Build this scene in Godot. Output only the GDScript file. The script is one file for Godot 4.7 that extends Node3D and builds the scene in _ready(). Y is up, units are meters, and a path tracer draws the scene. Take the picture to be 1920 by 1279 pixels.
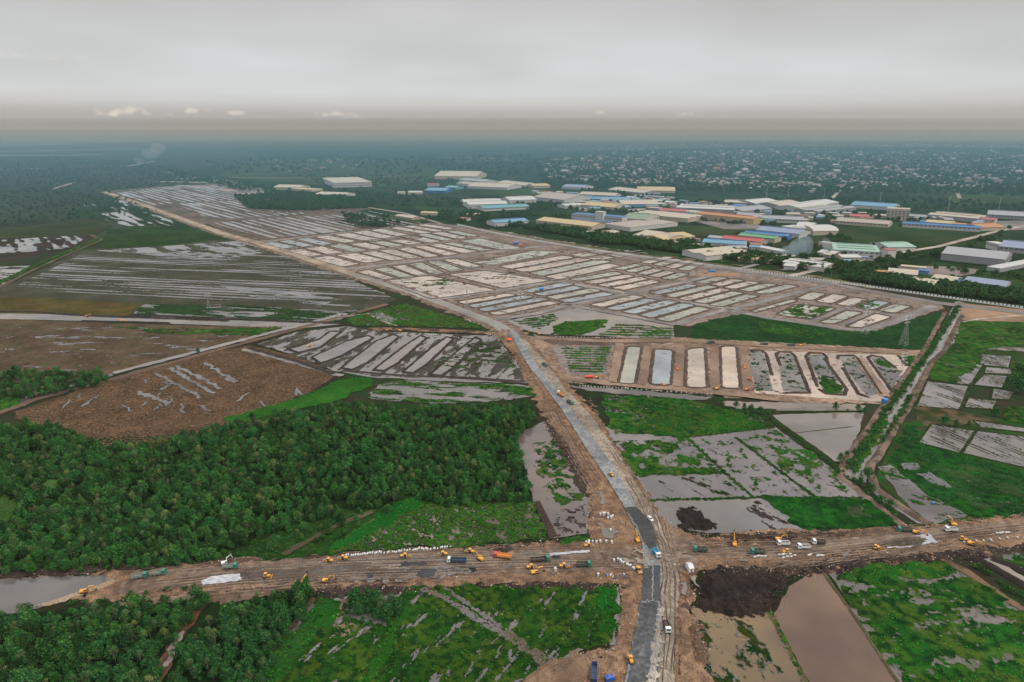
extends Node3D
# A drone view over roadworks, flooded paddies, pond plots and an industrial estate. Units: metres, y up, camera over the origin looking to -z.

const CAM_H := 200.0
const FOCAL := 1279.0          # photo pixels (photo 1920 x 1279)
const HORIZON := 243.0
var pitch := atan((639.5 - HORIZON) / FOCAL)
var n1 := FastNoiseLite.new()
var n2 := FastNoiseLite.new()
var n3 := FastNoiseLite.new()
var rng := RandomNumberGenerator.new()
var M := {}
var solids: Array = []          # patches that carry things, for ground height
var names := {}

# ---------------------------------------------------------------- geometry of the photograph
func P(x: float, y: float, h := 0.0) -> Vector3:
	var d := Vector3((x - 960.0) / FOCAL, -(y - 639.5) / FOCAL, -1.0)
	d = d.rotated(Vector3.RIGHT, -pitch)
	var t := (h - CAM_H) / d.y
	return Vector3(0, CAM_H, 0) + d * t

func G(x: float, y: float) -> Vector2:
	var p := P(x, y)
	return Vector2(p.x, p.z)

func pts(s: String) -> PackedVector2Array:        # "x,y x,y ..." in photo pixels -> ground points
	var out := PackedVector2Array()
	for w in s.split(" ", false):
		var c := w.split(",")
		out.append(G(float(c[0]), float(c[1])))
	return out

func quad_at(a: PackedVector2Array, u: float, v: float) -> Vector2:
	return a[0].lerp(a[1], u).lerp(a[3].lerp(a[2], u), v)

func numbered(n: String) -> String:
	names[n] = names.get(n, -1) + 1
	return n if names[n] == 0 else "%s_%03d" % [n, names[n]]

func tag(o: Node, label := "", category := "", group := "", kind := "") -> Node:
	if label: o.set_meta("label", label)
	if category: o.set_meta("category", category)
	if group: o.set_meta("group", group)
	if kind: o.set_meta("kind", kind)
	return o

func base(called: String, at: Vector3, turn := 0.0) -> Node3D:
	var o := Node3D.new()
	o.name = numbered(called)
	add_child(o)
	o.position = at
	o.rotation.y = turn
	return o

func part(called: String, mesh: Mesh, m: Material, parent: Node, at := Vector3.ZERO) -> MeshInstance3D:
	var o := MeshInstance3D.new()
	o.name = called if parent != self else numbered(called)
	o.mesh = mesh
	o.material_override = m
	o.position = at
	parent.add_child(o, true)
	return o

func lin(r: float, g: float, b: float) -> Color:
	return Color(r, g, b).linear_to_srgb()

# ---------------------------------------------------------------- materials
func noise_tex(freq: float, lo: float, hi: float, seed_: int, kind := 0, size := 512, octaves := 4) -> NoiseTexture2D:
	var n := FastNoiseLite.new()
	n.seed = seed_
	n.frequency = freq
	n.noise_type = FastNoiseLite.TYPE_CELLULAR if kind == 1 else FastNoiseLite.TYPE_SIMPLEX_SMOOTH
	n.fractal_octaves = octaves
	var t := NoiseTexture2D.new()
	t.width = size
	t.height = size
	t.seamless = true
	t.noise = n
	var g := Gradient.new()
	g.set_color(0, Color(lo, lo, lo))
	g.set_color(1, Color(hi, hi, hi))
	t.color_ramp = g
	return t

func bump_tex(freq: float, seed_: int, strength: float, kind := 0) -> NoiseTexture2D:
	var t := noise_tex(freq, 0, 1, seed_, kind)
	t.color_ramp = null
	t.as_normal_map = true
	t.bump_strength = strength
	return t

func mat(called: String, rough: float, tex: Texture2D, tile: Vector2, normal: Texture2D = null, nscale := 1.0, spec := 0.4) -> StandardMaterial3D:
	var m := StandardMaterial3D.new()
	m.resource_name = called
	m.vertex_color_use_as_albedo = true
	m.roughness = rough
	m.metallic_specular = spec
	m.albedo_texture = tex
	m.uv1_scale = Vector3(1.0 / tile.x, 1.0 / tile.y, 1)
	if normal:
		m.normal_enabled = true
		m.normal_texture = normal
		m.normal_scale = nscale
	M[called] = m
	return m

func plain(called: String, c: Color, rough := 0.6, metal := 0.0) -> StandardMaterial3D:      # c linear
	if M.has(called): return M[called]
	var m := StandardMaterial3D.new()
	m.resource_name = called
	m.albedo_color = c.linear_to_srgb()
	m.roughness = rough
	m.metallic = metal
	M[called] = m
	return m

func make_materials() -> void:
	var soil_n := bump_tex(0.03, 11, 6.0)
	var fine := noise_tex(0.02, 0.62, 1.0, 3, 0, 1024, 5)
	var fine2 := noise_tex(0.05, 0.5, 1.0, 4, 0, 512, 5)
	var streak := noise_tex(0.015, 0.6, 1.0, 7, 0, 1024, 5)
	var tuft := noise_tex(0.06, 0.35, 1.0, 9, 0, 1024, 4)
	var wave := bump_tex(0.02, 21, 2.0)
	mat("soil", 0.95, fine, Vector2(23, 31), soil_n, 0.9, 0.2)
	mat("tracks", 0.9, streak, Vector2(90, 7), soil_n, 0.7, 0.25)
	mat("peat", 0.9, fine2, Vector2(14, 14), bump_tex(0.05, 5, 10.0), 1.0, 0.3)
	mat("grass", 0.9, tuft, Vector2(26, 26), bump_tex(0.06, 9, 12.0), 1.0, 0.15)
	mat("crop", 0.9, tuft, Vector2(70, 11), bump_tex(0.06, 9, 12.0), 1.0, 0.15)
	mat("wet_mud", 0.35, fine, Vector2(37, 53), soil_n, 0.35, 0.5)
	mat("water", 0.09, noise_tex(0.008, 0.86, 1.0, 31, 0, 512, 3), Vector2(140, 110), wave, 0.04, 0.5)
	mat("asphalt", 0.75, fine, Vector2(46, 46), soil_n, 0.2, 0.4)
	mat("dust", 0.9, streak, Vector2(60, 14), soil_n, 0.4, 0.25)
	mat("land", 0.95, tuft, Vector2(310, 250), null, 1.0, 0.1)
	var leaf := StandardMaterial3D.new()
	leaf.resource_name = "leaf"
	leaf.vertex_color_use_as_albedo = true
	leaf.roughness = 0.75
	leaf.metallic_specular = 0.25
	leaf.backlight_enabled = true
	leaf.backlight = Color(0.25, 0.3, 0.1)
	M["leaf"] = leaf
	var vc := StandardMaterial3D.new()
	vc.resource_name = "tinted"
	vc.vertex_color_use_as_albedo = true
	vc.roughness = 0.8
	M["tinted"] = vc

# ---------------------------------------------------------------- ground patches
func sdf(poly: PackedVector2Array, p: Vector2) -> float:        # > 0 inside
	var d := 1e12
	var s := -1.0
	var n := poly.size()
	var b := poly[n - 1]
	for i in n:
		var a := poly[i]
		var e := b - a
		var w := p - a
		var q := w - e * clampf(w.dot(e) / e.dot(e), 0.0, 1.0)
		d = minf(d, q.length_squared())
		if (a.y > p.y) != (b.y > p.y):
			if p.x < a.x + (p.y - a.y) / (b.y - a.y) * (b.x - a.x):
				s = -s
		b = a
	return s * sqrt(d)

# o: y base height, h rise, hw width of the rise, namp / nfreq height noise, warp / wfreq ragged outline, thr / mfreq / stretch / mdir growth mask,
#    rows / ramp_rows sown rows, pal colours (linear), pfreq, mat, dir direction of the texture (degrees), solid
func height_of(o: Dictionary, p: Vector2, known := -1.0) -> Vector2:           # (how far inside, height)
	var f := known
	if known < 0.0:
		var q := p
		if o.warp > 0.0:
			q += Vector2(n1.get_noise_2d(p.x * o.wfreq, p.y * o.wfreq), n1.get_noise_2d(p.x * o.wfreq + 731.0, p.y * o.wfreq - 377.0)) * o.warp
		f = sdf(o.poly, q)
	if o.has("thr") and f > -o.cell:
		var r := Vector2(p.x * o.mc + p.y * o.ms, -p.x * o.ms + p.y * o.mc)
		var m := n2.get_noise_2d(r.x * o.mfreq / o.stretch, r.y * o.mfreq) + 0.5 * n3.get_noise_2d(r.x * o.mfreq * 3.3 / o.stretch, r.y * o.mfreq * 3.3) + 0.42 * n3.get_noise_2d(p.x * o.mfreq * 8.0, p.y * o.mfreq * 8.0)
		if o.has("rows"):
			m += o.row_amp * sin(r.y * TAU / o.rows)
		f = minf(f, (m - o.thr) * 6.0)
	var k := clampf(f / o.hw, 0.0, 1.0)
	var y: float = o.y + o.h * k * k * (3.0 - 2.0 * k)
	if o.namp > 0.0:
		y += o.namp * k * (n2.get_noise_2d(p.x * o.nfreq, p.y * o.nfreq) + 0.5 * n3.get_noise_2d(p.x * o.nfreq * 3.1, p.y * o.nfreq * 3.1))
	return Vector2(f, y)

func fill_in(o: Dictionary) -> void:
	var d := {"y": 0.0, "h": 0.0, "hw": 1.0, "namp": 0.0, "nfreq": 5.0, "warp": 0.0, "wfreq": 4.0, "pfreq": 2.0, "mat": "soil", "dir": 0.0, "cell": 2.0, "mfreq": 3.0, "stretch": 1.0, "mdir": o.get("dir", 0.0), "row_amp": 0.4}
	for k in d:
		if not o.has(k): o[k] = d[k]
	o.mc = cos(deg_to_rad(o.mdir))
	o.ms = sin(deg_to_rad(o.mdir))

func patch_mesh(o: Dictionary) -> ArrayMesh:
	var lo := Vector2(1e9, 1e9)
	var hi := -lo
	for p in o.poly:
		lo = lo.min(p)
		hi = hi.max(p)
	lo -= Vector2.ONE * (o.warp * 0.6 + 0.01)
	hi += Vector2.ONE * (o.warp * 0.6 + 0.01)
	var c: float = o.cell
	var w := int((hi.x - lo.x) / c) + 2
	var l := int((hi.y - lo.y) / c) + 2
	var f := PackedFloat32Array()
	var hy := PackedFloat32Array()
	f.resize(w * l)
	hy.resize(w * l)
	f.fill(-1.0)
	hy.fill(o.y)
	var B := 8
	var margin: float = c * B * 0.75 + o.warp
	for bj in range(0, l, B):
		for bi in range(0, w, B):
			var s := sdf(o.poly, lo + Vector2(bi + B * 0.5, bj + B * 0.5) * c)
			if s < -margin: continue
			var known: float = s if s > margin + o.hw else -1.0
			for j in range(bj, mini(bj + B, l)):
				for i in range(bi, mini(bi + B, w)):
					var r := height_of(o, lo + Vector2(i, j) * c, known)
					f[j * w + i] = r.x
					hy[j * w + i] = r.y
	var at := PackedInt32Array()
	at.resize(w * l)
	at.fill(-1)
	var vs := PackedVector3Array()
	var ns := PackedVector3Array()
	var cs := PackedColorArray()
	var us := PackedVector2Array()
	var ix := PackedInt32Array()
	var pal: Array = o.pal
	var dc := cos(deg_to_rad(o.dir))
	var ds := sin(deg_to_rad(o.dir))
	var pf: float = o.pfreq
	for j in l - 1:
		for i in w - 1:
			var k := j * w + i
			var q := [k, k + 1, k + 1 + w, k + w]
			var inside := int(f[k] > 0.0) + int(f[k + 1] > 0.0) + int(f[k + 1 + w] > 0.0) + int(f[k + w] > 0.0)
			if inside == 0: continue
			var ring := PackedInt32Array()
			for e in 4:
				var a: int = q[e]
				var b: int = q[(e + 1) % 4]
				for step in 2:
					var pos: Vector3
					var nrm := Vector3.UP
					if step == 0:
						if f[a] <= 0.0: continue
						if at[a] >= 0:
							ring.append(at[a])
							continue
						var ai := a % w
						var aj := a / w
						pos = Vector3(lo.x + ai * c, hy[a], lo.y + aj * c)
						if ai > 0 and ai < w - 1 and aj > 0 and aj < l - 1:
							nrm = Vector3(hy[a - 1] - hy[a + 1], 2.0 * c, hy[a - w] - hy[a + w]).normalized()
						at[a] = vs.size()
					else:
						if (f[a] > 0.0) == (f[b] > 0.0): continue
						var t := clampf(f[a] / (f[a] - f[b]), 0.02, 0.98)
						pos = Vector3(lo.x + lerpf(a % w, b % w, t) * c, lerpf(hy[a], hy[b], t), lo.y + lerpf(a / w, b / w, t) * c)
					var t1 := clampf(n1.get_noise_2d(pos.x * pf, pos.z * pf) * 1.6 + 0.5, 0.0, 1.0)
					var t2 := clampf(n3.get_noise_2d(pos.x * pf * 3.3 + 91.0, pos.z * pf * 3.3) * 1.8 + 0.3, 0.0, 1.0)
					var col: Color = pal[0].lerp(pal[1], t1)
					if pal.size() > 2: col = col.lerp(pal[2], t2)
					col *= 1.0 + 0.45 * n2.get_noise_2d(pos.x * pf * 0.45 + 500.0, pos.z * pf * 0.45)
					ring.append(vs.size())
					vs.append(pos)
					ns.append(nrm)
					cs.append(col)
					us.append(Vector2(pos.x * dc + pos.z * ds, -pos.x * ds + pos.z * dc))
			for t in range(1, ring.size() - 1):
				ix.append(ring[0])
				ix.append(ring[t])
				ix.append(ring[t + 1])
	var m := ArrayMesh.new()
	if ix.is_empty(): return m
	var arr := []
	arr.resize(Mesh.ARRAY_MAX)
	arr[Mesh.ARRAY_VERTEX] = vs
	arr[Mesh.ARRAY_NORMAL] = ns
	arr[Mesh.ARRAY_COLOR] = cs
	arr[Mesh.ARRAY_TEX_UV] = us
	arr[Mesh.ARRAY_INDEX] = ix
	m.add_surface_from_arrays(Mesh.PRIMITIVE_TRIANGLES, arr)
	return m

func patch(called: String, kind: String, poly, o: Dictionary) -> Dictionary:
	o.poly = pts(poly) if poly is String else poly
	fill_in(o)
	if o.mat == "water" and not o.has("raw"):
		var pal := []
		for c in o.pal: pal.append(Color(c.r * 0.45, c.g * 0.43, c.b * 0.42))
		o.pal = pal
	var mi := part(called, patch_mesh(o), M[o.mat], self)
	mi.set_meta("kind", kind)
	if o.has("label"): mi.set_meta("label", o.label)
	if o.get("solid", false): solids.append(o)
	return o

func ground_y(p: Vector2) -> float:
	var y := 0.0
	for o in solids:
		var r := height_of(o, p)
		if r.x > 0.0: y = maxf(y, r.y)
	return y

# a bank swept along a line: flat top, sloping sides, uneven
func bank_mesh(line: PackedVector2Array, wb: float, wt: float, h: float, y: float, col: Color, step := 3.0, rough := 0.25, closed := false) -> ArrayMesh:
	var p := PackedVector2Array()
	var n := line.size()
	for i in (n if closed else n - 1):
		var a := line[i]
		var b := line[(i + 1) % n]
		var k := maxi(1, int(a.distance_to(b) / step))
		for s in k: p.append(a.lerp(b, float(s) / k))
	p.append(line[0] if closed else line[n - 1])
	var vs := PackedVector3Array()
	var cs := PackedColorArray()
	var us := PackedVector2Array()
	var ix := PackedInt32Array()
	n = p.size()
	for i in n:
		var a := p[i - 1] if i > 0 else (p[n - 2] if closed else p[0])
		var b := p[i + 1] if i < n - 1 else (p[1] if closed else p[i])
		var t := (b - a).normalized()
		var s := Vector2(-t.y, t.x)
		var r1 := n1.get_noise_2d(p[i].x * 9.0, p[i].y * 9.0)
		var r2 := n2.get_noise_2d(p[i].x * 11.0, p[i].y * 11.0)
		var ends := 1.0 if closed or (i > 0 and i < n - 1) else 0.05
		var hh := h * (1.0 + rough * 1.6 * r2) * ends
		for k in 4:
			var off: float = [-wb, -wt, wt, wb][k] * 0.5 * (1.0 + rough * 2.0 * (r1 if k < 2 else r2))
			var q := p[i] + s * off
			vs.append(Vector3(q.x, y + (hh if k == 1 or k == 2 else -0.05), q.y))
			var v := 1.0 + 0.5 * n3.get_noise_2d(q.x * 14.0, q.y * 14.0)
			cs.append(Color(col.r * v, col.g * v, col.b * v))
			us.append(q)
		if i > 0:
			for k in 3:
				var e := i * 4 + k
				for z in [e - 4, e, e - 3, e - 3, e, e + 1]: ix.append(z)
	var arr := []
	arr.resize(Mesh.ARRAY_MAX)
	arr[Mesh.ARRAY_VERTEX] = vs
	arr[Mesh.ARRAY_COLOR] = cs
	arr[Mesh.ARRAY_TEX_UV] = us
	arr[Mesh.ARRAY_INDEX] = ix
	var m := ArrayMesh.new()
	m.add_surface_from_arrays(Mesh.PRIMITIVE_TRIANGLES, arr)
	var st := SurfaceTool.new()
	st.create_from(m, 0)
	st.generate_normals()
	return st.commit()

func bank(called: String, line, wb: float, wt: float, h: float, y: float, col: Color, m := "soil", closed := false, step := 3.0) -> void:
	var l: PackedVector2Array = pts(line) if line is String else line
	var mi := part(called, bank_mesh(l, wb, wt, h, y, col, step, 0.25, closed), M[m], self)
	mi.set_meta("kind", "structure")

# the outline of a strip of even width along a line of photo points
func strip(line, width: float, width2 := -1.0) -> PackedVector2Array:
	var p: PackedVector2Array = pts(line) if line is String else line
	var a := PackedVector2Array()
	var b := PackedVector2Array()
	for i in p.size():
		var t := (p[mini(i + 1, p.size() - 1)] - p[maxi(i - 1, 0)]).normalized()
		var s := Vector2(-t.y, t.x) * 0.5 * (width if width2 < 0.0 else lerpf(width, width2, float(i) / (p.size() - 1)))
		a.append(p[i] + s)
		b.append(p[i] - s)
	b.reverse()
	a.append_array(b)
	return a

# ---------------------------------------------------------------- light, air, camera
func make_sky() -> ImageTexture:
	var w := 1024
	var h := 512
	var im := Image.create(w, h, false, Image.FORMAT_RGBF)
	var stops := [[-90.0, 0.265, 0.248, 0.231], [0.0, 0.265, 0.248, 0.231], [0.5, 0.268, 0.248, 0.230], [0.9, 0.29, 0.265, 0.244], [1.3, 0.34, 0.313, 0.29], [1.8, 0.43, 0.417, 0.398], [2.6, 0.478, 0.482, 0.478], [4.5, 0.469, 0.478, 0.482], [8.0, 0.424, 0.424, 0.424], [11.0, 0.39, 0.39, 0.39], [16.0, 0.44, 0.44, 0.44], [30.0, 0.72, 0.72, 0.73], [60.0, 1.08, 1.08, 1.09], [90.0, 1.20, 1.20, 1.21]]
	for j in h:
		var el := 90.0 - (j + 0.5) * 180.0 / h
		var c := Color(0.33, 0.315, 0.31)
		for k in stops.size() - 1:
			if el >= stops[k][0] and el <= stops[k + 1][0]:
				c = Color(stops[k][1], stops[k][2], stops[k][3]).lerp(Color(stops[k + 1][1], stops[k + 1][2], stops[k + 1][3]), (el - stops[k][0]) / (stops[k + 1][0] - stops[k][0]))
		for i in w:
			var a := TAU * i / w
			var v := 0.0
			if el > 0.0:
				var k := 60.0 / maxf(sin(deg_to_rad(el)) + 0.12, 0.05)
				v = n1.get_noise_3d(cos(a) * k * 0.5, sin(a) * k * 0.5, el * 4.0) * 0.08 + n2.get_noise_3d(cos(a) * k * 1.5, sin(a) * k * 1.5, el * 9.0) * 0.03
				v *= smoothstep(1.0, 4.0, el)
			im.set_pixel(i, j, Color(c.r + v, c.g + v, c.b + v * 1.1))
	im.resize(4096, 2048, Image.INTERPOLATE_CUBIC)
	# the small cream clouds that stand above the haze
	for q in [[225, 210, 26, 8], [203, 214, 14, 5], [362, 208, 22, 5], [436, 212, 24, 4], [622, 214, 30, 5], [590, 212, 14, 4], [290, 213, 26, 3], [655, 219, 16, 2.5], [1124, 210, 16, 2.5], [1276, 214, 16, 4], [1388, 210, 14, 3], [60, 105, 70, 5]]:
		var d := P(q[0], q[1], CAM_H + 1000.0) - Vector3(0, CAM_H, 0)
		if q[1] > HORIZON: continue
		var az := atan2(d.x, -d.z)
		var el := asin(d.normalized().y)
		var cx := (az / TAU + 0.5) * 4096.0
		var cy := (0.5 - el / PI) * 2048.0
		var rx: float = q[2] / FOCAL / TAU * 4096.0
		var ry: float = q[3] / FOCAL / TAU * 4096.0
		var dark: bool = q[0] > 1300
		for j in range(int(cy - ry * 2) - 1, int(cy + ry * 2) + 2):
			for i in range(int(cx - rx * 2), int(cx + rx * 2)):
				var u := (i - cx) / rx
				var v := (j - cy) / ry
				var e := 1.0 - sqrt(u * u + v * v * (2.2 if v > 0.0 else 1.0)) + 1.1 * n3.get_noise_2d(i * 7.0, j * 12.0)
				e = clampf(e * 1.3, 0.0, 1.0) * (0.22 if dark or q[1] < 150 else 0.6)
				if e > 0.0:
					im.set_pixel(i, j, im.get_pixel(i, j).lerp(Color(0.36, 0.35, 0.36) if dark else Color(0.64, 0.57, 0.48), e))
	return ImageTexture.create_from_image(im)

func make_air() -> void:
	var cam := Camera3D.new()
	cam.name = "camera"
	cam.position = Vector3(0, CAM_H, 0)
	cam.rotation.x = -pitch
	cam.fov = rad_to_deg(2.0 * atan(639.5 / FOCAL))
	cam.near = 1.0
	cam.far = 120000.0
	add_child(cam)
	cam.current = true
	var e := Environment.new()
	e.background_mode = Environment.BG_SKY
	e.sky = Sky.new()
	var sm := PanoramaSkyMaterial.new()
	sm.panorama = make_sky()
	e.sky.sky_material = sm
	e.sky_rotation = Vector3(0, PI, 0)
	e.background_energy_multiplier = 1.0
	e.tonemap_mode = Environment.TONE_MAPPER_LINEAR
	e.tonemap_exposure = 1.35
	e.sdfgi_enabled = true
	e.ssao_enabled = true
	e.ssil_enabled = true
	e.fog_enabled = true
	e.fog_light_color = Color(0.86, 0.90, 0.90)
	e.fog_density = 0.000025
	e.volumetric_fog_enabled = true
	e.volumetric_fog_density = 0.0
	var we := WorldEnvironment.new()
	we.name = "air"
	we.environment = e
	add_child(we)
	var sun := DirectionalLight3D.new()
	sun.name = "sun"
	sun.light_energy = 0.5
	sun.light_color = Color(1.0, 0.95, 0.88)
	sun.light_angular_distance = 12.0
	sun.shadow_enabled = true
	sun.rotation_degrees = Vector3(-48, 60, 0)
	add_child(sun)

# ---------------------------------------------------------------- the land
const TAN := Color(0.30, 0.19, 0.12)
const BROWN := Color(0.19, 0.115, 0.075)
const DARK := Color(0.07, 0.048, 0.04)
const PEAT := Color(0.022, 0.015, 0.013)
const SAND := Color(0.42, 0.28, 0.17)
const GRIT := Color(0.27, 0.23, 0.20)
const PALE := Color(0.50, 0.43, 0.37)
const GREEN := Color(0.028, 0.185, 0.02)
const LIME := Color(0.115, 0.215, 0.03)
const DEEP := Color(0.012, 0.075, 0.014)
const OLIVE := Color(0.07, 0.085, 0.03)
const POND := Color(0.42, 0.345, 0.28)
const STEEL := Color(0.19, 0.20, 0.215)
const MURK := Color(0.15, 0.13, 0.125)
const CLAY := Color(0.30, 0.19, 0.115)
const ROAD := Color(0.24, 0.245, 0.25)
const TAR := Color(0.065, 0.068, 0.073)

func way(a: Vector2, b: Vector2) -> float:
	return rad_to_deg((b - a).angle())

func water(poly, y: float, a: Color, b: Color, cell := 4.0, warp := 1.0) -> Dictionary:
	return patch("water", "structure", poly, {"y": y, "pal": [a, b], "cell": cell, "warp": warp, "wfreq": 8.0, "mat": "water", "pfreq": 1.5})

var lawns := []

func grass(poly, thr: float, o: Dictionary) -> Dictionary:
	var d := {"y": 0.14, "h": 0.35, "hw": 0.8, "namp": 0.12, "nfreq": 25.0, "warp": 4.0, "wfreq": 7.0, "pal": [GREEN, DEEP, LIME], "pfreq": 4.0, "mat": "grass", "cell": 1.0, "mfreq": 8.0, "label": "green grass growing in a wet field"}
	if thr > -2.0: d.thr = thr
	d.merge(o, true)
	lawns.append(d)
	if d.has("thr") and d.cell <= 1.25 and d.thr > -0.7 and d.mat != "peat":
		var m := d.duplicate()
		m.merge({"thr": d.thr - 0.16, "y": d.y - 0.035, "h": 0.03, "namp": 0.0, "mat": "wet_mud", "pal": [Color(0.105, 0.10, 0.065), Color(0.06, 0.085, 0.035), Color(0.15, 0.125, 0.10)], "pfreq": 9.0, "label": "wet mud with thin weeds round the grass"}, true)
		patch("mud", "stuff", poly, m)
	return patch("grass", "stuff", poly, d)

func make_land() -> void:
	var far := PlaneMesh.new()
	far.size = Vector2(160000, 90000)
	var g := part("ground", far, plain("far_land", Color(0.030, 0.055, 0.03), 1.0), self, Vector3(0, -1.2, -40000))
	g.set_meta("kind", "structure")
	# distant country: plantation on one side, fields and town on the other
	patch("terrain", "structure", "-600,300 300,264 1000,262 2500,266 2600,420 2500,700 1700,620 800,425 400,330 -200,350", {"y": -0.9, "pal": [Color(0.03, 0.07, 0.025), Color(0.05, 0.10, 0.035), Color(0.02, 0.045, 0.022)], "cell": 40.0, "mat": "land", "pfreq": 0.35})
	patch("terrain", "structure", "-1200,292 0,275 420,262 500,300 330,322 390,345 200,360 420,445 180,470 -900,480", {"y": -0.7, "pal": [Color(0.055, 0.08, 0.055), Color(0.04, 0.06, 0.045), Color(0.075, 0.10, 0.06)], "cell": 30.0, "mat": "land", "pfreq": 0.7, "warp": 60.0, "wfreq": 0.4})
	patch("ground", "structure", "-900,470 190,450 420,440 480,455 800,420 1000,450 1920,580 2900,640 2900,1400 -900,1400", {"y": -0.25, "pal": [Color(0.05, 0.06, 0.03), Color(0.08, 0.065, 0.04), Color(0.04, 0.09, 0.03)], "cell": 6.0, "mat": "grass", "pfreq": 1.0})
	foreground_right()
	foreground_left()
	canal_side()
	works()
	pond_plots()
	left_fields()
	far_plots()

func foreground_right() -> void:
	# brown ponds at the corner
	water("1545,1073 1604,1156 1690,1285 1520,1285 1450,1156 1480,1100 1520,1072", 0.02, Color(0.33, 0.20, 0.12), Color(0.23, 0.135, 0.085), 2.0)
	water("1294,1140 1442,1150 1514,1290 1345,1290 1318,1205", 0.02, Color(0.36, 0.25, 0.12), Color(0.22, 0.15, 0.09), 2.0)
	bank("field_bank", "1440,1148 1470,1200 1518,1290", 1.6, 0.5, 0.35, 0.0, Color(0.12, 0.10, 0.05))
	grass("1436,1145 1446,1145 1524,1290 1510,1290", 0.0, {"cell": 0.5, "mfreq": 30.0, "warp": 1.0})
	grass("1300,1160 1420,1170 1470,1290 1345,1290", 0.27, {"cell": 0.8, "h": 0.15, "pal": [OLIVE, Color(0.09, 0.11, 0.02), DEEP], "stretch": 2.0, "mdir": 70.0})
	bank("field_bank", "1543,1073 1604,1158 1690,1290", 2.0, 0.7, 0.4, 0.0, Color(0.11, 0.10, 0.05))
	# flooded green paddy
	water("1555,1075 1785,1058 1940,1150 1940,1290 1692,1290 1606,1156", 0.03, Color(0.22, 0.2, 0.2), Color(0.30, 0.26, 0.23), 2.0)
	var pad := "1560,1078 1620,1057 1780,1057 1940,1152 1940,1290 1692,1290 1606,1156"
	grass(pad, -0.20, {"mfreq": 4.0, "stretch": 2.2, "mdir": -12.0, "cell": 0.8, "pal": [GREEN, LIME, DEEP]})
	grass("1620,1057 1780,1057 1800,1075 1700,1085 1600,1075", -0.5, {"y": 0.16, "cell": 0.8})
	grass("1690,1270 1800,1262 1940,1250 1940,1290 1700,1290", -0.4, {"y": 0.16, "cell": 0.8})
	# lane with hedge and ditch
	patch("path", "structure", strip("1775,1050 1850,1098 1940,1160", 4.0), {"y": 0.3, "pal": [BROWN, DARK, TAN], "warp": 1.5, "wfreq": 12.0, "cell": 1.0, "mat": "tracks", "dir": way(G(1790, 1058), G(1920, 1148))})
	water(strip("1835,1040 1880,1062 1960,1112", 4.0), 0.03, PALE, MURK, 2.0)
	patch("field_bank", "structure", strip("1815,1042 1870,1068 1960,1120", 5.0), {"y": 0.05, "h": 0.8, "hw": 2.0, "pal": [PEAT, DARK], "cell": 0.8, "warp": 1.0, "mat": "peat"})
	patch("field_bank", "structure", strip("1858,1046 1900,1062 1960,1092", 5.0), {"y": 0.05, "h": 0.9, "hw": 2.0, "pal": [PEAT, DARK], "cell": 0.8, "warp": 1.0, "mat": "peat"})
	water("1870,1042 1940,1030 1950,1085", 0.03, STEEL, MURK, 2.0)
	grass("1860,1040 1940,1030 1950,1080 1900,1062", -0.1, {})
	# flooded paddies above the cross road
	water("1130,800 1290,818 1453,800 1575,890 1625,935 1500,996 1330,1000 1240,985 1190,890", 0.03, Color(0.27, 0.25, 0.26), Color(0.33, 0.30, 0.29), 2.0)
	water("1215,938 1413,933 1495,995 1335,1000 1245,982", 0.06, Color(0.34, 0.31, 0.28), Color(0.27, 0.26, 0.26), 1.5)
	grass("1425,934 1440,931 1625,936 1692,986 1510,994", -0.75, {"pal": [Color(0.016, 0.12, 0.016), DEEP, GREEN]})
	grass("1575,955 1620,950 1640,972 1590,975", -0.2, {"y": 0.3, "cell": 0.6, "pal": [Color(0.13, 0.17, 0.08), Color(0.09, 0.13, 0.05)]})
	for l in ["1287,820 1360,887 1413,933", "1380,820 1527,932", "1270,822 1453,801", "1190,890 1360,886", "1210,938 1413,934", "1413,933 1620,934"]:
		bank("field_bank", l, 1.6, 0.6, 0.35, 0.05, Color(0.035, 0.075, 0.02), "grass")
		grass(strip(l, 3.2), 0.0, {"cell": 0.6, "mfreq": 22.0, "warp": 1.2, "wfreq": 20.0, "h": 0.5})
	grass("1125,740 1265,745 1350,762 1432,782 1440,800 1285,820 1150,812", -0.35, {"mfreq": 5.0, "stretch": 1.8, "mdir": 10.0, "pal": [GREEN, LIME, DEEP]})
	grass("1270,762 1400,778 1440,800 1290,818 1180,805", -0.5, {"y": 0.16})
	grass("1150,828 1285,822 1360,886 1196,892", -0.02, {"mfreq": 6.0, "pal": [GREEN, DEEP, LIME]})
	grass("1160,850 1196,892 1360,888 1340,878 1210,880 1170,835", -0.5, {"y": 0.16})
	grass("1390,825 1453,803 1560,880 1600,925 1540,930", 0.24, {"mfreq": 7.0})
	grass("1480,840 1530,848 1550,880 1500,878", -0.05, {"mfreq": 9.0, "y": 0.16, "pal": [LIME, GREEN]})
	grass("1290,825 1378,822 1520,930 1415,930 1365,886", 0.46, {"mfreq": 10.0})
	grass("1230,900 1350,890 1400,930 1250,934", 0.42, {"mfreq": 10.0, "stretch": 3.0, "mdir": 55.0, "pal": [DEEP, DARK]})
	grass("1395,945 1440,940 1500,992 1450,995", 0.2, {"mfreq": 10.0, "stretch": 4.0, "mdir": 50.0, "pal": [PEAT, DARK], "mat": "peat"})
	water("1447,778 1621,772 1610,812 1580,865 1562,866 1492,816", 0.05, Color(0.42, 0.38, 0.33), Color(0.36, 0.33, 0.30), 2.0)
	bank("field_bank", "1492,812 1600,800", 1.0, 0.4, 0.25, 0.05, OLIVE)
	water("1462,766 1622,760 1620,770 1450,774", 0.05, POND, MURK, 2.0)
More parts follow.
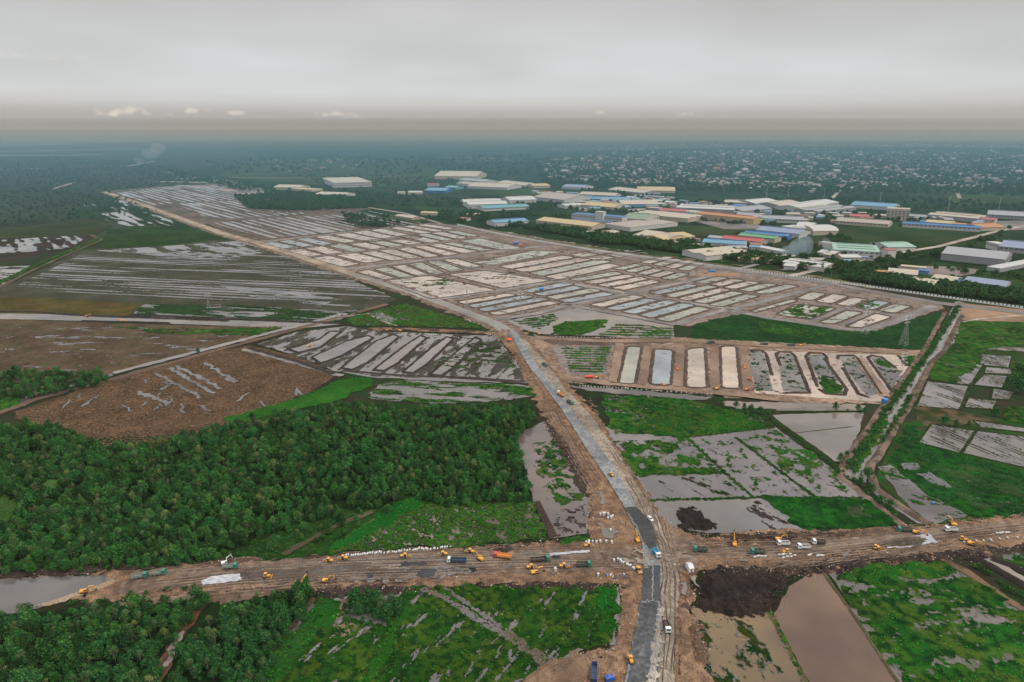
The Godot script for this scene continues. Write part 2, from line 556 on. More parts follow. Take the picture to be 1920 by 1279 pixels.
	bank("field_bank", "1430,772 1620,772", 3.0, 1.2, 0.6, 0.05, Color(0.04, 0.09, 0.02), "grass")
	bank("field_bank", "1445,783 1492,816 1562,868 1580,895", 5.0, 2.0, 0.7, 0.05, Color(0.05, 0.09, 0.025), "grass")

func canal_side() -> void:
	# canal with a dike on each side
	water(strip("1800,566 1770,630 1737,688 1707,730 1677,777 1650,820 1608,885 1600,900", 9.0, 13.0), 0.02, Color(0.36, 0.36, 0.32), Color(0.28, 0.28, 0.24), 2.0)
	water(strip("1640,915 1665,940 1745,990", 6.0), 0.02, PALE, STEEL, 1.5)
	patch("path", "structure", strip("1772,585 1735,652 1697,707 1653,767 1633,797 1582,872 1576,895 1630,935 1700,990", 5.0), {"y": 0.05, "h": 0.9, "hw": 1.8, "pal": [Color(0.19, 0.125, 0.10), Color(0.13, 0.09, 0.07), Color(0.25, 0.18, 0.14)], "cell": 1.2, "warp": 1.0, "mat": "soil", "solid": true})
	patch("path", "structure", strip("1806,590 1795,608 1770,660 1747,680 1703,763 1680,797 1630,880 1640,915 1690,950 1745,985", 5.5), {"y": 0.05, "h": 0.9, "hw": 1.8, "pal": [Color(0.15, 0.10, 0.085), Color(0.10, 0.07, 0.06), Color(0.22, 0.16, 0.12)], "cell": 1.2, "warp": 1.0, "mat": "soil", "solid": true})
	grass(strip("1795,580 1765,625 1728,680 1690,733 1660,775 1596,880", 5.0), -0.1, {"h": 0.8, "mfreq": 18.0, "pal": [DEEP, LIME, GREEN]})
	grass(strip("1665,790 1640,825 1600,885", 4.0), -0.4, {"h": 0.9, "y": 0.2, "pal": [Color(0.10, 0.22, 0.02), GREEN]})
	grass(strip("1720,730 1692,775 1660,830", 4.0), -0.1, {"h": 0.8, "mfreq": 18.0, "pal": [DEEP, LIME, GREEN]})
	patch("path", "structure", strip("1800,566 1798,590 1770,650 1765,662", 3.0), {"y": 0.3, "pal": [PALE, GRIT], "cell": 1.2, "warp": 1.5, "mat": "dust"})
	# right of the canal
	patch("field", "structure", "1690,795 1790,770 1960,800 1960,720 1740,700 1800,600 1960,600 1960,985 1745,990 1640,900", {"y": 0.0, "pal": [Color(0.06, 0.10, 0.03), Color(0.12, 0.105, 0.05), GREEN], "cell": 2.5, "mat": "grass", "pfreq": 3.0})
	grass("1700,795 1722,800 1722,830 1800,852 1960,892 1960,965 1812,968 1740,930 1670,868", -0.75, {"y": 0.08, "pal": [GREEN, Color(0.03, 0.12, 0.03), DEEP], "mfreq": 4.0})
	grass("1740,880 1800,870 1920,900 1920,950 1830,955", 0.0, {"y": 0.3, "pal": [Color(0.08, 0.16, 0.05), Color(0.05, 0.13, 0.035)], "mfreq": 5.0, "stretch": 2.5, "mdir": 25.0})
	water("1645,876 1670,872 1742,928 1818,966 1745,985 1700,945", 0.16, Color(0.30, 0.28, 0.29), MURK, 1.5, 2.0)
	water("1690,870 1720,868 1725,880 1700,882", 0.5, STEEL, MURK, 1.5, 2.0)
	water("1715,890 1745,888 1790,915 1770,915", 0.5, STEEL, MURK, 1.5, 3.0)
	grass("1645,876 1670,872 1742,928 1818,966 1745,985", 0.3, {"y": 0.2, "mfreq": 9.0, "stretch": 3.0, "mdir": 35.0})
	var pad := [["1722,830 1746,795 1829,808 1800,850"], ["1832,808 1950,822 1950,884 1804,850"], ["1824,788 1930,804 1930,812 1840,802"], ["1738,715 1817,724 1800,768 1718,762"], ["1845,702 1890,705 1880,728 1825,722"], ["1848,688 1898,692 1898,702 1845,700"], ["1838,664 1898,668 1892,690 1836,684"], ["1765,672 1845,682 1820,722 1790,720"], ["1815,746 1870,752 1862,768 1808,764"], ["1862,728 1902,735 1895,750 1858,748"], ["1842,645 1950,655 1950,662 1850,656"], ["1700,988 1950,966 1950,972 1760,992"]]
	for q in pad:
		water(q[0], 0.14, Color(0.31, 0.29, 0.30), Color(0.36, 0.32, 0.30), 2.5, 0.6)
		grass(q[0], 0.45, {"y": 0.17, "rows": 3.6, "row_amp": 0.6, "mdir": 68.0, "stretch": 4.0, "mfreq": 6.0, "h": 0.15, "cell": 1.0, "pal": [Color(0.09, 0.085, 0.06), OLIVE], "mat": "soil", "label": "rows of stubble standing in a flooded paddy"})
		var line := pts(q[0])
		bank("field_bank", line, 1.6, 0.6, 0.35, 0.1, Color(0.05, 0.09, 0.025), "grass", true)
	grass("1800,600 1950,606 1950,640 1850,655 1830,690 1745,680 1790,640", -0.55, {"y": 0.1, "pal": [GREEN, DEEP, LIME], "cell": 1.5})
	grass("1735,680 1830,690 1790,720 1745,712", -0.7, {"y": 0.1, "cell": 1.5})
	grass("1880,765 1960,760 1960,800 1880,790", -0.4, {"y": 0.1, "cell": 1.5})
	patch("field", "structure", "1715,765 1790,766 1900,800 1820,795 1725,795", {"y": 0.12, "pal": [Color(0.24, 0.17, 0.10), Color(0.10, 0.12, 0.04), OLIVE], "cell": 1.5, "warp": 6.0, "mat": "grass"})
	for l in ["1800,612 1790,640 1778,672", "1790,585 1782,605 1768,625"]:
		water(strip(l, 5.0), 0.2, Color(0.42, 0.40, 0.38), MURK, 1.5, 5.0)
	water("1830,612 1920,618 1920,640 1850,632", 0.12, PALE, MURK, 2.0, 5.0)
	patch("soil", "structure", "1796,568 1950,583 1950,607 1805,600", {"y": 0.3, "pal": [SAND, TAN, Color(0.34, 0.24, 0.18)], "cell": 2.0, "warp": 3.0, "solid": true})
	bank("field_bank", "1806,604 1840,598 1960,588", 2.5, 1.0, 0.5, 0.3, PALE)

func works() -> void:
	# raised earth of the junction and the two road arms
	patch("soil", "structure", "1020,780 985,715 960,660 940,640 925,622 950,614 1000,640 1050,700 1085,740 1120,780 1142,817 1172,870 1210,930 1235,965 1262,985 1300,1000 1330,1005 1420,992 1500,994 1660,988 1760,980 1830,970 1960,962 1960,1030 1850,1042 1700,1050 1610,1068 1530,1072 1420,1066 1330,1068 1300,1080 1296,1130 1310,1190 1320,1240 1340,1300 950,1300 1010,1250 1080,1222 1130,1228 1150,1200 1165,1150 1160,1098 1000,1095 880,1098 800,1104 700,1102 560,1104 400,1120 350,1120 230,1128 150,1122 60,1138 200,1100 215,1085 130,1078 0,1084 0,1076 130,1074 250,1066 330,1060 420,1045 500,1050 600,1044 700,1032 850,1028 1000,1018 1060,1014 1108,1014 1100,980 1104,933 1080,877 1050,830", {"y": -0.1, "h": 0.9, "hw": 4.0, "namp": 0.35, "nfreq": 16.0, "warp": 5.0, "wfreq": 11.0, "cell": 0.9, "pal": [Color(0.245, 0.155, 0.10), Color(0.165, 0.10, 0.07), Color(0.32, 0.20, 0.125)], "pfreq": 5.0, "solid": true})
	# beaten earth of the cross road
	patch("road", "structure", "215,1105 260,1085 330,1070 460,1058 600,1050 760,1036 900,1032 1100,1030 1190,1030 1195,1068 1100,1075 950,1078 800,1082 560,1095 420,1098 330,1105 240,1118", {"y": 0.95, "namp": 0.12, "nfreq": 30.0, "warp": 3.0, "wfreq": 14.0, "cell": 0.8, "pal": [Color(0.23, 0.165, 0.125), Color(0.16, 0.115, 0.09), Color(0.29, 0.215, 0.165)], "pfreq": 5.0, "mat": "tracks", "dir": way(G(400, 1080), G(1000, 1052)), "solid": true})
	patch("road", "structure", "1225,1020 1260,1000 1330,1028 1480,1022 1620,1010 1700,998 1830,985 1960,972 1960,990 1830,1004 1700,1024 1560,1040 1420,1048 1320,1050 1290,1075 1268,1075 1240,1060", {"y": 0.95, "namp": 0.12, "nfreq": 30.0, "warp": 3.0, "wfreq": 14.0, "cell": 0.8, "pal": [Color(0.23, 0.165, 0.125), Color(0.17, 0.12, 0.095), Color(0.29, 0.215, 0.165)], "pfreq": 5.0, "mat": "tracks", "dir": way(G(1300, 1040), G(1800, 992)), "solid": true})
	# graded subbase on the left arm
	patch("road", "structure", "445,1082 470,1068 560,1060 700,1050 850,1050 905,1056 880,1075 800,1085 700,1090 640,1090 560,1092 470,1092", {"y": 1.06, "namp": 0.05, "warp": 3.0, "wfreq": 14.0, "cell": 0.8, "pal": [Color(0.11, 0.105, 0.105), Color(0.19, 0.165, 0.14), Color(0.15, 0.15, 0.155)], "pfreq": 4.0, "mat": "tracks", "dir": way(G(400, 1080), G(1000, 1052)), "solid": true})
	patch("road", "structure", "640,1086 700,1068 860,1062 890,1070 860,1080 770,1088 690,1092", {"y": 1.12, "warp": 5.0, "wfreq": 12.0, "cell": 0.7, "pal": [Color(0.25, 0.245, 0.24), Color(0.14, 0.145, 0.155), Color(0.30, 0.27, 0.22)], "pfreq": 8.0, "mat": "dust", "dir": way(G(400, 1080), G(1000, 1052)), "solid": true})
	for q in ["775,1082 790,1073 820,1070 818,1082 790,1087", "688,1080 703,1078 701,1087 687,1087", "745,1068 760,1058 800,1056 795,1062 770,1066"]:
		patch("gravel", "stuff", q, {"y": 1.16, "h": 0.25, "hw": 1.5, "namp": 0.1, "warp": 2.0, "wfreq": 20.0, "cell": 0.6, "pal": [Color(0.055, 0.06, 0.07), Color(0.10, 0.105, 0.115)], "mat": "peat", "label": "dark crushed stone spread on the road base"})
	# main road: haul track, paved carriageway, fresh asphalt
	var rd := way(G(1220, 1000), G(1100, 800))
	patch("road", "structure", "983,637 1017,673 1057,727 1107,780 1140,826 1200,920 1228,965 1243,995 1262,1040 1275,1090 1268,1160 1264,1300 1228,1300 1236,1200 1240,1060 1228,1000 1190,950 1138,862 1080,782 1036,728 990,668 970,640", {"y": 1.05, "namp": 0.06, "nfreq": 20.0, "warp": 1.2, "wfreq": 14.0, "cell": 0.8, "pal": [Color(0.34, 0.28, 0.22), Color(0.25, 0.20, 0.16), Color(0.40, 0.34, 0.27)], "pfreq": 5.0, "mat": "dust", "dir": rd, "solid": true})
	patch("road", "structure", "952,628 962,637 974,660 994,692 1018,723 1048,763 1070,797 1103,850 1138,900 1171,955 1203,1020 1207,1064 1204,1120 1188,1200 1168,1300 1232,1300 1240,1200 1243,1064 1232,1033 1226,993 1193,952 1141,864 1083,787 1041,730 1014,697 994,667 978,637 962,622", {"y": 1.25, "warp": 0.5, "wfreq": 20.0, "cell": 0.7, "pal": [Color(0.225, 0.25, 0.27), Color(0.18, 0.20, 0.22), Color(0.31, 0.31, 0.30)], "pfreq": 3.0, "mat": "asphalt", "dir": rd, "solid": true})
	patch("asphalt", "structure", "1171,956 1192,953 1212,972 1226,994 1231,1030 1216,1034 1206,1020 1195,990", {"y": 1.32, "warp": 0.6, "wfreq": 20.0, "cell": 0.6, "pal": [TAR, Color(0.075, 0.077, 0.08)], "pfreq": 6.0, "mat": "asphalt", "dir": rd, "solid": true})
	patch("asphalt", "structure", "1207,1066 1223,1064 1222,1130 1203,1131", {"y": 1.32, "warp": 0.5, "wfreq": 20.0, "cell": 0.5, "pal": [TAR, Color(0.075, 0.077, 0.08)], "pfreq": 6.0, "mat": "asphalt", "dir": 90.0, "solid": true})
	patch("asphalt", "structure", "1225,1064 1238,1064 1237,1131 1225,1131", {"y": 1.32, "warp": 0.5, "wfreq": 20.0, "cell": 0.5, "pal": [TAR, Color(0.075, 0.077, 0.08)], "pfreq": 6.0, "mat": "asphalt", "dir": 90.0, "solid": true})
	patch("asphalt", "structure", "1201,1134 1233,1132 1226,1200 1212,1300 1170,1300 1188,1200", {"y": 1.32, "warp": 1.2, "wfreq": 10.0, "cell": 0.6, "pal": [Color(0.10, 0.105, 0.11), Color(0.15, 0.155, 0.16), Color(0.075, 0.08, 0.085)], "pfreq": 7.0, "mat": "asphalt", "dir": 100.0, "solid": true})
	# pale spill along the paving
	patch("dust", "stuff", "1236,1140 1243,1140 1240,1215 1230,1300 1212,1300 1226,1215", {"y": 1.38, "warp": 3.0, "wfreq": 25.0, "cell": 0.6, "pal": [PALE, Color(0.36, 0.33, 0.29)], "mat": "dust", "dir": 95.0, "label": "pale dried concrete slurry along the asphalt edge"})
	patch("dust", "stuff", "1196,1032 1240,1034 1290,1036 1260,1062 1200,1064 1160,1052", {"y": 1.38, "warp": 6.0, "wfreq": 14.0, "cell": 0.7, "thr": 0.05, "mfreq": 9.0, "pal": [Color(0.42, 0.37, 0.30), Color(0.33, 0.27, 0.21)], "mat": "dust", "label": "pale dust spread over the crossing"})
	# upper main road up to the far corner of the plots
	var up := "968,636 950,620 928,606 873,585 783,551 707,528 640,508 480,456 420,440 330,408 270,386 196,360"
	patch("soil", "structure", strip(up, 34.0, 30.0), {"y": -0.1, "h": 0.6, "hw": 4.0, "warp": 8.0, "wfreq": 6.0, "cell": 2.2, "namp": 0.3, "pal": [Color(0.20, 0.14, 0.11), Color(0.12, 0.085, 0.07), Color(0.30, 0.22, 0.17)], "pfreq": 4.0, "solid": true})
	patch("road", "structure", strip("966,634 948,620 926,607 873,586 783,552 707,529 640,509", 15.0), {"y": 0.75, "warp": 1.5, "wfreq": 8.0, "cell": 1.6, "pal": [Color(0.27, 0.255, 0.24), Color(0.34, 0.31, 0.27)], "mat": "asphalt", "dir": way(G(960, 632), G(700, 526)), "solid": true})
	patch("road", "structure", strip("660,513 640,507 480,455 420,439 330,407 270,385 196,360", 18.0), {"y": 0.78, "warp": 3.0, "wfreq": 4.0, "cell": 3.0, "pal": [Color(0.46, 0.38, 0.29), Color(0.38, 0.28, 0.21)], "mat": "dust", "dir": way(G(640, 508), G(200, 361)), "solid": true})
	# spoil: dark peat and clay heaped beside the works
	var heaps := [["1312,1077 1346,1062 1415,1064 1440,1072 1470,1077 1482,1094 1452,1106 1449,1142 1425,1154 1373,1157 1305,1143 1318,1115", 2.2, PEAT, Color(0.05, 0.033, 0.025)], ["1270,953 1300,951 1340,984 1336,996 1276,992", 2.0, PEAT, Color(0.045, 0.03, 0.024)], ["1345,1005 1420,998 1500,998 1620,996 1625,1004 1540,1014 1450,1018 1350,1022", 1.8, Color(0.055, 0.037, 0.03), Color(0.10, 0.065, 0.045)], ["1440,1058 1500,1060 1530,1052 1560,1040 1640,1040 1800,1030 1960,1016 1960,1036 1830,1046 1650,1058 1600,1074 1545,1075 1500,1082", 1.6, PEAT, Color(0.10, 0.07, 0.06)], ["1420,1060 1470,1056 1520,1062 1505,1080 1470,1078", 1.6, Color(0.10, 0.062, 0.042), DARK], ["900,1100 1000,1093 1100,1090 1150,1096 1155,1104 1080,1108 960,1106", 1.0, Color(0.05, 0.03, 0.026), DARK], ["560,1104 680,1098 760,1102 830,1106 800,1116 700,1112 640,1122 590,1114", 1.0, Color(0.05, 0.034, 0.03), Color(0.12, 0.08, 0.07)], ["0,1066 130,1060 250,1054 330,1050 330,1064 250,1068 130,1078 0,1086", 1.0, Color(0.10, 0.068, 0.05), DARK], ["905,1040 925,1028 950,1026 972,1032 968,1040 940,1044", 2.4, DARK, Color(0.09, 0.06, 0.045)], ["1000,1030 1012,1022 1026,1026 1024,1036", 2.2, DARK, Color(0.09, 0.06, 0.045)], ["1170,1018 1190,1010 1203,1020 1195,1028", 1.6, DARK, BROWN], ["1020,790 1040,800 1070,840 1085,870 1105,930 1090,930 1062,870 1040,830", 1.6, Color(0.10, 0.062, 0.05), DARK], ["975,655 1000,690 1030,740 1060,790 1095,850 1135,920 1160,960 1145,965 1100,900 1060,830 1020,760 985,700", 0.8, Color(0.25, 0.16, 0.11), BROWN], ["1100,740 1130,790 1160,845 1200,905 1235,960 1228,965 1190,905 1150,842 1118,790", 1.0, Color(0.32, 0.2, 0.12), BROWN], ["415,1050 440,1044 480,1044 500,1052 470,1060 430,1062", 1.0, Color(0.08, 0.055, 0.045), BROWN], ["1005,1255 1080,1225 1120,1240 1100,1300 960,1300", 2.0, Color(0.40, 0.26, 0.17), Color(0.28, 0.18, 0.12)], ["1295,1145 1312,1160 1325,1215 1320,1245 1296,1250 1290,1200", 1.8, Color(0.28, 0.175, 0.115), BROWN], ["1255,1130 1285,1120 1300,1140 1280,1155", 1.0, BROWN, DARK], ["1150,1200 1175,1170 1180,1230 1165,1260 1148,1230", 0.8, Color(0.42, 0.27, 0.14), TAN], ["380,1120 480,1105 560,1100 560,1110 430,1130 370,1135", 0.9, Color(0.28, 0.2, 0.15), BROWN], ["220,1130 300,1122 380,1112 380,1120 300,1130 225,1136", 0.7, Color(0.36, 0.24, 0.17), TAN]]
	for h in heaps:
		patch("spoil", "structure", h[0], {"y": 0.2, "h": h[1], "hw": 5.0, "namp": 0.7, "nfreq": 28.0, "warp": 4.0, "wfreq": 18.0, "cell": 0.7, "pal": [h[2], h[3], (h[2] as Color).lerp(h[3], 0.6)], "pfreq": 9.0, "mat": "peat", "solid": true})
	# gravel heaps on the road
	for q in [["960,1046 980,1038 1012,1037 1010,1046", Color(0.30, 0.26, 0.22), 1.3], ["1030,1043 1052,1042 1051,1050 1034,1050", Color(0.07, 0.075, 0.085), 1.2], ["877,1068 893,1065 894,1076 880,1077", Color(0.05, 0.055, 0.065), 1.2], ["845,1068 868,1063 872,1078 848,1080", Color(0.33, 0.31, 0.27), 1.4], ["832,1072 844,1068 842,1080 832,1080", Color(0.10, 0.11, 0.125), 1.0], ["1656,1022 1670,1012 1720,1009 1735,1018 1725,1027 1660,1030", Color(0.20, 0.175, 0.14), 2.0], ["1650,1020 1668,1013 1680,1018 1664,1026", Color(0.12, 0.12, 0.12), 1.4]]:
		patch("gravel_heap", "structure", q[0], {"y": 0.9, "h": q[2], "hw": 3.0, "namp": 0.3, "nfreq": 30.0, "warp": 1.5, "wfreq": 20.0, "cell": 0.5, "pal": [q[1], (q[1] as Color) * 0.75], "mat": "peat", "solid": true})
	# geotextile sheets
	for q in ["380,1092 400,1084 448,1079 455,1092 378,1101", "1030,1041 1104,1035 1106,1039 1032,1046", "1735,1013 1742,1008 1758,1020 1700,1030 1660,1031 1662,1029 1725,1026", "1715,1008 1742,1004 1748,1010 1722,1014"]:
		var s := patch("geotextile_sheet", "", q, {"y": 1.2, "namp": 0.1, "nfreq": 40.0, "cell": 0.5, "warp": 0.8, "wfreq": 25.0, "pal": [Color(0.62, 0.62, 0.66), Color(0.52, 0.52, 0.57)], "mat": "dust"})
		var nd := get_child(get_child_count() - 1)
		nd.remove_meta("kind")
		tag(nd, {"3": "white geotextile sheet at the end of the dark subbase by the wood", "1": "narrow white geotextile strip beside the gravel heap", "1735": "white sheet spread under the long grey gravel heap", "1715": "small white sheet beyond the long grey gravel heap"}[q.split(",")[0].left(1) if q.begins_with("380") or q.begins_with("1030") else q.split(",")[0]], "sheet")
	# water beside the left arm
	water("-60,1090 60,1082 210,1078 215,1088 160,1108 90,1135 40,1150 -60,1160", 0.12, Color(0.30, 0.285, 0.28), Color(0.24, 0.22, 0.21), 1.5)
	patch("soil", "structure", "60,1138 120,1120 215,1086 225,1092 150,1118 90,1136", {"y": 0.14, "h": 0.2, "hw": 2.0, "warp": 2.0, "wfreq": 12.0, "cell": 0.8, "pal": [Color(0.48, 0.42, 0.33), SAND]})

func foreground_left() -> void:
	# scrub between wood and road, cleared plot, wet strip
	grass("440,1045 480,1010 560,975 690,945 760,925 850,945 1000,938 1028,1010 850,1027 700,1031 600,1043 500,1050", -0.8, {"y": 0.02, "pal": [Color(0.035, 0.13, 0.02), Color(0.07, 0.15, 0.025), Color(0.03, 0.08, 0.02)], "namp": 0.4, "nfreq": 40.0, "h": 0.5, "pfreq": 7.0})
	grass("610,1040 640,1010 740,945 800,940 1000,940 1026,1008 850,1026 700,1031", -0.12, {"y": 0.6, "h": 0.5, "mfreq": 22.0, "cell": 0.7, "pal": [Color(0.05, 0.17, 0.02), GREEN, LIME], "pfreq": 8.0})
	grass("610,1035 700,975 740,945 800,932 790,950 700,1000 650,1032", -0.6, {"y": 0.8, "h": 0.6, "pal": [Color(0.02, 0.20, 0.025), GREEN]})
	patch("soil", "structure", "640,1010 800,960 1000,945 1020,1005 850,1022 720,1028", {"y": 0.75, "h": 0.45, "hw": 0.8, "thr": 0.36, "mfreq": 12.0, "stretch": 2.0, "mdir": 80.0, "cell": 0.7, "pal": [Color(0.26, 0.21, 0.19), Color(0.18, 0.13, 0.11)]})
	patch("path", "structure", strip("530,1042 590,1010 640,985 700,960", 3.5), {"y": 0.9, "warp": 1.5, "wfreq": 12.0, "cell": 0.8, "pal": [Color(0.17, 0.125, 0.09), OLIVE]})
	water("965,815 1020,790 1050,830 1082,880 1106,935 1102,1000 1030,1010 1000,940", 0.03, Color(0.27, 0.24, 0.24), Color(0.34, 0.27, 0.23), 1.2)
	grass("1005,830 1040,825 1065,860 1060,890 1020,900", 0.02, {"mfreq": 12.0, "cell": 0.7})
	grass("1000,830 1060,860 1100,930 1030,945 1010,900", 0.28, {"mfreq": 12.0, "cell": 0.7, "stretch": 2.5, "mdir": 60.0})
	grass("1040,935 1090,925 1100,940 1050,945", -0.3, {"cell": 0.7})
	patch("spoil", "structure", "1035,960 1095,945 1100,1000 1040,1008", {"y": 0.03, "h": 0.3, "hw": 1.0, "thr": 0.25, "mfreq": 14.0, "cell": 0.7, "pal": [PEAT, DARK], "mat": "peat"})
	grass("1040,1018 1060,1010 1105,1008 1108,1016 1050,1022", -0.4, {"cell": 0.7, "y": 0.4})
	patch("soil", "structure", "1000,942 1012,940 1045,1005 1030,1010", {"y": 0.4, "h": 0.5, "hw": 1.0, "cell": 0.7, "pal": [Color(0.10, 0.07, 0.05), DARK]})
	# fields below the cross road
	water("600,1125 780,1105 1160,1100 1165,1150 1150,1200 1080,1225 950,1290 470,1290 520,1210", -0.02, Color(0.24, 0.23, 0.26), Color(0.30, 0.28, 0.29), 2.0)
	grass("600,1122 660,1120 650,1160 720,1170 765,1100 850,1098 1150,1102 1165,1150 1150,1195 1080,1222 1000,1255 960,1295 470,1295 520,1210", -0.42, {"y": 0.0, "mat": "crop", "dir": 118.0, "cell": 0.6, "mfreq": 13.0, "stretch": 4.0, "mdir": 118.0, "pal": [Color(0.03, 0.14, 0.016), Color(0.10, 0.19, 0.02), Color(0.018, 0.075, 0.014)], "pfreq": 6.0, "h": 0.45, "namp": 0.2, "nfreq": 45.0})
	grass("600,1122 650,1122 640,1150 560,1235 520,1285 480,1290 530,1205", -0.7, {"y": 0.16, "cell": 0.6, "pal": [Color(0.025, 0.17, 0.02), Color(0.04, 0.14, 0.025)]})
	grass("760,1110 780,1108 770,1150 700,1285 670,1285 735,1170", -0.75, {"y": 0.16, "cell": 0.6, "pal": [Color(0.045, 0.18, 0.02), GREEN]})
	grass("1115,1100 1150,1100 1158,1125 1150,1185 1130,1190 1120,1130", -0.2, {"y": 0.2, "cell": 0.6, "h": 0.7, "mfreq": 14.0, "pal": [Color(0.02, 0.18, 0.02), GREEN]})
	for q in [["790,1105 830,1120 900,1165 960,1200 1020,1245", 3.6], ["830,1100 900,1150 960,1190 1030,1240", 2.2]]:
		patch("field_bank", "structure", strip(q[0], q[1]), {"y": 0.3, "h": 0.35, "hw": 0.8, "warp": 1.2, "wfreq": 22.0, "cell": 0.6, "thr": -0.45, "mfreq": 20.0, "pal": [Color(0.22, 0.20, 0.20), Color(0.17, 0.135, 0.11)]})
	patch("soil", "structure", "640,1125 660,1125 655,1160 690,1180 720,1180 640,1200 620,1170", {"y": 0.2, "h": 0.3, "hw": 0.8, "thr": -0.1, "mfreq": 14.0, "warp": 2.0, "cell": 0.6, "pal": [Color(0.28, 0.2, 0.14), OLIVE]})
	patch("path", "structure", strip("590,1120 560,1165 520,1215 475,1290", 4.0), {"y": 0.35, "warp": 1.2, "wfreq": 14.0, "cell": 0.8, "pal": [Color(0.13, 0.085, 0.05), OLIVE]})
	water(strip("588,1135 545,1195 485,1290", 1.8), 0.4, STEEL, MURK, 0.8)
	patch("path", "structure", strip("395,1100 370,1150 330,1195 310,1240 290,1290", 4.5), {"y": 0.3, "warp": 2.0, "wfreq": 12.0, "cell": 0.8, "pal": [Color(0.16, 0.085, 0.05), Color(0.08, 0.07, 0.04), Color(0.22, 0.11, 0.06)]})
	water(strip("340,1185 322,1215 315,1250", 3.0), 0.36, PALE, STEEL, 0.8, 3.0)
	patch("ground", "structure", "-300,1140 60,1150 380,1110 600,1110 470,1300 -300,1300", {"y": 0.0, "pal": [Color(0.02, 0.05, 0.015), Color(0.035, 0.08, 0.02)], "cell": 2.0, "mat": "grass"})
	# forest floor and the light green clearings in it
	patch("ground", "structure", "-300,800 180,820 330,815 620,755 1000,760 960,820 1000,940 760,930 480,1010 440,1048 -300,1080", {"y": 0.0, "pal": [Color(0.02, 0.06, 0.015), Color(0.035, 0.09, 0.02)], "cell": 2.5, "mat": "grass"})
	for q in ["-60,940 15,930 40,945 20,985 -60,1000", "75,920 85,900 110,905 100,925"]:
		grass(q, -0.8, {"y": 0.2, "h": 0.8, "pal": [Color(0.07, 0.19, 0.03), Color(0.11, 0.22, 0.05)]})
	# bright strip above the wood and the wet margin
	grass("420,785 560,745 640,712 700,708 695,725 640,748 560,768 440,795", -0.8, {"y": 0.1, "pal": [Color(0.035, 0.20, 0.02), Color(0.06, 0.22, 0.025)], "pfreq": 5.0})
	water("690,748 705,722 760,712 860,718 990,722 1005,742 920,752 830,757", 0.03, Color(0.28, 0.27, 0.28), Color(0.34, 0.31, 0.3), 2.0, 4.0)
	grass("690,748 705,722 760,712 860,718 990,722 1005,742 920,752 830,757", 0.12, {"mfreq": 6.0, "stretch": 4.0, "mdir": 8.0})
	bank("field_bank", "840,708 900,712 990,720", 2.4, 0.8, 0.5, 0.05, DARK)
	bank("field_bank", "830,716 900,720 985,726", 2.0, 0.8, 0.4, 0.05, DARK)

func pond(q: PackedVector2Array, tint: int, inset := 0.0, y := 0.38) -> void:
	var c := PackedVector2Array()          # a plot with rounded corners
	var mid := (q[0] + q[1] + q[2] + q[3]) * 0.25
	for i in 4:
		var a := q[i]
		var p := q[(i + 3) % 4]
		var n := q[(i + 1) % 4]
		var r := minf(minf(a.distance_to(p), a.distance_to(n)) * 0.25, 4.5)
		c.append(a + (p - a).normalized() * r)
		c.append(a.lerp(mid, 0.03) + ((p - a).normalized() + (n - a).normalized()) * r * 0.18)
		c.append(a + (n - a).normalized() * r)
	var t: Array = [[POND, Color(0.37, 0.31, 0.25)], [Color(0.24, 0.27, 0.28), Color(0.20, 0.235, 0.25)], [Color(0.31, 0.30, 0.235), Color(0.27, 0.265, 0.21)], [Color(0.40, 0.30, 0.22), POND]][tint]
	patch("pond", "structure", c, {"y": y, "pal": t, "cell": 3.0, "warp": 3.0, "wfreq": 7.0, "mat": "water", "pfreq": 2.0, "raw": true})
	bank("pond_bank", c, 3.6, 1.0, 0.8, y - 0.1, Color(0.12, 0.09, 0.072), "soil", true, 4.0)

# a block of plots: outer corners in photo pixels, rows along the first side, columns along the second
func plots(corners: String, nu: int, nv: int, gap_u: float, gap_v: float, tints: Array, skip := []) -> void:
	var q := pts(corners)
	var lu := q[0].distance_to(q[1])
	var lv := q[0].distance_to(q[3])
	for j in nv:
		for i in nu:
			if [i, j] in skip: continue
			var u0 := (i + gap_u / lu * nu * 0.5) / nu
			var u1 := (i + 1 - gap_u / lu * nu * 0.5) / nu
			gap_v = 3.6
			var v0 := (j + gap_v / lv * nv * 0.5) / nv
			var v1 := (j + 1 - gap_v / lv * nv * 0.5) / nv
			var w := rng.randf_range(-0.12, 0.05)
			u1 += w * (u1 - u0)
			pond(PackedVector2Array([quad_at(q, u0, v0), quad_at(q, u1, v0), quad_at(q, u1, v1), quad_at(q, u0, v1)]), tints[(i + j * nu) % tints.size()])

func gravel_road(line, width: float, y := 0.55, a := Color(0.25, 0.235, 0.235), b := Color(0.32, 0.295, 0.28)) -> void:
	var l: PackedVector2Array = pts(line) if line is String else line
	patch("road", "structure", strip(l, width), {"y": y, "warp": 1.5, "wfreq": 6.0, "cell": clampf(l[0].length() / 450.0, 2.2, 9.0), "pal": [a, b], "mat": "dust", "dir": way(l[0], l[l.size() - 1]), "pfreq": 3.0})

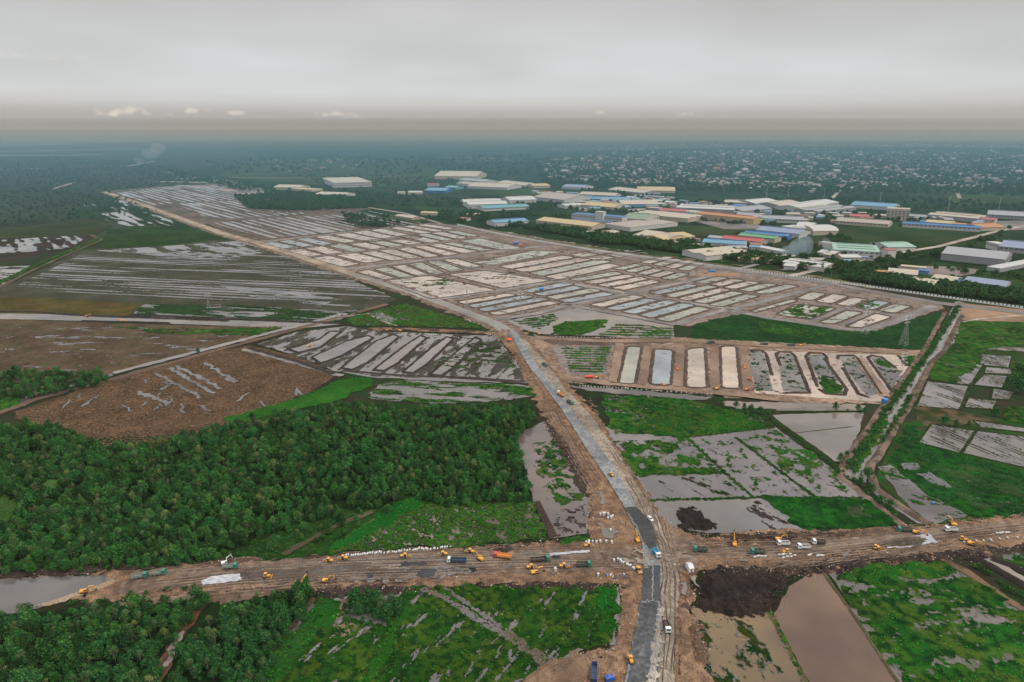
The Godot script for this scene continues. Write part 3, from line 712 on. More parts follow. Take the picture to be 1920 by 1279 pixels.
func pond_plots() -> void:
	patch("soil", "structure", "482,452 640,436 800,420 860,424 960,442 1140,472 1340,500 1540,526 1760,566 1770,578 1640,622 1590,622 1400,590 1290,612 1260,608 1080,578 940,602 900,590 780,550 640,505", {"y": 0.0, "h": 0.3, "hw": 3.0, "warp": 3.0, "cell": 3.0, "pal": [Color(0.27, 0.21, 0.175), Color(0.34, 0.25, 0.20), Color(0.19, 0.16, 0.145)], "pfreq": 4.0, "solid": true})
	# far blocks beside the straight track
	plots("482,457 580,445 640,459 540,470", 3, 1, 5, 6, [1, 1, 1])
	plots("584,445 720,428 800,446 655,458", 4, 1, 5, 6, [0, 0, 0, 0])
	plots("724,428 800,420 860,428 792,440", 3, 1, 8, 6, [0, 3, 0])
	plots("518,468 600,460 650,474 574,482", 2, 1, 5, 6, [3, 3])
	plots("604,460 740,445 800,456 660,474", 4, 1, 5, 6, [2, 0, 2, 0])
	plots("744,443 860,432 905,442 806,457", 4, 1, 5, 6, [0, 2, 0, 2])
	plots("578,484 668,474 728,488 640,502", 2, 1, 4, 8, [0, 0])
	plots("670,474 770,463 830,481 734,490", 3, 1, 4, 8, [0, 3, 0])
	plots("772,463 850,454 935,468 836,481", 3, 1, 4, 8, [3, 0, 2])
	plots("855,452 900,446 990,466 940,470", 1, 1, 4, 6, [2])
	plots("662,510 792,491 840,513 724,527", 4, 1, 4, 6, [0, 2, 0, 2])
	plots("796,491 856,484 912,500 845,512", 2, 1, 4, 6, [2, 0])
	pond(pts("716,527 806,517 934,545 808,562"), 0)
	pond(pts("838,515 908,507 1036,526 944,542"), 0)
	pond(pts("880,494 1000,470 1060,472 930,498"), 2)
	grass("750,530 830,524 880,532 800,538", 0.15, {"y": 0.42, "cell": 1.5, "stretch": 3.0, "mdir": 10.0, "mfreq": 6.0, "pal": [OLIVE, DEEP, GREEN]})
	grass("850,516 960,510 1020,522 900,524", 0.33, {"y": 0.42, "cell": 1.5, "stretch": 3.0, "mdir": 10.0, "mfreq": 6.0, "pal": [OLIVE, DEEP]})
	grass("880,492 980,474 1040,474 940,494", 0.4, {"y": 0.42, "cell": 1.5, "stretch": 3.0, "mdir": 10.0, "mfreq": 6.0, "pal": [OLIVE, DEEP]})
	# long plots across the middle
	plots("930,500 1060,478 1180,497 1048,526", 1, 4, 3, 6, [0, 3, 2, 0])
	plots("1065,478 1130,467 1200,478 1120,490", 2, 2, 4, 6, [0, 2, 3, 0])
	plots("1145,504 1195,493 1297,515 1258,527", 1, 5, 3, 5, [2, 2, 0, 0, 2])
	plots("1195,492 1250,480 1330,494 1290,510", 1, 4, 4, 5, [0, 2, 0, 2])
	plots("1060,524 1160,508 1246,529 1170,546", 1, 4, 3, 5, [2, 0, 3, 0])
	plots("858,567 1070,527 1160,556 930,600", 1, 1, 3, 3, [1], [[0, 0]])
	plots("852,566 960,548 1062,568 930,594", 1, 4, 3, 5, [0, 1, 1, 0])
	plots("972,545 1060,528 1165,552 1066,570", 1, 4, 3, 5, [1, 1, 2, 1])
	plots("1210,549 1298,530 1440,553 1352,578", 1, 5, 3, 5, [1, 2, 0, 2, 2])
	plots("1100,572 1190,552 1345,578 1256,606", 1, 5, 3, 5, [0, 1, 1, 1, 2])
	plots("1295,530 1345,518 1505,537 1438,554", 1, 5, 3, 5, [2, 0, 0, 2, 2])
	pond(pts("1406,583 1486,561 1497,565 1416,587"), 2)
	pond(pts("1453,591 1492,571 1570,578 1521,600"), 2)
	plots("1488,560 1520,546 1718,574 1681,589", 1, 5, 2, 6, [2, 0, 0, 1, 2])
	pond(pts("1534,605 1588,582 1620,587 1562,609"), 2)
	pond(pts("1585,613 1640,588 1674,595 1614,616"), 0)
	grass("1453,590 1494,571 1570,579 1521,599", -0.1, {"y": 0.42, "cell": 1.5, "mfreq": 5.0})
	grass("1600,568 1640,562 1650,574 1620,582", 0.0, {"y": 0.42, "cell": 1.5, "mfreq": 6.0})
	patch("mud", "stuff", "490,454 640,440 800,424 860,428 960,448 1140,478 1340,505 1540,532 1730,572 1640,618 1590,618 1400,588 1270,604 1080,574 940,598 900,588 780,548 640,503", {"y": 0.41, "h": 0.12, "hw": 1.0, "cell": 1.8, "thr": 0.40, "mfreq": 9.0, "stretch": 1.8, "mdir": -22.0, "pal": [Color(0.12, 0.09, 0.075), Color(0.26, 0.19, 0.15), Color(0.075, 0.07, 0.05)], "pfreq": 6.0, "label": "mud banks and weeds breaking the surface of the ponds"})
	# roads between the blocks
	for l in [["626,508 730,496 870,480 1000,464 1030,462", 13], ["480,457 640,437 800,420", 9], ["530,468 660,458 800,438 870,428", 5], ["570,483 700,470 860,453 920,444", 6], ["700,527 800,514 900,500 1000,484", 6], ["796,488 900,505 1040,527 1160,548 1260,565 1345,576 1400,588", 9], ["810,563 940,545 1045,527", 9], ["930,600 1010,588 1070,571 1160,555 1300,526 1420,496", 9], ["955,548 1000,558 1065,572 1160,590 1265,610", 7], ["1265,609 1350,584 1400,574 1520,543 1570,530", 9], ["1358,580 1440,597 1560,614 1620,621", 9], ["1620,620 1680,604 1750,574", 10], ["1520,604 1580,580 1640,560", 5], ["1575,611 1640,588 1700,568", 4], ["1496,566 1580,578 1690,596", 4], ["1180,497 1300,516 1440,537", 5], ["1000,500 1120,482 1200,470", 5]]:
		gravel_road(l[0], l[1])
	# road inside the white wall
	gravel_road("800,419 860,424 960,443 1140,475 1340,503 1540,530 1760,569 1960,592", 16.0, 0.6, Color(0.22, 0.20, 0.195), Color(0.27, 0.24, 0.22))
	for q in ["1325,512 1390,512 1370,520 1330,520", "1290,516 1340,512 1330,518"]:
		patch("spoil", "structure", q, {"y": 0.3, "h": 1.2, "hw": 5.0, "warp": 6.0, "cell": 1.5, "pal": [Color(0.40, 0.22, 0.13), SAND]})
	# U-shaped ditches on the near side
	patch("soil", "structure", "990,632 1050,634 1260,632 1420,640 1735,657 1722,665 1655,758 1500,755 1340,742 1050,715 1030,690", {"y": 0.0, "h": 0.4, "hw": 3.0, "warp": 5.0, "wfreq": 8.0, "cell": 1.6, "namp": 0.3, "nfreq": 14.0, "pal": [Color(0.30, 0.20, 0.145), Color(0.20, 0.13, 0.10), Color(0.40, 0.29, 0.22)], "pfreq": 4.0, "solid": true})
	patch("soil", "structure", "1000,628 1120,634 1260,634 1262,644 1130,650 1030,648", {"y": 0.3, "h": 0.3, "hw": 2.0, "warp": 4.0, "cell": 1.5, "pal": [Color(0.10, 0.07, 0.06), Color(0.16, 0.11, 0.09)]})
	for q in [["1175,650 1204,651 1191,722 1158,720", 2], ["1226,655 1263,657 1259,724 1218,722", 1], ["1287,655 1322,652 1327,729 1285,728", 0], ["1350,650 1381,650 1389,731 1352,729", 3]]:
		pond(pts(q[0]), q[1], 0.0, 0.55)
	water("1035,650 1150,647 1138,702 1062,704 1045,672", 0.46, Color(0.36, 0.33, 0.31), MURK, 1.5)
	grass("1052,652 1145,650 1132,700 1070,700", 0.1, {"y": 0.5, "rows": 7.0, "row_amp": 0.6, "mdir": 5.0, "cell": 0.9, "mfreq": 6.0, "pal": [GREEN, LIME]})
	patch("water", "structure", "1405,658 1720,668 1650,755 1415,738", {"y": 0.5, "pal": [Color(0.42, 0.32, 0.25), Color(0.36, 0.29, 0.23)], "cell": 2.0, "warp": 1.0, "mat": "water", "raw": true})
	for q in [["1403,658 1430,658 1450,735 1415,733", 2], ["1457,664 1486,664 1517,737 1468,735", 2], ["1513,666 1545,667 1585,740 1545,738", 1], ["1572,670 1603,670 1650,740 1625,744 1585,692", 2], ["1632,671 1656,672 1690,700 1672,730", 1]]:
		water(q[0], 0.54, [Color(0.40, 0.36, 0.30), Color(0.32, 0.34, 0.36), Color(0.40, 0.40, 0.35)][q[1]], MURK, 2.0)
		grass(q[0], 0.36, {"y": 0.57, "mfreq": 9.0, "cell": 1.0, "pal": [OLIVE, GREEN, DEEP]})
	for l in ["1403,658 1428,658 1437,665 1447,705", "1463,687 1455,665 1461,661 1483,662 1490,668 1518,738 1467,738", "1533,727 1511,668 1517,663 1543,664 1548,668 1553,684 1587,731 1584,742 1549,740 1535,730", "1570,675 1572,668 1601,668 1607,672 1653,742", "1580,690 1610,740 1630,747", "1673,735 1627,672 1633,668 1654,671 1680,692", "1684,667 1701,688"]:
		bank("ditch_bank", l, 3.4, 1.2, 0.9, 0.5, Color(0.085, 0.062, 0.052))
	grass("1537,711 1567,713 1580,739 1544,739", -0.8, {"y": 0.58, "cell": 1.0})
	grass("1640,675 1662,677 1677,690 1650,688", -0.6, {"y": 0.58, "cell": 1.0})
	grass("1690,668 1718,668 1706,690", -0.6, {"y": 0.58, "cell": 1.0})
	for l in [["1162,645 1150,720", 8], ["1214,650 1204,722", 7], ["1276,650 1270,726", 8], ["1340,650 1340,730", 8], ["1395,650 1402,732", 8], ["1060,712 1180,724 1340,738 1460,750", 8], ["1000,634 1130,641 1280,640 1420,648 1700,663", 10], ["1610,672 1660,745", 8]]:
		gravel_road(l[0], l[1], 0.85, Color(0.26, 0.175, 0.125), Color(0.34, 0.24, 0.18))
	water("1050,722 1200,732 1340,745 1300,752 1120,735", 0.05, Color(0.36, 0.30, 0.25), MURK, 2.0, 3.0)
	water("1340,752 1500,755 1640,760 1560,764 1450,768 1380,765", 0.03, Color(0.42, 0.33, 0.26), POND, 2.0, 4.0)
	# two fields between the works and the plots
	water("945,603 1060,580 1082,578 1262,609 1264,638 1130,630 1020,627 968,615", 0.05, POND, Color(0.38, 0.35, 0.33), 2.5)
	grass("962,602 1038,588 1046,598 1012,618", -0.05, {"rows": 8.0, "row_amp": 0.5, "mdir": -20.0, "cell": 1.2})
	grass("1038,612 1062,603 1140,599 1132,614 1088,629 1036,627", -0.85, {"cell": 1.2})
	grass("1120,629 1160,606 1262,614 1262,636", 0.02, {"rows": 9.0, "row_amp": 0.55, "mdir": 4.0, "cell": 1.2, "stretch": 2.0, "pal": [Color(0.11, 0.18, 0.03), GREEN]})
	grass("1298,611 1345,596 1385,589 1590,621 1642,620 1765,585 1775,590 1736,656 1420,641 1296,636", -0.85, {"cell": 1.5, "pal": [Color(0.02, 0.105, 0.025), Color(0.035, 0.13, 0.03), DEEP], "y": 0.06})
	water("1430,606 1560,622 1520,632 1440,618", 0.3, Color(0.44, 0.42, 0.30), POND, 2.0, 8.0)
	grass("1420,604 1570,622 1520,636 1430,622", -0.2, {"cell": 1.2, "y": 0.32, "mfreq": 5.0})
	# verge outside the wall: pools and rough ground
	patch("soil", "structure", strip("870,424 965,440 1140,470 1340,496 1540,520 1640,540", 16.0), {"y": 0.0, "warp": 6.0, "cell": 3.0, "pal": [Color(0.16, 0.13, 0.08), OLIVE, Color(0.24, 0.2, 0.13)], "pfreq": 3.0})
	patch("water", "structure", strip("890,426 965,438 1140,466 1340,492 1540,514", 9.0), {"y": 0.1, "warp": 6.0, "cell": 2.5, "thr": 0.15, "mfreq": 4.0, "pal": [Color(0.42, 0.36, 0.26), POND], "mat": "water"})

func left_fields() -> void:
	var sd := way(G(180, 512), G(600, 530))
	# scrub cut red-brown
	patch("field", "structure", "20,775 220,707 400,658 470,648 560,668 628,700 600,725 500,772 440,800 330,840 240,862 170,845 90,812", {"y": 0.0, "namp": 0.4, "nfreq": 40.0, "cell": 1.3, "pal": [Color(0.20, 0.115, 0.07), Color(0.12, 0.085, 0.052), Color(0.29, 0.18, 0.10)], "pfreq": 9.0, "mat": "crop", "dir": 62.0, "warp": 4.0, "label": "cut scrub"})
	for l in ["290,700 370,742", "318,690 400,738", "330,686 415,730", "255,735 318,757", "385,680 440,718"]:
		water(strip(l, 3.4), 0.35, Color(0.32, 0.34, 0.37), MURK, 0.9, 3.0)
	for k in 26:
		var a := G(rng.randf_range(110, 560), rng.randf_range(690, 770))
		var d := Vector2.from_angle(deg_to_rad(70.0 + rng.randf_range(-25, 25))) * rng.randf_range(6, 22)
		water(strip(PackedVector2Array([a, a + d]), rng.randf_range(1.0, 2.4)), 0.33, Color(0.30, 0.31, 0.33), MURK, 0.9, 2.5)
	# path and ditch beside it
	patch("path", "structure", strip("-20,782 60,750 220,708 400,658 480,637 560,616 650,592 725,570", 8.0), {"y": 0.0, "h": 0.5, "hw": 1.5, "cell": 1.5, "warp": 2.0, "pal": [Color(0.22, 0.14, 0.10), Color(0.15, 0.10, 0.08)], "dir": way(G(60, 750), G(725, 570)), "mat": "tracks"})
	water(strip("-20,775 60,744 215,702", 3.5), 0.3, STEEL, MURK, 1.5, 4.0)
	water(strip("212,700 400,652 480,631 560,611 640,590", 7.5), 0.3, PALE, Color(0.40, 0.38, 0.37), 2.0, 2.0)
	# brown marsh
	patch("field", "structure", "-300,600 0,598 230,606 400,612 560,610 480,630 215,700 0,740 -300,800", {"y": 0.0, "cell": 2.0, "namp": 0.3, "nfreq": 25.0, "pal": [Color(0.20, 0.14, 0.09), Color(0.13, 0.12, 0.06), Color(0.24, 0.16, 0.105)], "pfreq": 5.0, "mat": "crop", "dir": 3.0})
	grass("200,612 400,618 540,612 480,630 300,625", -0.1, {"cell": 1.5, "mfreq": 4.0, "stretch": 3.0, "y": 0.2})
	patch("water", "structure", "-100,610 400,612 500,625 300,680 -100,720", {"y": 0.25, "cell": 1.5, "thr": 0.48, "mfreq": 5.0, "stretch": 5.0, "mdir": 4.0, "pal": [Color(0.30, 0.29, 0.30), MURK], "mat": "water"})
	water("-40,722 60,725 75,740 40,762 -40,765", 0.1, STEEL, MURK, 1.5, 4.0)
	grass("-40,745 40,740 30,765 -40,775", -0.6, {"cell": 1.2})
	# ditch across
	water("-60,588 60,588 230,596 420,600 640,608 560,616 400,610 240,604 0,598", 0.05, PALE, Color(0.36, 0.34, 0.34), 2.0)
	for l in ["-60,584 60,585 160,592 320,598 430,602", "150,602 230,604 320,606", "240,592 400,596 560,604 640,606"]:
		bank("field_bank", l, 4.0, 1.6, 1.0, 0.05, Color(0.05, 0.04, 0.04))
	# strips of green and yellow
	patch("field", "structure", "-200,556 80,558 270,570 240,592 -200,584", {"y": 0.05, "cell": 2.0, "pal": [Color(0.19, 0.15, 0.035), Color(0.09, 0.12, 0.025), Color(0.20, 0.13, 0.05)], "pfreq": 4.0, "mat": "grass"})
	patch("field", "structure", "270,570 450,572 640,584 710,574 660,592 620,606 400,596 240,592", {"y": 0.05, "cell": 1.8, "pal": [Color(0.03, 0.11, 0.025), Color(0.06, 0.13, 0.03), Color(0.02, 0.06, 0.02)], "pfreq": 4.0, "mat": "grass"})
	patch("water", "structure", "270,570 450,572 640,584 710,574 660,592 620,606 400,600 240,596", {"y": 0.2, "cell": 1.5, "thr": 0.22, "mfreq": 5.0, "stretch": 6.0, "mdir": sd, "pal": [Color(0.32, 0.31, 0.31), MURK], "mat": "water"})
	# flooded stubble with long gleaming furrows
	patch("field", "structure", "-300,560 0,542 150,470 250,458 450,448 560,480 745,562 700,578 640,584 450,572 270,570 80,558", {"y": 0.0, "cell": 2.5, "pal": [Color(0.125, 0.125, 0.09), Color(0.15, 0.12, 0.10), Color(0.085, 0.125, 0.06)], "pfreq": 4.0, "mat": "grass"})
	patch("water", "structure", "20,540 150,478 300,470 560,482 740,560 640,576 450,566 80,550", {"y": 0.12, "cell": 1.6, "thr": 0.30, "rows": 13.0, "row_amp": 0.45, "mfreq": 3.0, "stretch": 12.0, "mdir": sd, "pal": [Color(0.36, 0.35, 0.36), Color(0.28, 0.27, 0.28)], "mat": "water"})
	patch("water", "structure", "410,535 480,540 560,548 640,560 600,575 480,560", {"y": 0.15, "cell": 1.4, "thr": 0.0, "mfreq": 5.0, "stretch": 6.0, "mdir": sd, "pal": [Color(0.34, 0.35, 0.37), STEEL], "mat": "water"})
	patch("water", "structure", "180,470 300,462 450,452 520,470 430,485 300,480", {"y": 0.12, "cell": 2.0, "thr": -0.05, "mfreq": 2.5, "stretch": 4.0, "mdir": way(G(280, 460), G(340, 472)), "pal": [Color(0.42, 0.40, 0.39), STEEL], "mat": "water"})
	patch("path", "structure", strip("-30,555 60,507 150,467 190,450 170,440", 7.0), {"y": 0.2, "cell": 2.0, "warp": 2.0, "pal": [Color(0.15, 0.11, 0.08), OLIVE]})
	grass(strip("-30,545 60,500 150,462 185,447", 9.0), -0.4, {"cell": 1.6, "h": 0.8, "y": 0.1})
	patch("field", "structure", "-300,520 0,470 100,462 150,468 60,505 -30,548 -300,570", {"y": -0.05, "cell": 3.0, "pal": [Color(0.03, 0.08, 0.03), Color(0.06, 0.07, 0.04)], "mat": "grass"})
	patch("water", "structure", "-100,505 0,500 60,498 0,540 -100,545", {"y": 0.05, "cell": 2.0, "thr": -0.1, "mfreq": 3.0, "stretch": 4.0, "mdir": sd, "pal": [PALE, STEEL], "mat": "water"})
	# land by the big bend of the main road
	grass("650,598 720,578 760,570 900,608 905,616 750,612 660,610", -0.55, {"cell": 1.2, "mfreq": 5.0, "pal": [GREEN, OLIVE, LIME]})
	water("690,590 712,585 745,600 735,607", 0.5, STEEL, PALE, 1.5, 2.0)
	patch("path", "structure", strip("652,594 690,588 720,604 745,612", 3.0), {"y": 0.5, "cell": 1.2, "warp": 1.0, "pal": [PALE, GRIT]})
	patch("path", "structure", strip("690,618 760,617 850,622 945,625", 10.0), {"y": 0.2, "h": 0.5, "hw": 2.0, "cell": 1.4, "warp": 3.0, "pal": [BROWN, TAN, DARK], "solid": true})
	# looping ditches and grey strips
	water("480,645 560,622 650,612 720,622 930,630 975,690 990,718 860,716 700,708 625,695 560,668", 0.03, Color(0.30, 0.285, 0.28), Color(0.36, 0.33, 0.31), 2.0, 2.0)
	patch("spoil", "structure", "480,645 560,622 650,612 720,622 930,630 975,690 985,715 700,706 600,688", {"y": 0.03, "h": 0.35, "hw": 1.5, "cell": 1.2, "thr": 0.02, "mfreq": 6.0, "stretch": 3.5, "mdir": way(G(650, 693), G(740, 630)), "pal": [Color(0.06, 0.048, 0.045), Color(0.11, 0.085, 0.07), Color(0.075, 0.085, 0.045)], "pfreq": 6.0, "mat": "peat"})
	grass("800,690 880,640 930,640 970,690 900,690", 0.05, {"cell": 1.2, "mfreq": 8.0, "stretch": 2.5, "mdir": 5.0, "pal": [OLIVE, GREEN, DARK]})
	var loops := ["560,650 600,636 618,622 640,622 600,652 560,662 540,655", "585,670 650,640 690,630 700,634 640,668 600,682", "640,690 705,640 738,628 748,632 690,680 660,694", "700,694 760,648 788,630 800,634 745,682 720,696", "755,698 812,650 838,632 850,636 800,684 775,700", "805,704 862,655 890,634 902,638 850,690 828,705"]
	for l in loops:
		water(l, 0.42, Color(0.36, 0.335, 0.325), Color(0.42, 0.375, 0.33), 1.5, 1.0)
		bank("ditch_bank", pts(l), 3.6, 1.2, 0.9, 0.1, Color(0.055, 0.042, 0.04), "soil", true)
	bank("field_bank", "640,695 760,705 870,708 985,716", 3.0, 1.2, 0.8, 0.05, Color(0.07, 0.055, 0.05))
	bank("field_bank", "465,652 560,678 625,702", 6.0, 2.5, 0.9, 0.0, Color(0.06, 0.05, 0.045))
	water(strip("455,655 560,683 640,705", 5.0), 0.15, PALE, STEEL, 1.5, 2.0)

func far_plots() -> void:
	var ud := way(G(480, 455), G(200, 361))
	# straw-pale strips beyond the track
	patch("soil", "structure", "205,362 300,350 420,345 520,360 640,385 700,392 640,400 800,420 640,437 484,454 420,438 300,395", {"y": -0.3, "cell": 6.0, "warp": 8.0, "pal": [Color(0.12, 0.085, 0.075), Color(0.09, 0.085, 0.06), Color(0.20, 0.15, 0.12)], "pfreq": 1.5})
	for q in [["215,362 300,352 420,346 560,366 480,372 340,380 280,385", 0.0, 2.0], ["330,382 470,374 520,385 620,393 560,402 430,410 380,405", 0.02, 1.6], ["400,418 520,408 650,402 700,412 660,432 500,448 440,430", 0.05, 1.4], ["430,350 560,366 620,384 500,382 400,362", -0.15, 1.8], ["640,392 720,398 800,418 740,424 660,410", 0.25, 2.0]]:
		patch("water", "structure", q[0], {"y": 0.0, "cell": 4.0, "thr": q[1] + 0.1, "rows": 21.0, "row_amp": 0.6, "mfreq": q[2], "stretch": 10.0, "mdir": ud, "pal": [Color(0.46, 0.39, 0.34), Color(0.30, 0.27, 0.25), Color(0.36, 0.33, 0.31)], "mat": "water"})
	patch("soil", "structure", "400,352 520,362 620,380 560,385 480,372", {"y": 0.05, "cell": 6.0, "thr": 0.0, "mfreq": 2.0, "stretch": 4.0, "mdir": 8.0, "pal": [Color(0.42, 0.30, 0.24), PALE]})
	gravel_road("196,360 290,352 420,345", 14.0, 0.2, Color(0.40, 0.30, 0.24), PALE)
	# green fields left of the track
	patch("field", "structure", "190,466 200,430 280,424 390,420 440,446 300,462", {"y": 0.1, "cell": 4.0, "pal": [Color(0.03, 0.105, 0.02), Color(0.055, 0.13, 0.025), Color(0.02, 0.06, 0.02)], "pfreq": 2.5, "mat": "grass"})
	patch("field", "structure", "-300,440 0,428 190,413 210,424 180,442 0,462 -300,490", {"y": 0.0, "cell": 5.0, "pal": [Color(0.08, 0.105, 0.03), Color(0.045, 0.08, 0.03)], "pfreq": 1.5, "mat": "crop", "dir": way(G(20, 440), G(60, 432))})
	patch("field", "structure", "-300,470 0,447 170,440 185,452 150,466 0,490 -300,520", {"y": 0.05, "cell": 5.0, "pal": [Color(0.09, 0.06, 0.055), Color(0.05, 0.06, 0.035)], "pfreq": 2.0, "mat": "grass"})
	patch("water", "structure", "-100,452 0,450 165,440 140,464 60,472 -100,480", {"y": 0.15, "cell": 4.0, "thr": 0.05, "rows": 16.0, "row_amp": 0.3, "mfreq": 2.0, "stretch": 4.0, "mdir": ud, "pal": [Color(0.50, 0.47, 0.45), STEEL], "mat": "water"})
	patch("field", "structure", "150,380 215,366 300,396 400,432 330,424 200,415 120,400", {"y": 0.0, "cell": 6.0, "pal": [Color(0.025, 0.075, 0.03), Color(0.035, 0.09, 0.03)], "pfreq": 1.5, "mat": "grass"})
	patch("water", "structure", "190,400 260,395 320,412 330,424 240,424 190,412", {"y": 0.1, "cell": 4.0, "thr": 0.05, "rows": 22.0, "row_amp": 0.3, "mfreq": 2.0, "stretch": 6.0, "mdir": ud, "pal": [PALE, Color(0.44, 0.43, 0.43)], "mat": "water"})
	patch("water", "structure", "150,385 230,375 330,410 240,400", {"y": 0.1, "cell": 5.0, "thr": 0.42, "rows": 22.0, "row_amp": 0.3, "mfreq": 2.0, "stretch": 8.0, "mdir": ud, "pal": [PALE, STEEL], "mat": "water"})
	# country behind the estate
	for q in [["480,300 640,296 740,302 900,330 700,352 560,345 400,330", Color(0.05, 0.12, 0.04), Color(0.10, 0.13, 0.06)], ["700,352 830,360 1000,372 900,384 760,372", Color(0.04, 0.09, 0.035), Color(0.07, 0.10, 0.04)], ["640,408 740,405 800,412 780,420 680,428 640,420", Color(0.05, 0.12, 0.03), Color(0.09, 0.14, 0.04)], ["870,362 1000,350 1010,366 900,372", Color(0.05, 0.14, 0.03), Color(0.10, 0.14, 0.05)], ["770,384 900,392 900,404 800,402", Color(0.04, 0.11, 0.03), Color(0.05, 0.13, 0.035)], ["1420,392 1570,380 1600,400 1480,412", Color(0.03, 0.08, 0.03), Color(0.05, 0.1, 0.035)], ["1500,424 1700,420 1860,440 1800,452 1700,470 1560,448", Color(0.035, 0.095, 0.025), Color(0.07, 0.11, 0.04)], ["1240,420 1440,428 1400,446 1250,440", Color(0.05, 0.11, 0.03), Color(0.08, 0.11, 0.04)], ["1270,470 1400,465 1380,490 1280,490", Color(0.04, 0.12, 0.02), Color(0.06, 0.12, 0.03)], ["1650,500 1760,490 1920,520 1920,560 1780,540", Color(0.035, 0.11, 0.025), Color(0.06, 0.13, 0.035)], ["1770,360 1870,358 1960,375 1780,388", Color(0.06, 0.14, 0.03), Color(0.10, 0.14, 0.05)], ["1430,445 1560,440 1540,470 1440,475", Color(0.06, 0.10, 0.035), Color(0.09, 0.11, 0.05)]]:
		patch("field", "structure", q[0], {"y": -0.3, "cell": 8.0, "warp": 20.0, "wfreq": 1.5, "pal": [q[1], q[2]], "pfreq": 1.0, "mat": "grass"})
	for l in [["310,322 390,338 500,356 620,378 760,400 830,420", 9], ["1480,518 1560,500 1660,478 1760,462 1860,436 1960,415", 11], ["420,332 520,334 640,333 760,330", 14], ["820,296 970,297", 40], ["850,303 960,300", 30], ["-100,287 60,283 270,279", 130], ["-40,292 130,291 190,289", 90], ["240,312 290,302", 18], ["330,334 440,340", 20], ["140,312 250,310", 24], ["0,318 90,316", 30], ["100,354 140,342", 12], ["290,340 400,343", 30], ["330,348 400,350", 40]]:
		gravel_road(l[0], l[1], 0.1, Color(0.44, 0.37, 0.31), PALE)
	patch("pavement", "structure", "1290,412 1420,420 1440,430 1360,430", {"y": 0.0, "cell": 6.0, "pal": [Color(0.22, 0.21, 0.21), GRIT]})
	patch("pavement", "structure", "1680,498 1800,500 1850,508 1790,520 1700,512", {"y": 0.0, "cell": 4.0, "pal": [Color(0.27, 0.23, 0.22), GRIT]})
	patch("pavement", "structure", "1850,415 1960,412 1960,430 1880,432", {"y": 0.0, "cell": 6.0, "pal": [Color(0.24, 0.23, 0.23), GRIT]})

func smog(called: String, z0: float, z1: float, top: float, c: Color, density: float) -> void:
	var m := FogMaterial.new()
	m.albedo = c
	m.density = density
	var v := FogVolume.new()
	v.name = numbered(called)
	v.shape = RenderingServer.FOG_VOLUME_SHAPE_BOX
	v.size = Vector3(absf(z1) * 2.6, top + 1.0, z0 - z1)
	v.material = m
	add_child(v)
	v.position = Vector3(0, top * 0.5 - 0.5, (z0 + z1) * 0.5)
	tag(v, "thin smog hanging over the plain and the town", "", "", "stuff")

# a flat ribbon that follows the ground, for wheel marks and trampled lines
func ribbon(st: SurfaceTool, line: PackedVector2Array, width: float, lift: float, col: Color) -> void:
	var p := PackedVector2Array()
	for i in line.size() - 1:
		var n := maxi(1, int(line[i].distance_to(line[i + 1]) / 3.0))
		for k in n: p.append(line[i].lerp(line[i + 1], float(k) / n))
	p.append(line[line.size() - 1])
	var last := []
	for i in p.size():
		var t := (p[mini(i + 1, p.size() - 1)] - p[maxi(i - 1, 0)]).normalized()
		var s := Vector2(-t.y, t.x) * width * 0.5
		var y := ground_y(p[i]) + lift
		var c := col * (1.0 + 0.5 * n3.get_noise_2d(p[i].x * 6.0, p[i].y * 6.0))
		var now := [Vector3(p[i].x + s.x, y, p[i].y + s.y), Vector3(p[i].x - s.x, y, p[i].y - s.y), c]
		if i > 0:
			for q in [[last, 1], [now, 1], [now, 0], [last, 1], [now, 0], [last, 0]]:
				st.set_normal(Vector3.UP)
				st.set_color(q[0][2])
				st.set_uv(Vector2(q[0][q[1]].x, q[0][q[1]].z))
				st.add_vertex(q[0][q[1]])
		last = now

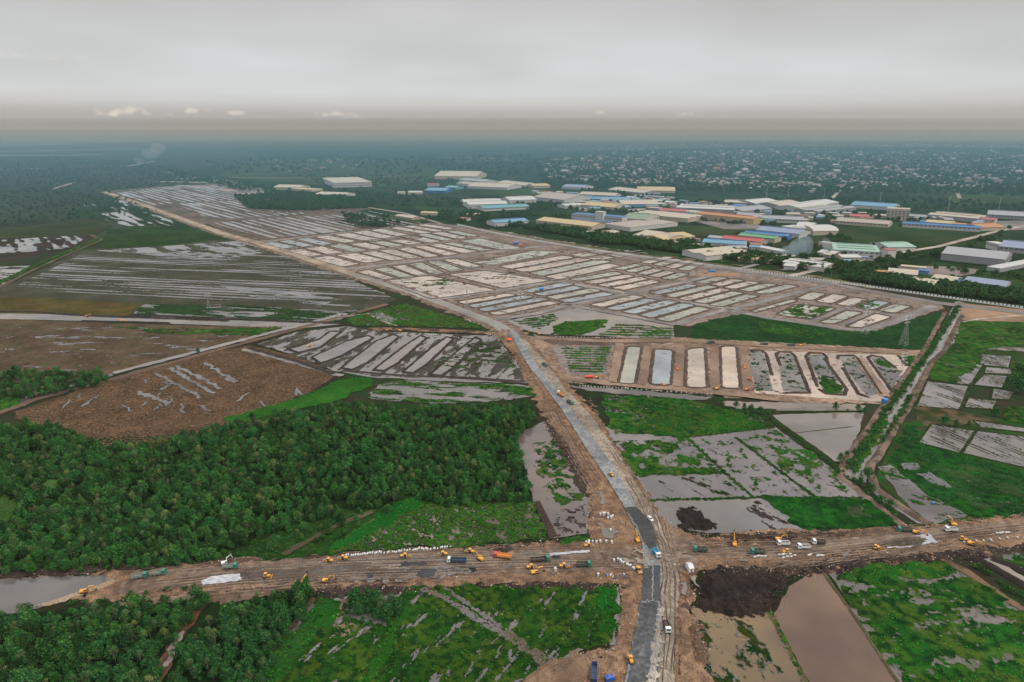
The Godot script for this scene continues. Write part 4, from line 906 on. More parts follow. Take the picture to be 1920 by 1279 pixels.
func make_marks() -> void:
	var st := SurfaceTool.new()
	st.begin(Mesh.PRIMITIVE_TRIANGLES)
	for r in [["215,1103 400,1080 640,1062 900,1052 1190,1046", 13.0, 34], ["1240,1040 1330,1040 1500,1034 1650,1018 1800,996 1950,980", 12.0, 34], ["1252,1300 1254,1180 1258,1090 1250,1030 1236,990 1205,930 1150,845 1090,775 1040,712 1000,662", 4.0, 7], ["1100,1000 1130,930 1080,860 1040,790 1000,720", 5.0, 6]]:
		var line := pts(r[0])
		for k in r[2]:
			var off: float = rng.randf_range(-1, 1) * r[1]
			var a := rng.randf_range(0, 0.6) * (line.size() - 1)
			var z := minf(a + rng.randf_range(0.2, 0.6) * (line.size() - 1), line.size() - 1.001)
			for pair in [0.0, 2.0]:
				var l := PackedVector2Array()
				var u := a
				while u <= z:
					var i := int(u)
					var t := (line[i + 1] - line[i]).normalized()
					l.append(line[i].lerp(line[i + 1], u - i) + Vector2(-t.y, t.x) * (off + pair + 1.5 * n1.get_noise_2d(u * 60.0, k * 37.0)))
					u += 0.08
				if l.size() > 1: ribbon(st, l, rng.randf_range(0.35, 0.8), 0.05 + 0.002 * (k % 12), [Color(0.145, 0.10, 0.078), Color(0.17, 0.125, 0.095), Color(0.30, 0.235, 0.185), Color(0.26, 0.19, 0.145)][k % 4])
	var mi := part("mud", st.commit(), M.soil, self)
	tag(mi, "wheel ruts of wet and dried mud along the earth roads", "", "", "stuff")
	for q in ["1130,1000 1148,990 1160,1000 1150,1012 1135,1010", "1120,985 1126,980 1130,992", "1215,1046 1222,1044 1224,1050", "470,1090 500,1088 496,1094", "930,1066 960,1062 955,1070", "1360,1052 1400,1050 1395,1056", "1560,1046 1600,1040 1590,1048", "1118,925 1124,925 1134,950 1128,948", "1275,1100 1284,1098 1286,1122 1278,1120", "1140,1215 1148,1190 1152,1215", "1300,1090 1310,1085 1312,1105"]:
		water(q, 1.12, Color(0.40, 0.35, 0.31), STEEL, 0.6, 3.0)
	# clods and rubble
	var r := RandomNumberGenerator.new()
	r.seed = 77
	var clod := SurfaceTool.new()
	clod.begin(Mesh.PRIMITIVE_TRIANGLES)
	clod.set_smooth_group(-1)
	var ring := []
	for k in 6: ring.append(Vector3(cos(k * 1.05) * r.randf_range(0.6, 1.0), r.randf_range(-0.1, 0.2), sin(k * 1.05) * r.randf_range(0.6, 1.0)))
	for k in 6:
		clod.set_color(Color.WHITE)
		for v in [Vector3(0.1, 0.7, -0.1), ring[k], ring[(k + 1) % 6], Vector3(0, -0.3, 0), ring[(k + 1) % 6], ring[k]]: clod.add_vertex(v)
	clod.generate_normals()
	var cm := clod.commit()
	cm.surface_set_material(0, M.tinted)
	var spots := []
	for l in [["0,1076 330,1056 500,1050 850,1028 1060,1016", 5.0, 420], ["230,1128 560,1104 800,1102 1000,1094 1150,1098", 5.0, 520], ["1300,1008 1500,998 1760,982 1950,966", 4.0, 420], ["1310,1066 1500,1076 1600,1066 1800,1040 1950,1030", 6.0, 620], ["1020,785 1060,850 1105,930 1105,1005", 4.0, 300], ["1160,1100 1165,1160 1150,1215 1100,1240", 3.5, 220], ["1290,1090 1300,1150 1318,1230", 3.5, 200], ["1120,790 1180,880 1240,970 1270,1000", 2.5, 240], ["1320,1080 1400,1070 1460,1090 1430,1140 1340,1150", 9.0, -420], ["1000,640 1150,642 1400,650", 5.0, 300], ["1200,655 1210,720", 4.0, 160], ["1270,655 1272,720", 4.0, 120], ["1392,655 1402,730", 4.0, 160], ["1060,715 1340,742", 3.0, 160]]:
		var line := pts(l[0])
		for k in absi(l[2]):
			var u := rng.randf() * (line.size() - 1.001)
			var i := int(u)
			var p: Vector2 = line[i].lerp(line[i + 1], u - i) + Vector2(rng.randfn(), rng.randfn()) * l[1] * 0.5
			var v := rng.randf_range(0.6, 1.4)
			spots.append([p, rng.randf_range(0.12, 0.55), ground_y(p), [Color(0.05, 0.034, 0.028), Color(0.16, 0.105, 0.075), Color(0.26, 0.17, 0.12), Color(0.42, 0.37, 0.33)][0 if l[2] < 0 else [0, 0, 1, 1, 2, 2, 1, 2, 1, 3][k % 10]] * v])
	mass("rubble", "clods of earth and rubble strewn along the works", [cm], spots)
	# straw and cut branches on the red-brown plot
	var stick := SurfaceTool.new()
	stick.begin(Mesh.PRIMITIVE_TRIANGLES)
	stick.set_smooth_group(-1)
	stick.set_color(Color.WHITE)
	tube(stick, [Vector3(-1.6, 0.1, 0), Vector3(0, 0.3, 0.2), Vector3(1.7, 0.15, -0.1)], [0.1, 0.16, 0.08], 3)
	stick.generate_normals()
	var sm := stick.commit()
	sm.surface_set_material(0, M.tinted)
	var cut := []
	for p in scatter("40,775 220,712 400,662 470,652 560,672 620,700 590,725 500,768 440,795 330,835 240,855 180,840 100,808", 2.2): cut.append([p, rng.randf_range(0.3, 0.8), 0.2, [Color(0.30, 0.19, 0.105), Color(0.20, 0.115, 0.07), Color(0.10, 0.065, 0.04), Color(0.36, 0.25, 0.14)][rng.randi() % 4]])
	mass("debris", "cut branches and straw lying on the red-brown cleared plot", [sm], cut)
	# tufts wherever grass grows near enough to be told
	var tuft := []
	for k in 3: tuft.append(crown_mesh(420 + k, 0.9, -0.1, 0.5, 18, 0.36, [Color(0.8, 1.0, 0.8), Color(1.3, 1.15, 1.0), Color(0.55, 0.7, 0.7)], 3))
	var low := []
	for o in lawns:
		if o.cell > 1.25: continue
		var lo := Vector2(1e9, 1e9)
		var hi := -lo
		for p in o.poly:
			lo = lo.min(p)
			hi = hi.max(p)
		if lo.length() > 900.0 and hi.length() > 900.0: continue
		var n := mini(int((hi - lo).x * (hi - lo).y / 5.0), 9000)
		for k in n:
			var p := Vector2(rng.randf_range(lo.x, hi.x), rng.randf_range(lo.y, hi.y))
			var h := height_of(o, p)
			if h.x < (-0.7 if k % 2 == 0 else 0.15): continue
			var c: Color = (o.pal[0] as Color).lerp(o.pal[rng.randi() % o.pal.size()], rng.randf())
			low.append([p, rng.randf_range(0.5, 1.5) * (1.0 if h.x > 0.1 else 0.6), h.y, c * rng.randf_range(0.7, 1.5)])
	mass("weeds", "tufts of weeds and rice standing in the green fields", tuft, low)

# ---------------------------------------------------------------- plants
func px(p: Vector3) -> Vector2:                    # where a point lands in the photo
	var d := (p - Vector3(0, CAM_H, 0)).rotated(Vector3.RIGHT, pitch)
	return Vector2(960.0 + FOCAL * d.x / -d.z, 639.5 - FOCAL * d.y / -d.z)

func crown_mesh(seed_: int, w: float, y0: float, y1: float, leaves: int, size: float, cols: Array, lobes := 7) -> ArrayMesh:
	var r := RandomNumberGenerator.new()
	r.seed = seed_
	var vs := PackedVector3Array()
	var ns := PackedVector3Array()
	var cs := PackedColorArray()
	var ix := PackedInt32Array()
	var blobs := []
	for k in lobes:
		var t := (k + 0.5) / lobes
		var rad := w * (0.32 - 0.05 * t) * r.randf_range(0.8, 1.25)
		var off := w * 0.3 * (1.0 - t * t)
		var a := k * 2.4 + r.randf_range(-0.4, 0.4)
		blobs.append([Vector3(cos(a) * off, lerpf(y0 + rad * 0.7, y1 - rad * 0.8, t), sin(a) * off), rad])
	for k in leaves:
		var b: Array = blobs[r.randi() % lobes]
		var d := Vector3(r.randfn(), r.randfn() * 0.85 + 0.25, r.randfn()).normalized()
		var c: Vector3 = b[0] + d * b[1] * r.randf_range(0.72, 1.08) * Vector3(1, 0.85, 1)
		var n := (d + Vector3(r.randfn(), r.randfn(), r.randfn()) * 0.45).normalized()
		var u := n.cross(Vector3(r.randfn(), r.randfn(), r.randfn())).normalized() * size * r.randf_range(0.6, 1.3)
		var v := n.cross(u) * r.randf_range(0.6, 1.0)
		var col: Color = cols[r.randi() % cols.size()]
		col = col * r.randf_range(0.75, 1.25)
		var i0 := vs.size()
		for q in [c - u * 0.5, c + v * 0.5 - n * size * 0.15, c + u * 0.5, c - v * 0.5 - n * size * 0.15]:
			vs.append(q)
			ns.append(n)
			cs.append(col)
		for z in [0, 1, 2, 0, 2, 3]: ix.append(i0 + z)
	var arr := []
	arr.resize(Mesh.ARRAY_MAX)
	arr[Mesh.ARRAY_VERTEX] = vs
	arr[Mesh.ARRAY_NORMAL] = ns
	arr[Mesh.ARRAY_COLOR] = cs
	arr[Mesh.ARRAY_INDEX] = ix
	var m := ArrayMesh.new()
	m.add_surface_from_arrays(Mesh.PRIMITIVE_TRIANGLES, arr)
	m.surface_set_material(0, M.leaf)
	return m

func tube(st: SurfaceTool, path: Array, radii: Array, sides := 6) -> void:
	var rings := []
	for i in path.size():
		var t: Vector3 = (path[mini(i + 1, path.size() - 1)] - path[maxi(i - 1, 0)]).normalized()
		var a := t.cross(Vector3.RIGHT if absf(t.x) < 0.8 else Vector3.BACK).normalized()
		var b := t.cross(a)
		var ring := []
		for k in sides:
			var g := TAU * k / sides
			ring.append(path[i] + (a * cos(g) + b * sin(g)) * radii[i])
		rings.append(ring)
	for i in path.size() - 1:
		for k in sides:
			var n := (k + 1) % sides
			for q in [rings[i][k], rings[i][n], rings[i + 1][k], rings[i][n], rings[i + 1][n], rings[i + 1][k]]:
				st.add_vertex(q)
	for k in range(1, sides - 1):
		for q in [rings[-1][0], rings[-1][k], rings[-1][k + 1], rings[0][0], rings[0][k + 1], rings[0][k]]:
			st.add_vertex(q)

func trunk_mesh(seed_: int, h: float, rad: float, w: float) -> ArrayMesh:
	var r := RandomNumberGenerator.new()
	r.seed = seed_
	var st := SurfaceTool.new()
	st.begin(Mesh.PRIMITIVE_TRIANGLES)
	var lean := Vector3(r.randf_range(-0.3, 0.3), 0, r.randf_range(-0.3, 0.3))
	tube(st, [Vector3(0, -0.3, 0), Vector3(0, h * 0.4, 0) + lean * 0.5, Vector3(0, h, 0) + lean], [rad, rad * 0.7, rad * 0.2])
	for k in 4:
		var a := k * 1.9 + r.randf()
		var s := Vector3(0, h * (0.4 + 0.12 * k), 0) + lean * 0.6
		tube(st, [s, s + Vector3(cos(a) * w * 0.2, h * 0.1, sin(a) * w * 0.2), s + Vector3(cos(a) * w * 0.34, h * 0.24, sin(a) * w * 0.34)], [rad * 0.45, rad * 0.3, rad * 0.1], 5)
	st.generate_normals()
	var m := st.commit()
	m.surface_set_material(0, M.bark)
	return m

func joined(a: ArrayMesh, b: ArrayMesh) -> ArrayMesh:
	var m := ArrayMesh.new()
	for s in [a, b]:
		m.add_surface_from_arrays(Mesh.PRIMITIVE_TRIANGLES, s.surface_get_arrays(0))
		m.surface_set_material(m.get_surface_count() - 1, s.surface_get_material(0))
	return m

func scatter(poly, step: float, skip := -2.0, freq := 3.0, loose := 0.5) -> Array:
	var q: PackedVector2Array = pts(poly) if poly is String else poly
	var lo := Vector2(1e9, 1e9)
	var hi := -lo
	for p in q:
		lo = lo.min(p)
		hi = hi.max(p)
	var out := []
	var z := lo.y
	while z < hi.y:
		var x := lo.x
		while x < hi.x:
			var p := Vector2(x, z) + Vector2(rng.randf_range(-loose, loose), rng.randf_range(-loose, loose)) * step
			if Geometry2D.is_point_in_polygon(p, q) and n2.get_noise_2d(p.x * freq, p.y * freq) > skip:
				out.append(p)
			x += step
		z += step
	return out

func mass(called: String, label: String, meshes: Array, places: Array, parent: Node = null) -> void:      # places: [Vector2, scale, y, tint]
	var holder: Node3D = base(called, Vector3.ZERO)
	tag(holder, label, "", "", "stuff")
	for k in meshes.size():
		var mine := []
		for i in range(k, places.size(), meshes.size()): mine.append(places[i])
		if mine.is_empty(): continue
		var mm := MultiMesh.new()
		mm.transform_format = MultiMesh.TRANSFORM_3D
		mm.use_colors = true
		mm.mesh = meshes[k]
		mm.instance_count = mine.size()
		for i in mine.size():
			var p: Array = mine[i]
			var s: float = p[1]
			var b := Basis(Vector3.UP, rng.randf() * TAU).scaled(Vector3(s * rng.randf_range(0.9, 1.1), s * rng.randf_range(0.85, 1.15), s * rng.randf_range(0.9, 1.1)))
			mm.set_instance_transform(i, Transform3D(b, Vector3(p[0].x, p[2], p[0].y)))
			mm.set_instance_color(i, p[3])
		var mi := MultiMeshInstance3D.new()
		mi.name = "crowns" if meshes.size() > 1 else called
		mi.multimesh = mm
		holder.add_child(mi, true)
		mi.set_meta("kind", "stuff")

func tint(a := 0.75, b := 1.25) -> Color:
	var v := rng.randf_range(a, b)
	return Color(v * rng.randf_range(0.8, 1.5), v, v * rng.randf_range(0.7, 1.1))

func make_plants() -> void:
	plain("bark", Color(0.16, 0.13, 0.10), 0.9)
	var greens := [Color(0.02, 0.092, 0.022), Color(0.032, 0.125, 0.028), Color(0.011, 0.052, 0.018), Color(0.055, 0.145, 0.026), Color(0.02, 0.10, 0.036)]
	var crowns := []
	var trunks := []
	var trees := []
	for k in 8:
		var w: float = [4.4, 5.0, 5.6, 4.0, 6.2, 4.6, 3.2, 3.8][k]
		var top: float = [6.6, 7.4, 7.0, 7.6, 7.4, 5.8, 8.6, 4.6][k]
		if k == 6:
			crowns.append(crown_mesh(100 + k, w, 5.0, top, 210, 0.42, [Color(0.05, 0.13, 0.04), Color(0.08, 0.14, 0.05), Color(0.11, 0.13, 0.06)], 6))
		else:
			crowns.append(crown_mesh(100 + k, w, 0.9, top, 680, 0.55, greens, 8 + k % 4))
		trunks.append(trunk_mesh(200 + k, top * 0.85, 0.15, w))
		trees.append(joined(trunks[k], crowns[k]))
	# the wood: every tree's foot; the 300 that show largest become trees of their own
	var spots := []
	var where := {}
	var which := 0
	for q in [["-200,803 100,803 180,835 240,848 330,826 440,800 560,784 620,764 680,766 830,776 992,764 1008,778 968,830 1000,945 900,948 840,952 760,935 690,958 640,972 560,985 480,1015 440,1052 330,1062 240,1070 -200,1090", 2.9], ["-200,1165 60,1165 150,1150 230,1142 390,1125 385,1140 340,1190 318,1240 300,1320 -200,1320", 2.8], ["330,1250 400,1160 450,1138 520,1120 588,1112 584,1140 530,1212 480,1320 320,1320", 2.8], ["655,1140 700,1128 765,1122 758,1150 720,1172 664,1166", 2.3], ["-100,700 60,700 200,705 205,722 60,748 -100,750", 4.0], ["480,1040 520,1005 690,955 770,932 720,968 600,1030", 6.5]]:
		for p in scatter(q[0], q[1], -0.42, 4.0, 1.1):
			spots.append(p)
			where[p] = which
		which += 1
	var holes := [pts("-60,940 15,930 40,945 20,985 -60,1000"), pts("72,922 85,898 112,903 102,928"), pts("560,900 680,880 700,915 620,960 520,990 470,985")]
	var kept := []
	for p in spots:
		if Geometry2D.is_point_in_polygon(p, holes[0]) or Geometry2D.is_point_in_polygon(p, holes[1]): continue
		if Geometry2D.is_point_in_polygon(p, holes[2]) and rng.randf() < 0.45: continue
		kept.append([p, 0.86 * pow(rng.randf_range(0.68, 1.18), 1.3) * (1.0 + 0.7 * n1.get_noise_2d(p.x * 5.0, p.y * 5.0)), 0.05, tint(0.45, 1.6)])
	kept.sort_custom(func(a, b): return a[0].length_squared() < b[0].length_squared())
	var own := 0
	var rest := []
	for p in kept:
		var at := px(Vector3(p[0].x, 5.0, p[0].y))
		if own < 300 and at.x > 0.0 and at.x < 1920.0 and at.y < 1275.0:
			var k := own % 8
			var t := base("plantation_tree", Vector3(p[0].x, p[2], p[0].y), rng.randf() * TAU)
			t.scale = Vector3.ONE * p[1]
			part("trunk", trunks[k], M.bark, t)
			part("crown", crowns[k], M.leaf, t)
			var w: int = where[p[0]]
			tag(t, ["slender young tree with a dense green crown in the large wood above the cross road", "slender young tree in the wood below the flooded road end, beside the red track", "slender young tree in the wedge of wood between the red track and the crop field", "slender dark tree in the small square grove by the crop field", "tree in the thicket beside the brown marsh", "sparse young tree on the grassy margin of the large wood"][w], "tree", ["trees of the large wood", "trees of the wood below the flooded road end", "trees of the wood wedge", "trees of the square grove", "trees of the thicket", "trees on the wood's margin"][w])
			own += 1
		else:
			rest.append(p)
	mass("forest", "dense dark green young wood filling the land beside the cross road", trees, rest)
	# free-standing trees
	var lone := [[1352, 762, 9, 0], [1380, 764, 8, 1], [1408, 772, 9, 1], [1425, 776, 10, 1], [1440, 784, 8, 1], [1395, 768, 7, 1], [1566, 770, 9, 2], [1608, 772, 8, 3], [1620, 776, 7, 3], [1770, 800, 12, 4], [1792, 800, 7, 5], [1816, 800, 6, 5], [1866, 780, 11, 6], [1902, 735, 20, 7], [1910, 712, 22, 7], [372, 664, 8, 8], [312, 448, 14, 9], [1575, 868, 9, 10], [1587, 858, 6, 10], [1625, 902, 12, 11], [1632, 925, 10, 12], [1650, 945, 8, 12], [1612, 912, 8, 12], [1667, 955, 9, 12], [370, 1128, 10, 13], [555, 1124, 10, 14]]
	var says := ["round tree at the head of the hedge row above the green paddy", "bushy tree in the hedge row above the green paddy", "lone tree on the bank above the pale square pond", "small tree at the corner of the pale square pond", "broad dark tree mirrored in the flooded stubble paddy", "small tree beside the broad tree over the stubble paddy", "lone tree on the brown strip right of the stubble paddies", "big dark tree beyond the paddies near the frame's edge", "small tree on the bank of the straight ditch", "tree at the edge of the long green field by the track", "bushy tree at the foot of the square pond beside the dike", "round tree where the two dikes meet", "bushy tree growing along the ditch below the dikes", "tree standing at the lip of the left arm of the cross road", "tree at the corner of the wood by the upright excavator"]
	for q in lone:
		var p := P(q[0], q[1])
		var k := rng.randi() % 6
		var t := base("tree", Vector3(p.x, ground_y(Vector2(p.x, p.z)), p.z), rng.randf() * TAU)
		t.scale = Vector3.ONE * (q[2] / 9.5) * Vector3(1.15, 1, 1.15)
		part("trunk", trunks[k], M.bark, t)
		part("crown", crowns[k], M.leaf, t)
		tag(t, says[q[3]], "tree", "free-standing trees")
	# bushes and rows
	var bush := []
	for k in 4: bush.append(crown_mesh(300 + k, 2.6, 0.0, 1.9, 170, 0.45, greens, 4))
	var along := []
	for l in [["1795,575 1768,622 1730,678 1690,733 1660,775 1640,805 1590,880", 3.0, 1.6], ["1708,745 1682,790 1650,835", 3.0, 1.3], ["1655,790 1632,830 1598,885", 2.0, 1.0], ["1345,768 1395,774 1440,790 1450,800", 2.4, 1.2], ["1820,1058 1870,1090 1940,1135", 2.6, 1.3], ["1590,895 1625,925 1680,970", 3.0, 1.3], ["1200,760 1280,768 1350,772", 2.4, 0.8], ["120,1130 250,1122 380,1108", 4.0, 0.9], ["130,1072 330,1058 430,1048", 4.0, 1.0], ["1480,820 1560,872 1575,890", 2.5, 0.8], ["470,1042 560,1000 690,960", 1.4, 0.8], ["450,1048 540,1010 640,975 760,945", 1.6, 0.7], ["655,1118 650,1165 715,1175 765,1150", 1.2, 0.8], ["640,592 690,586", 4.0, 1.2], ["1500,772 1620,770", 5.0, 0.7], ["690,505 760,530", 20.0, 0.6]]:
		var line := pts(l[0])
		for i in line.size() - 1:
			var n := int(line[i].distance_to(line[i + 1]) / l[1])
			for s in n:
				var p := line[i].lerp(line[i + 1], (s + rng.randf()) / maxf(n, 1)) + Vector2(rng.randfn(), rng.randfn()) * 1.1
				along.append([p, l[2] * rng.randf_range(0.6, 1.25), ground_y(p) - 0.05, tint()])
	mass("shrubbery", "low green shrubs along the ditches, dikes and hedge rows", bush, along)
	# trees among the sheds and the town, and the plantation beyond
	var clump := []
	for k in 4: clump.append(crown_mesh(500 + k, 9.0, 0.0, 8.5, 150, 2.0, [Color(0.02, 0.07, 0.022), Color(0.03, 0.095, 0.028), Color(0.015, 0.05, 0.02)], 6))
	var far := []
	var open_ := []
	for l in [["820,296 970,297", 90], ["850,303 960,300", 60], ["-100,288 60,283 270,279", 150], ["0,291 130,290 190,288", 100], ["240,312 290,302", 40]]: open_.append(strip(l[0], l[1]))
	for q in [["860,408 960,425 1140,455 1340,484 1540,508 1760,548 1960,572 1960,562 1760,538 1640,510 1540,496 1340,468 1160,448 1080,430 1000,424", 6.0, -0.25, 1.1], ["1560,520 1760,550 1960,575 1960,556 1760,534", 4.5, -0.6, 1.05], ["780,395 900,398 1080,402 1060,412 920,412 860,418 800,412", 13.0, 0.0, 1.0], ["1110,440 1300,452 1310,478 1200,466 1100,452", 8.0, -0.2, 1.0], ["820,372 1100,378 1240,398 1420,420 1560,424 1500,430 1300,416 1080,398 850,384", 15.0, 0.1, 1.0], ["1060,352 1320,374 1480,400 1450,408 1300,388 1100,366", 18.0, 0.05, 1.0], ["440,368 560,362 700,374 690,390 560,395 470,392", 8.0, -0.3, 1.0], ["400,340 640,352 760,362 900,382 780,395 640,370 480,352", 24.0, 0.1, 1.0], ["1380,440 1580,436 1720,480 1660,490 1560,500 1420,488", 13.0, 0.12, 0.9], ["1560,490 1720,484 1880,436 1890,442 1740,490 1620,512 1580,512", 9.0, 0.0, 0.9], ["1740,495 1960,510 1960,560 1780,545", 14.0, 0.15, 0.9], ["1150,378 1380,385 1620,395 1900,430 1700,425 1400,400", 18.0, 0.1, 1.0], ["1440,372 1700,370 1960,385 1960,402 1700,395 1400,380", 22.0, 0.0, 1.1], ["640,400 700,402 760,412 740,424 660,428", 9.0, 0.1, 0.8], ["560,330 720,330 860,336 820,350 620,352", 30.0, 0.0, 1.0], ["310,318 400,334 520,356 640,376 640,382 480,360 340,334", 16.0, -0.1, 1.0]]:
		for p in scatter(q[0], q[1], q[2], 1.3): far.append([p, q[3] * rng.randf_range(0.6, 1.25), -0.4, tint(0.75, 1.25)])
	for q in [["1000,300 1250,280 1500,275 2050,280 2050,372 1700,362 1400,362 1180,356 1020,350", 24.0, -0.3, 1.4], ["640,300 1000,290 1000,330 700,328", 60.0, 0.0, 1.8], ["700,262 2050,266 2050,282 1000,284", 90.0, 0.0, 1.8], ["380,300 640,296 620,325 420,326", 60.0, 0.0, 1.6], ["-60,300 100,292 330,312 380,342 200,356 300,398 180,410 -60,430", 30.0, -0.25, 0.75]]:
		for p in scatter(q[0], q[1], q[2], 0.6):
			var bare := false
			for z in open_: bare = bare or Geometry2D.is_point_in_polygon(p, z)
			if bare: continue
			far.append([p, q[3] * rng.randf_range(0.5, 1.25), -0.6, tint(0.75, 1.25)])
	mass("treeline", "far woodland, orchard and street trees around the estate and the town", clump, far)

# ---------------------------------------------------------------- solids
func face(st: SurfaceTool, q: Array) -> void:      # convex ring, clockwise seen from outside
	for k in range(1, q.size() - 1):
		st.add_vertex(q[0])
		st.add_vertex(q[k])
		st.add_vertex(q[k + 1])

# a polygon in (z, y) swept along x from x0 to x1
func extrude(st: SurfaceTool, prof: PackedVector2Array, x0: float, x1: float, b := Basis.IDENTITY, at := Vector3.ZERO) -> void:
	var tri := Geometry2D.triangulate_polygon(prof)
	var area := 0.0
	var n := prof.size()
	for i in n: area += prof[i].cross(prof[(i + 1) % n])
	var v := func(x: float, p: Vector2) -> Vector3: return at + b * Vector3(x, p.y, p.x)
	for k in range(0, tri.size(), 3):
		var t := [prof[tri[k]], prof[tri[k + 1]], prof[tri[k + 2]]]
		if (t[1] - t[0]).cross(t[2] - t[0]) > 0.0: t = [t[0], t[2], t[1]]
		face(st, [v.call(x0, t[0]), v.call(x0, t[2]), v.call(x0, t[1])])
		face(st, [v.call(x1, t[0]), v.call(x1, t[1]), v.call(x1, t[2])])
	for i in n:
		var p := prof[i]
		var q := prof[(i + 1) % n]
		if area > 0.0:
			face(st, [v.call(x0, p), v.call(x1, p), v.call(x1, q), v.call(x0, q)])
		else:
			face(st, [v.call(x0, q), v.call(x1, q), v.call(x1, p), v.call(x0, p)])

func box(st: SurfaceTool, c: Vector3, s: Vector3, ch := 0.0, b := Basis.IDENTITY) -> void:
	var h := s * 0.5
	if ch <= 0.0:
		extrude(st, PackedVector2Array([Vector2(-h.z, -h.y), Vector2(h.z, -h.y), Vector2(h.z, h.y), Vector2(-h.z, h.y)]), -h.x, h.x, b, c)
	else:
		extrude(st, PackedVector2Array([Vector2(-h.z, -h.y + ch), Vector2(-h.z + ch, -h.y), Vector2(h.z - ch, -h.y), Vector2(h.z, -h.y + ch), Vector2(h.z, h.y - ch), Vector2(h.z - ch, h.y), Vector2(-h.z + ch, h.y), Vector2(-h.z, h.y - ch)]), -h.x, h.x, b, c)

func begin() -> SurfaceTool:
	var st := SurfaceTool.new()
	st.begin(Mesh.PRIMITIVE_TRIANGLES)
	st.set_smooth_group(-1)
	return st

func done(st: SurfaceTool) -> ArrayMesh:
	st.generate_normals()
	return st.commit()

func a_box(c: Vector3, s: Vector3, ch := 0.0, b := Basis.IDENTITY) -> ArrayMesh:
	var st := begin()
	box(st, c, s, ch, b)
	return done(st)

func disc(st: SurfaceTool, c: Vector3, axis: Vector3, r: float, w: float, hole := 0.0, sides := 14) -> void:
	var a := axis.cross(Vector3.UP if absf(axis.y) < 0.9 else Vector3.RIGHT).normalized()
	var b := axis.cross(a)
	for k in sides:
		var g0 := TAU * k / sides
		var g1 := TAU * (k + 1) / sides
		var d0 := a * cos(g0) + b * sin(g0)
		var d1 := a * cos(g1) + b * sin(g1)
		for s in [-1.0, 1.0]:
			var o: Vector3 = c + axis * w * 0.5 * s
			var ring := [o + d0 * hole, o + d0 * r, o + d1 * r, o + d1 * hole]
			if s > 0.0: ring.reverse()
			face(st, ring)
		var p := axis * w * 0.5
		face(st, [c - p + d1 * r, c + p + d1 * r, c + p + d0 * r, c - p + d0 * r])
		if hole > 0.0: face(st, [c - p + d0 * hole, c + p + d0 * hole, c + p + d1 * hole, c - p + d1 * hole])

# ---------------------------------------------------------------- sheds and factories
var PAINT := {"cream": Color(0.62, 0.54, 0.42), "white": Color(0.68, 0.67, 0.64), "grey": Color(0.42, 0.42, 0.44), "blue": Color(0.05, 0.20, 0.46), "sky": Color(0.16, 0.38, 0.56), "teal": Color(0.16, 0.42, 0.46), "red": Color(0.52, 0.10, 0.10), "orange": Color(0.60, 0.27, 0.11), "yellow": Color(0.66, 0.50, 0.25), "green": Color(0.14, 0.42, 0.22), "mint": Color(0.38, 0.58, 0.48), "sage": Color(0.27, 0.36, 0.25), "taupe": Color(0.50, 0.42, 0.36), "lilac": Color(0.30, 0.36, 0.52), "rust": Color(0.36, 0.17, 0.12), "dark": Color(0.06, 0.07, 0.09), "plaster": Color(0.40, 0.39, 0.37), "sand": Color(0.36, 0.31, 0.25), "slate": Color(0.20, 0.19, 0.19)}

func sheeting(kind: String, c: String) -> Material:
	var key := kind + "_" + c
	if M.has(key): return M[key]
	var m := StandardMaterial3D.new()
	m.resource_name = key
	m.albedo_color = (PAINT[c] as Color).linear_to_srgb()
	m.roughness = 0.55 if kind == "roof" else 0.7
	m.albedo_texture = M.sheet_tex if kind == "roof" else M.stain_tex
	m.uv1_triplanar = true
	m.uv1_world_triplanar = false
	m.uv1_scale = Vector3(0.03, 0.07, 0.11) if kind == "roof" else Vector3(0.05, 0.09, 0.05)
	M[key] = m
	return m

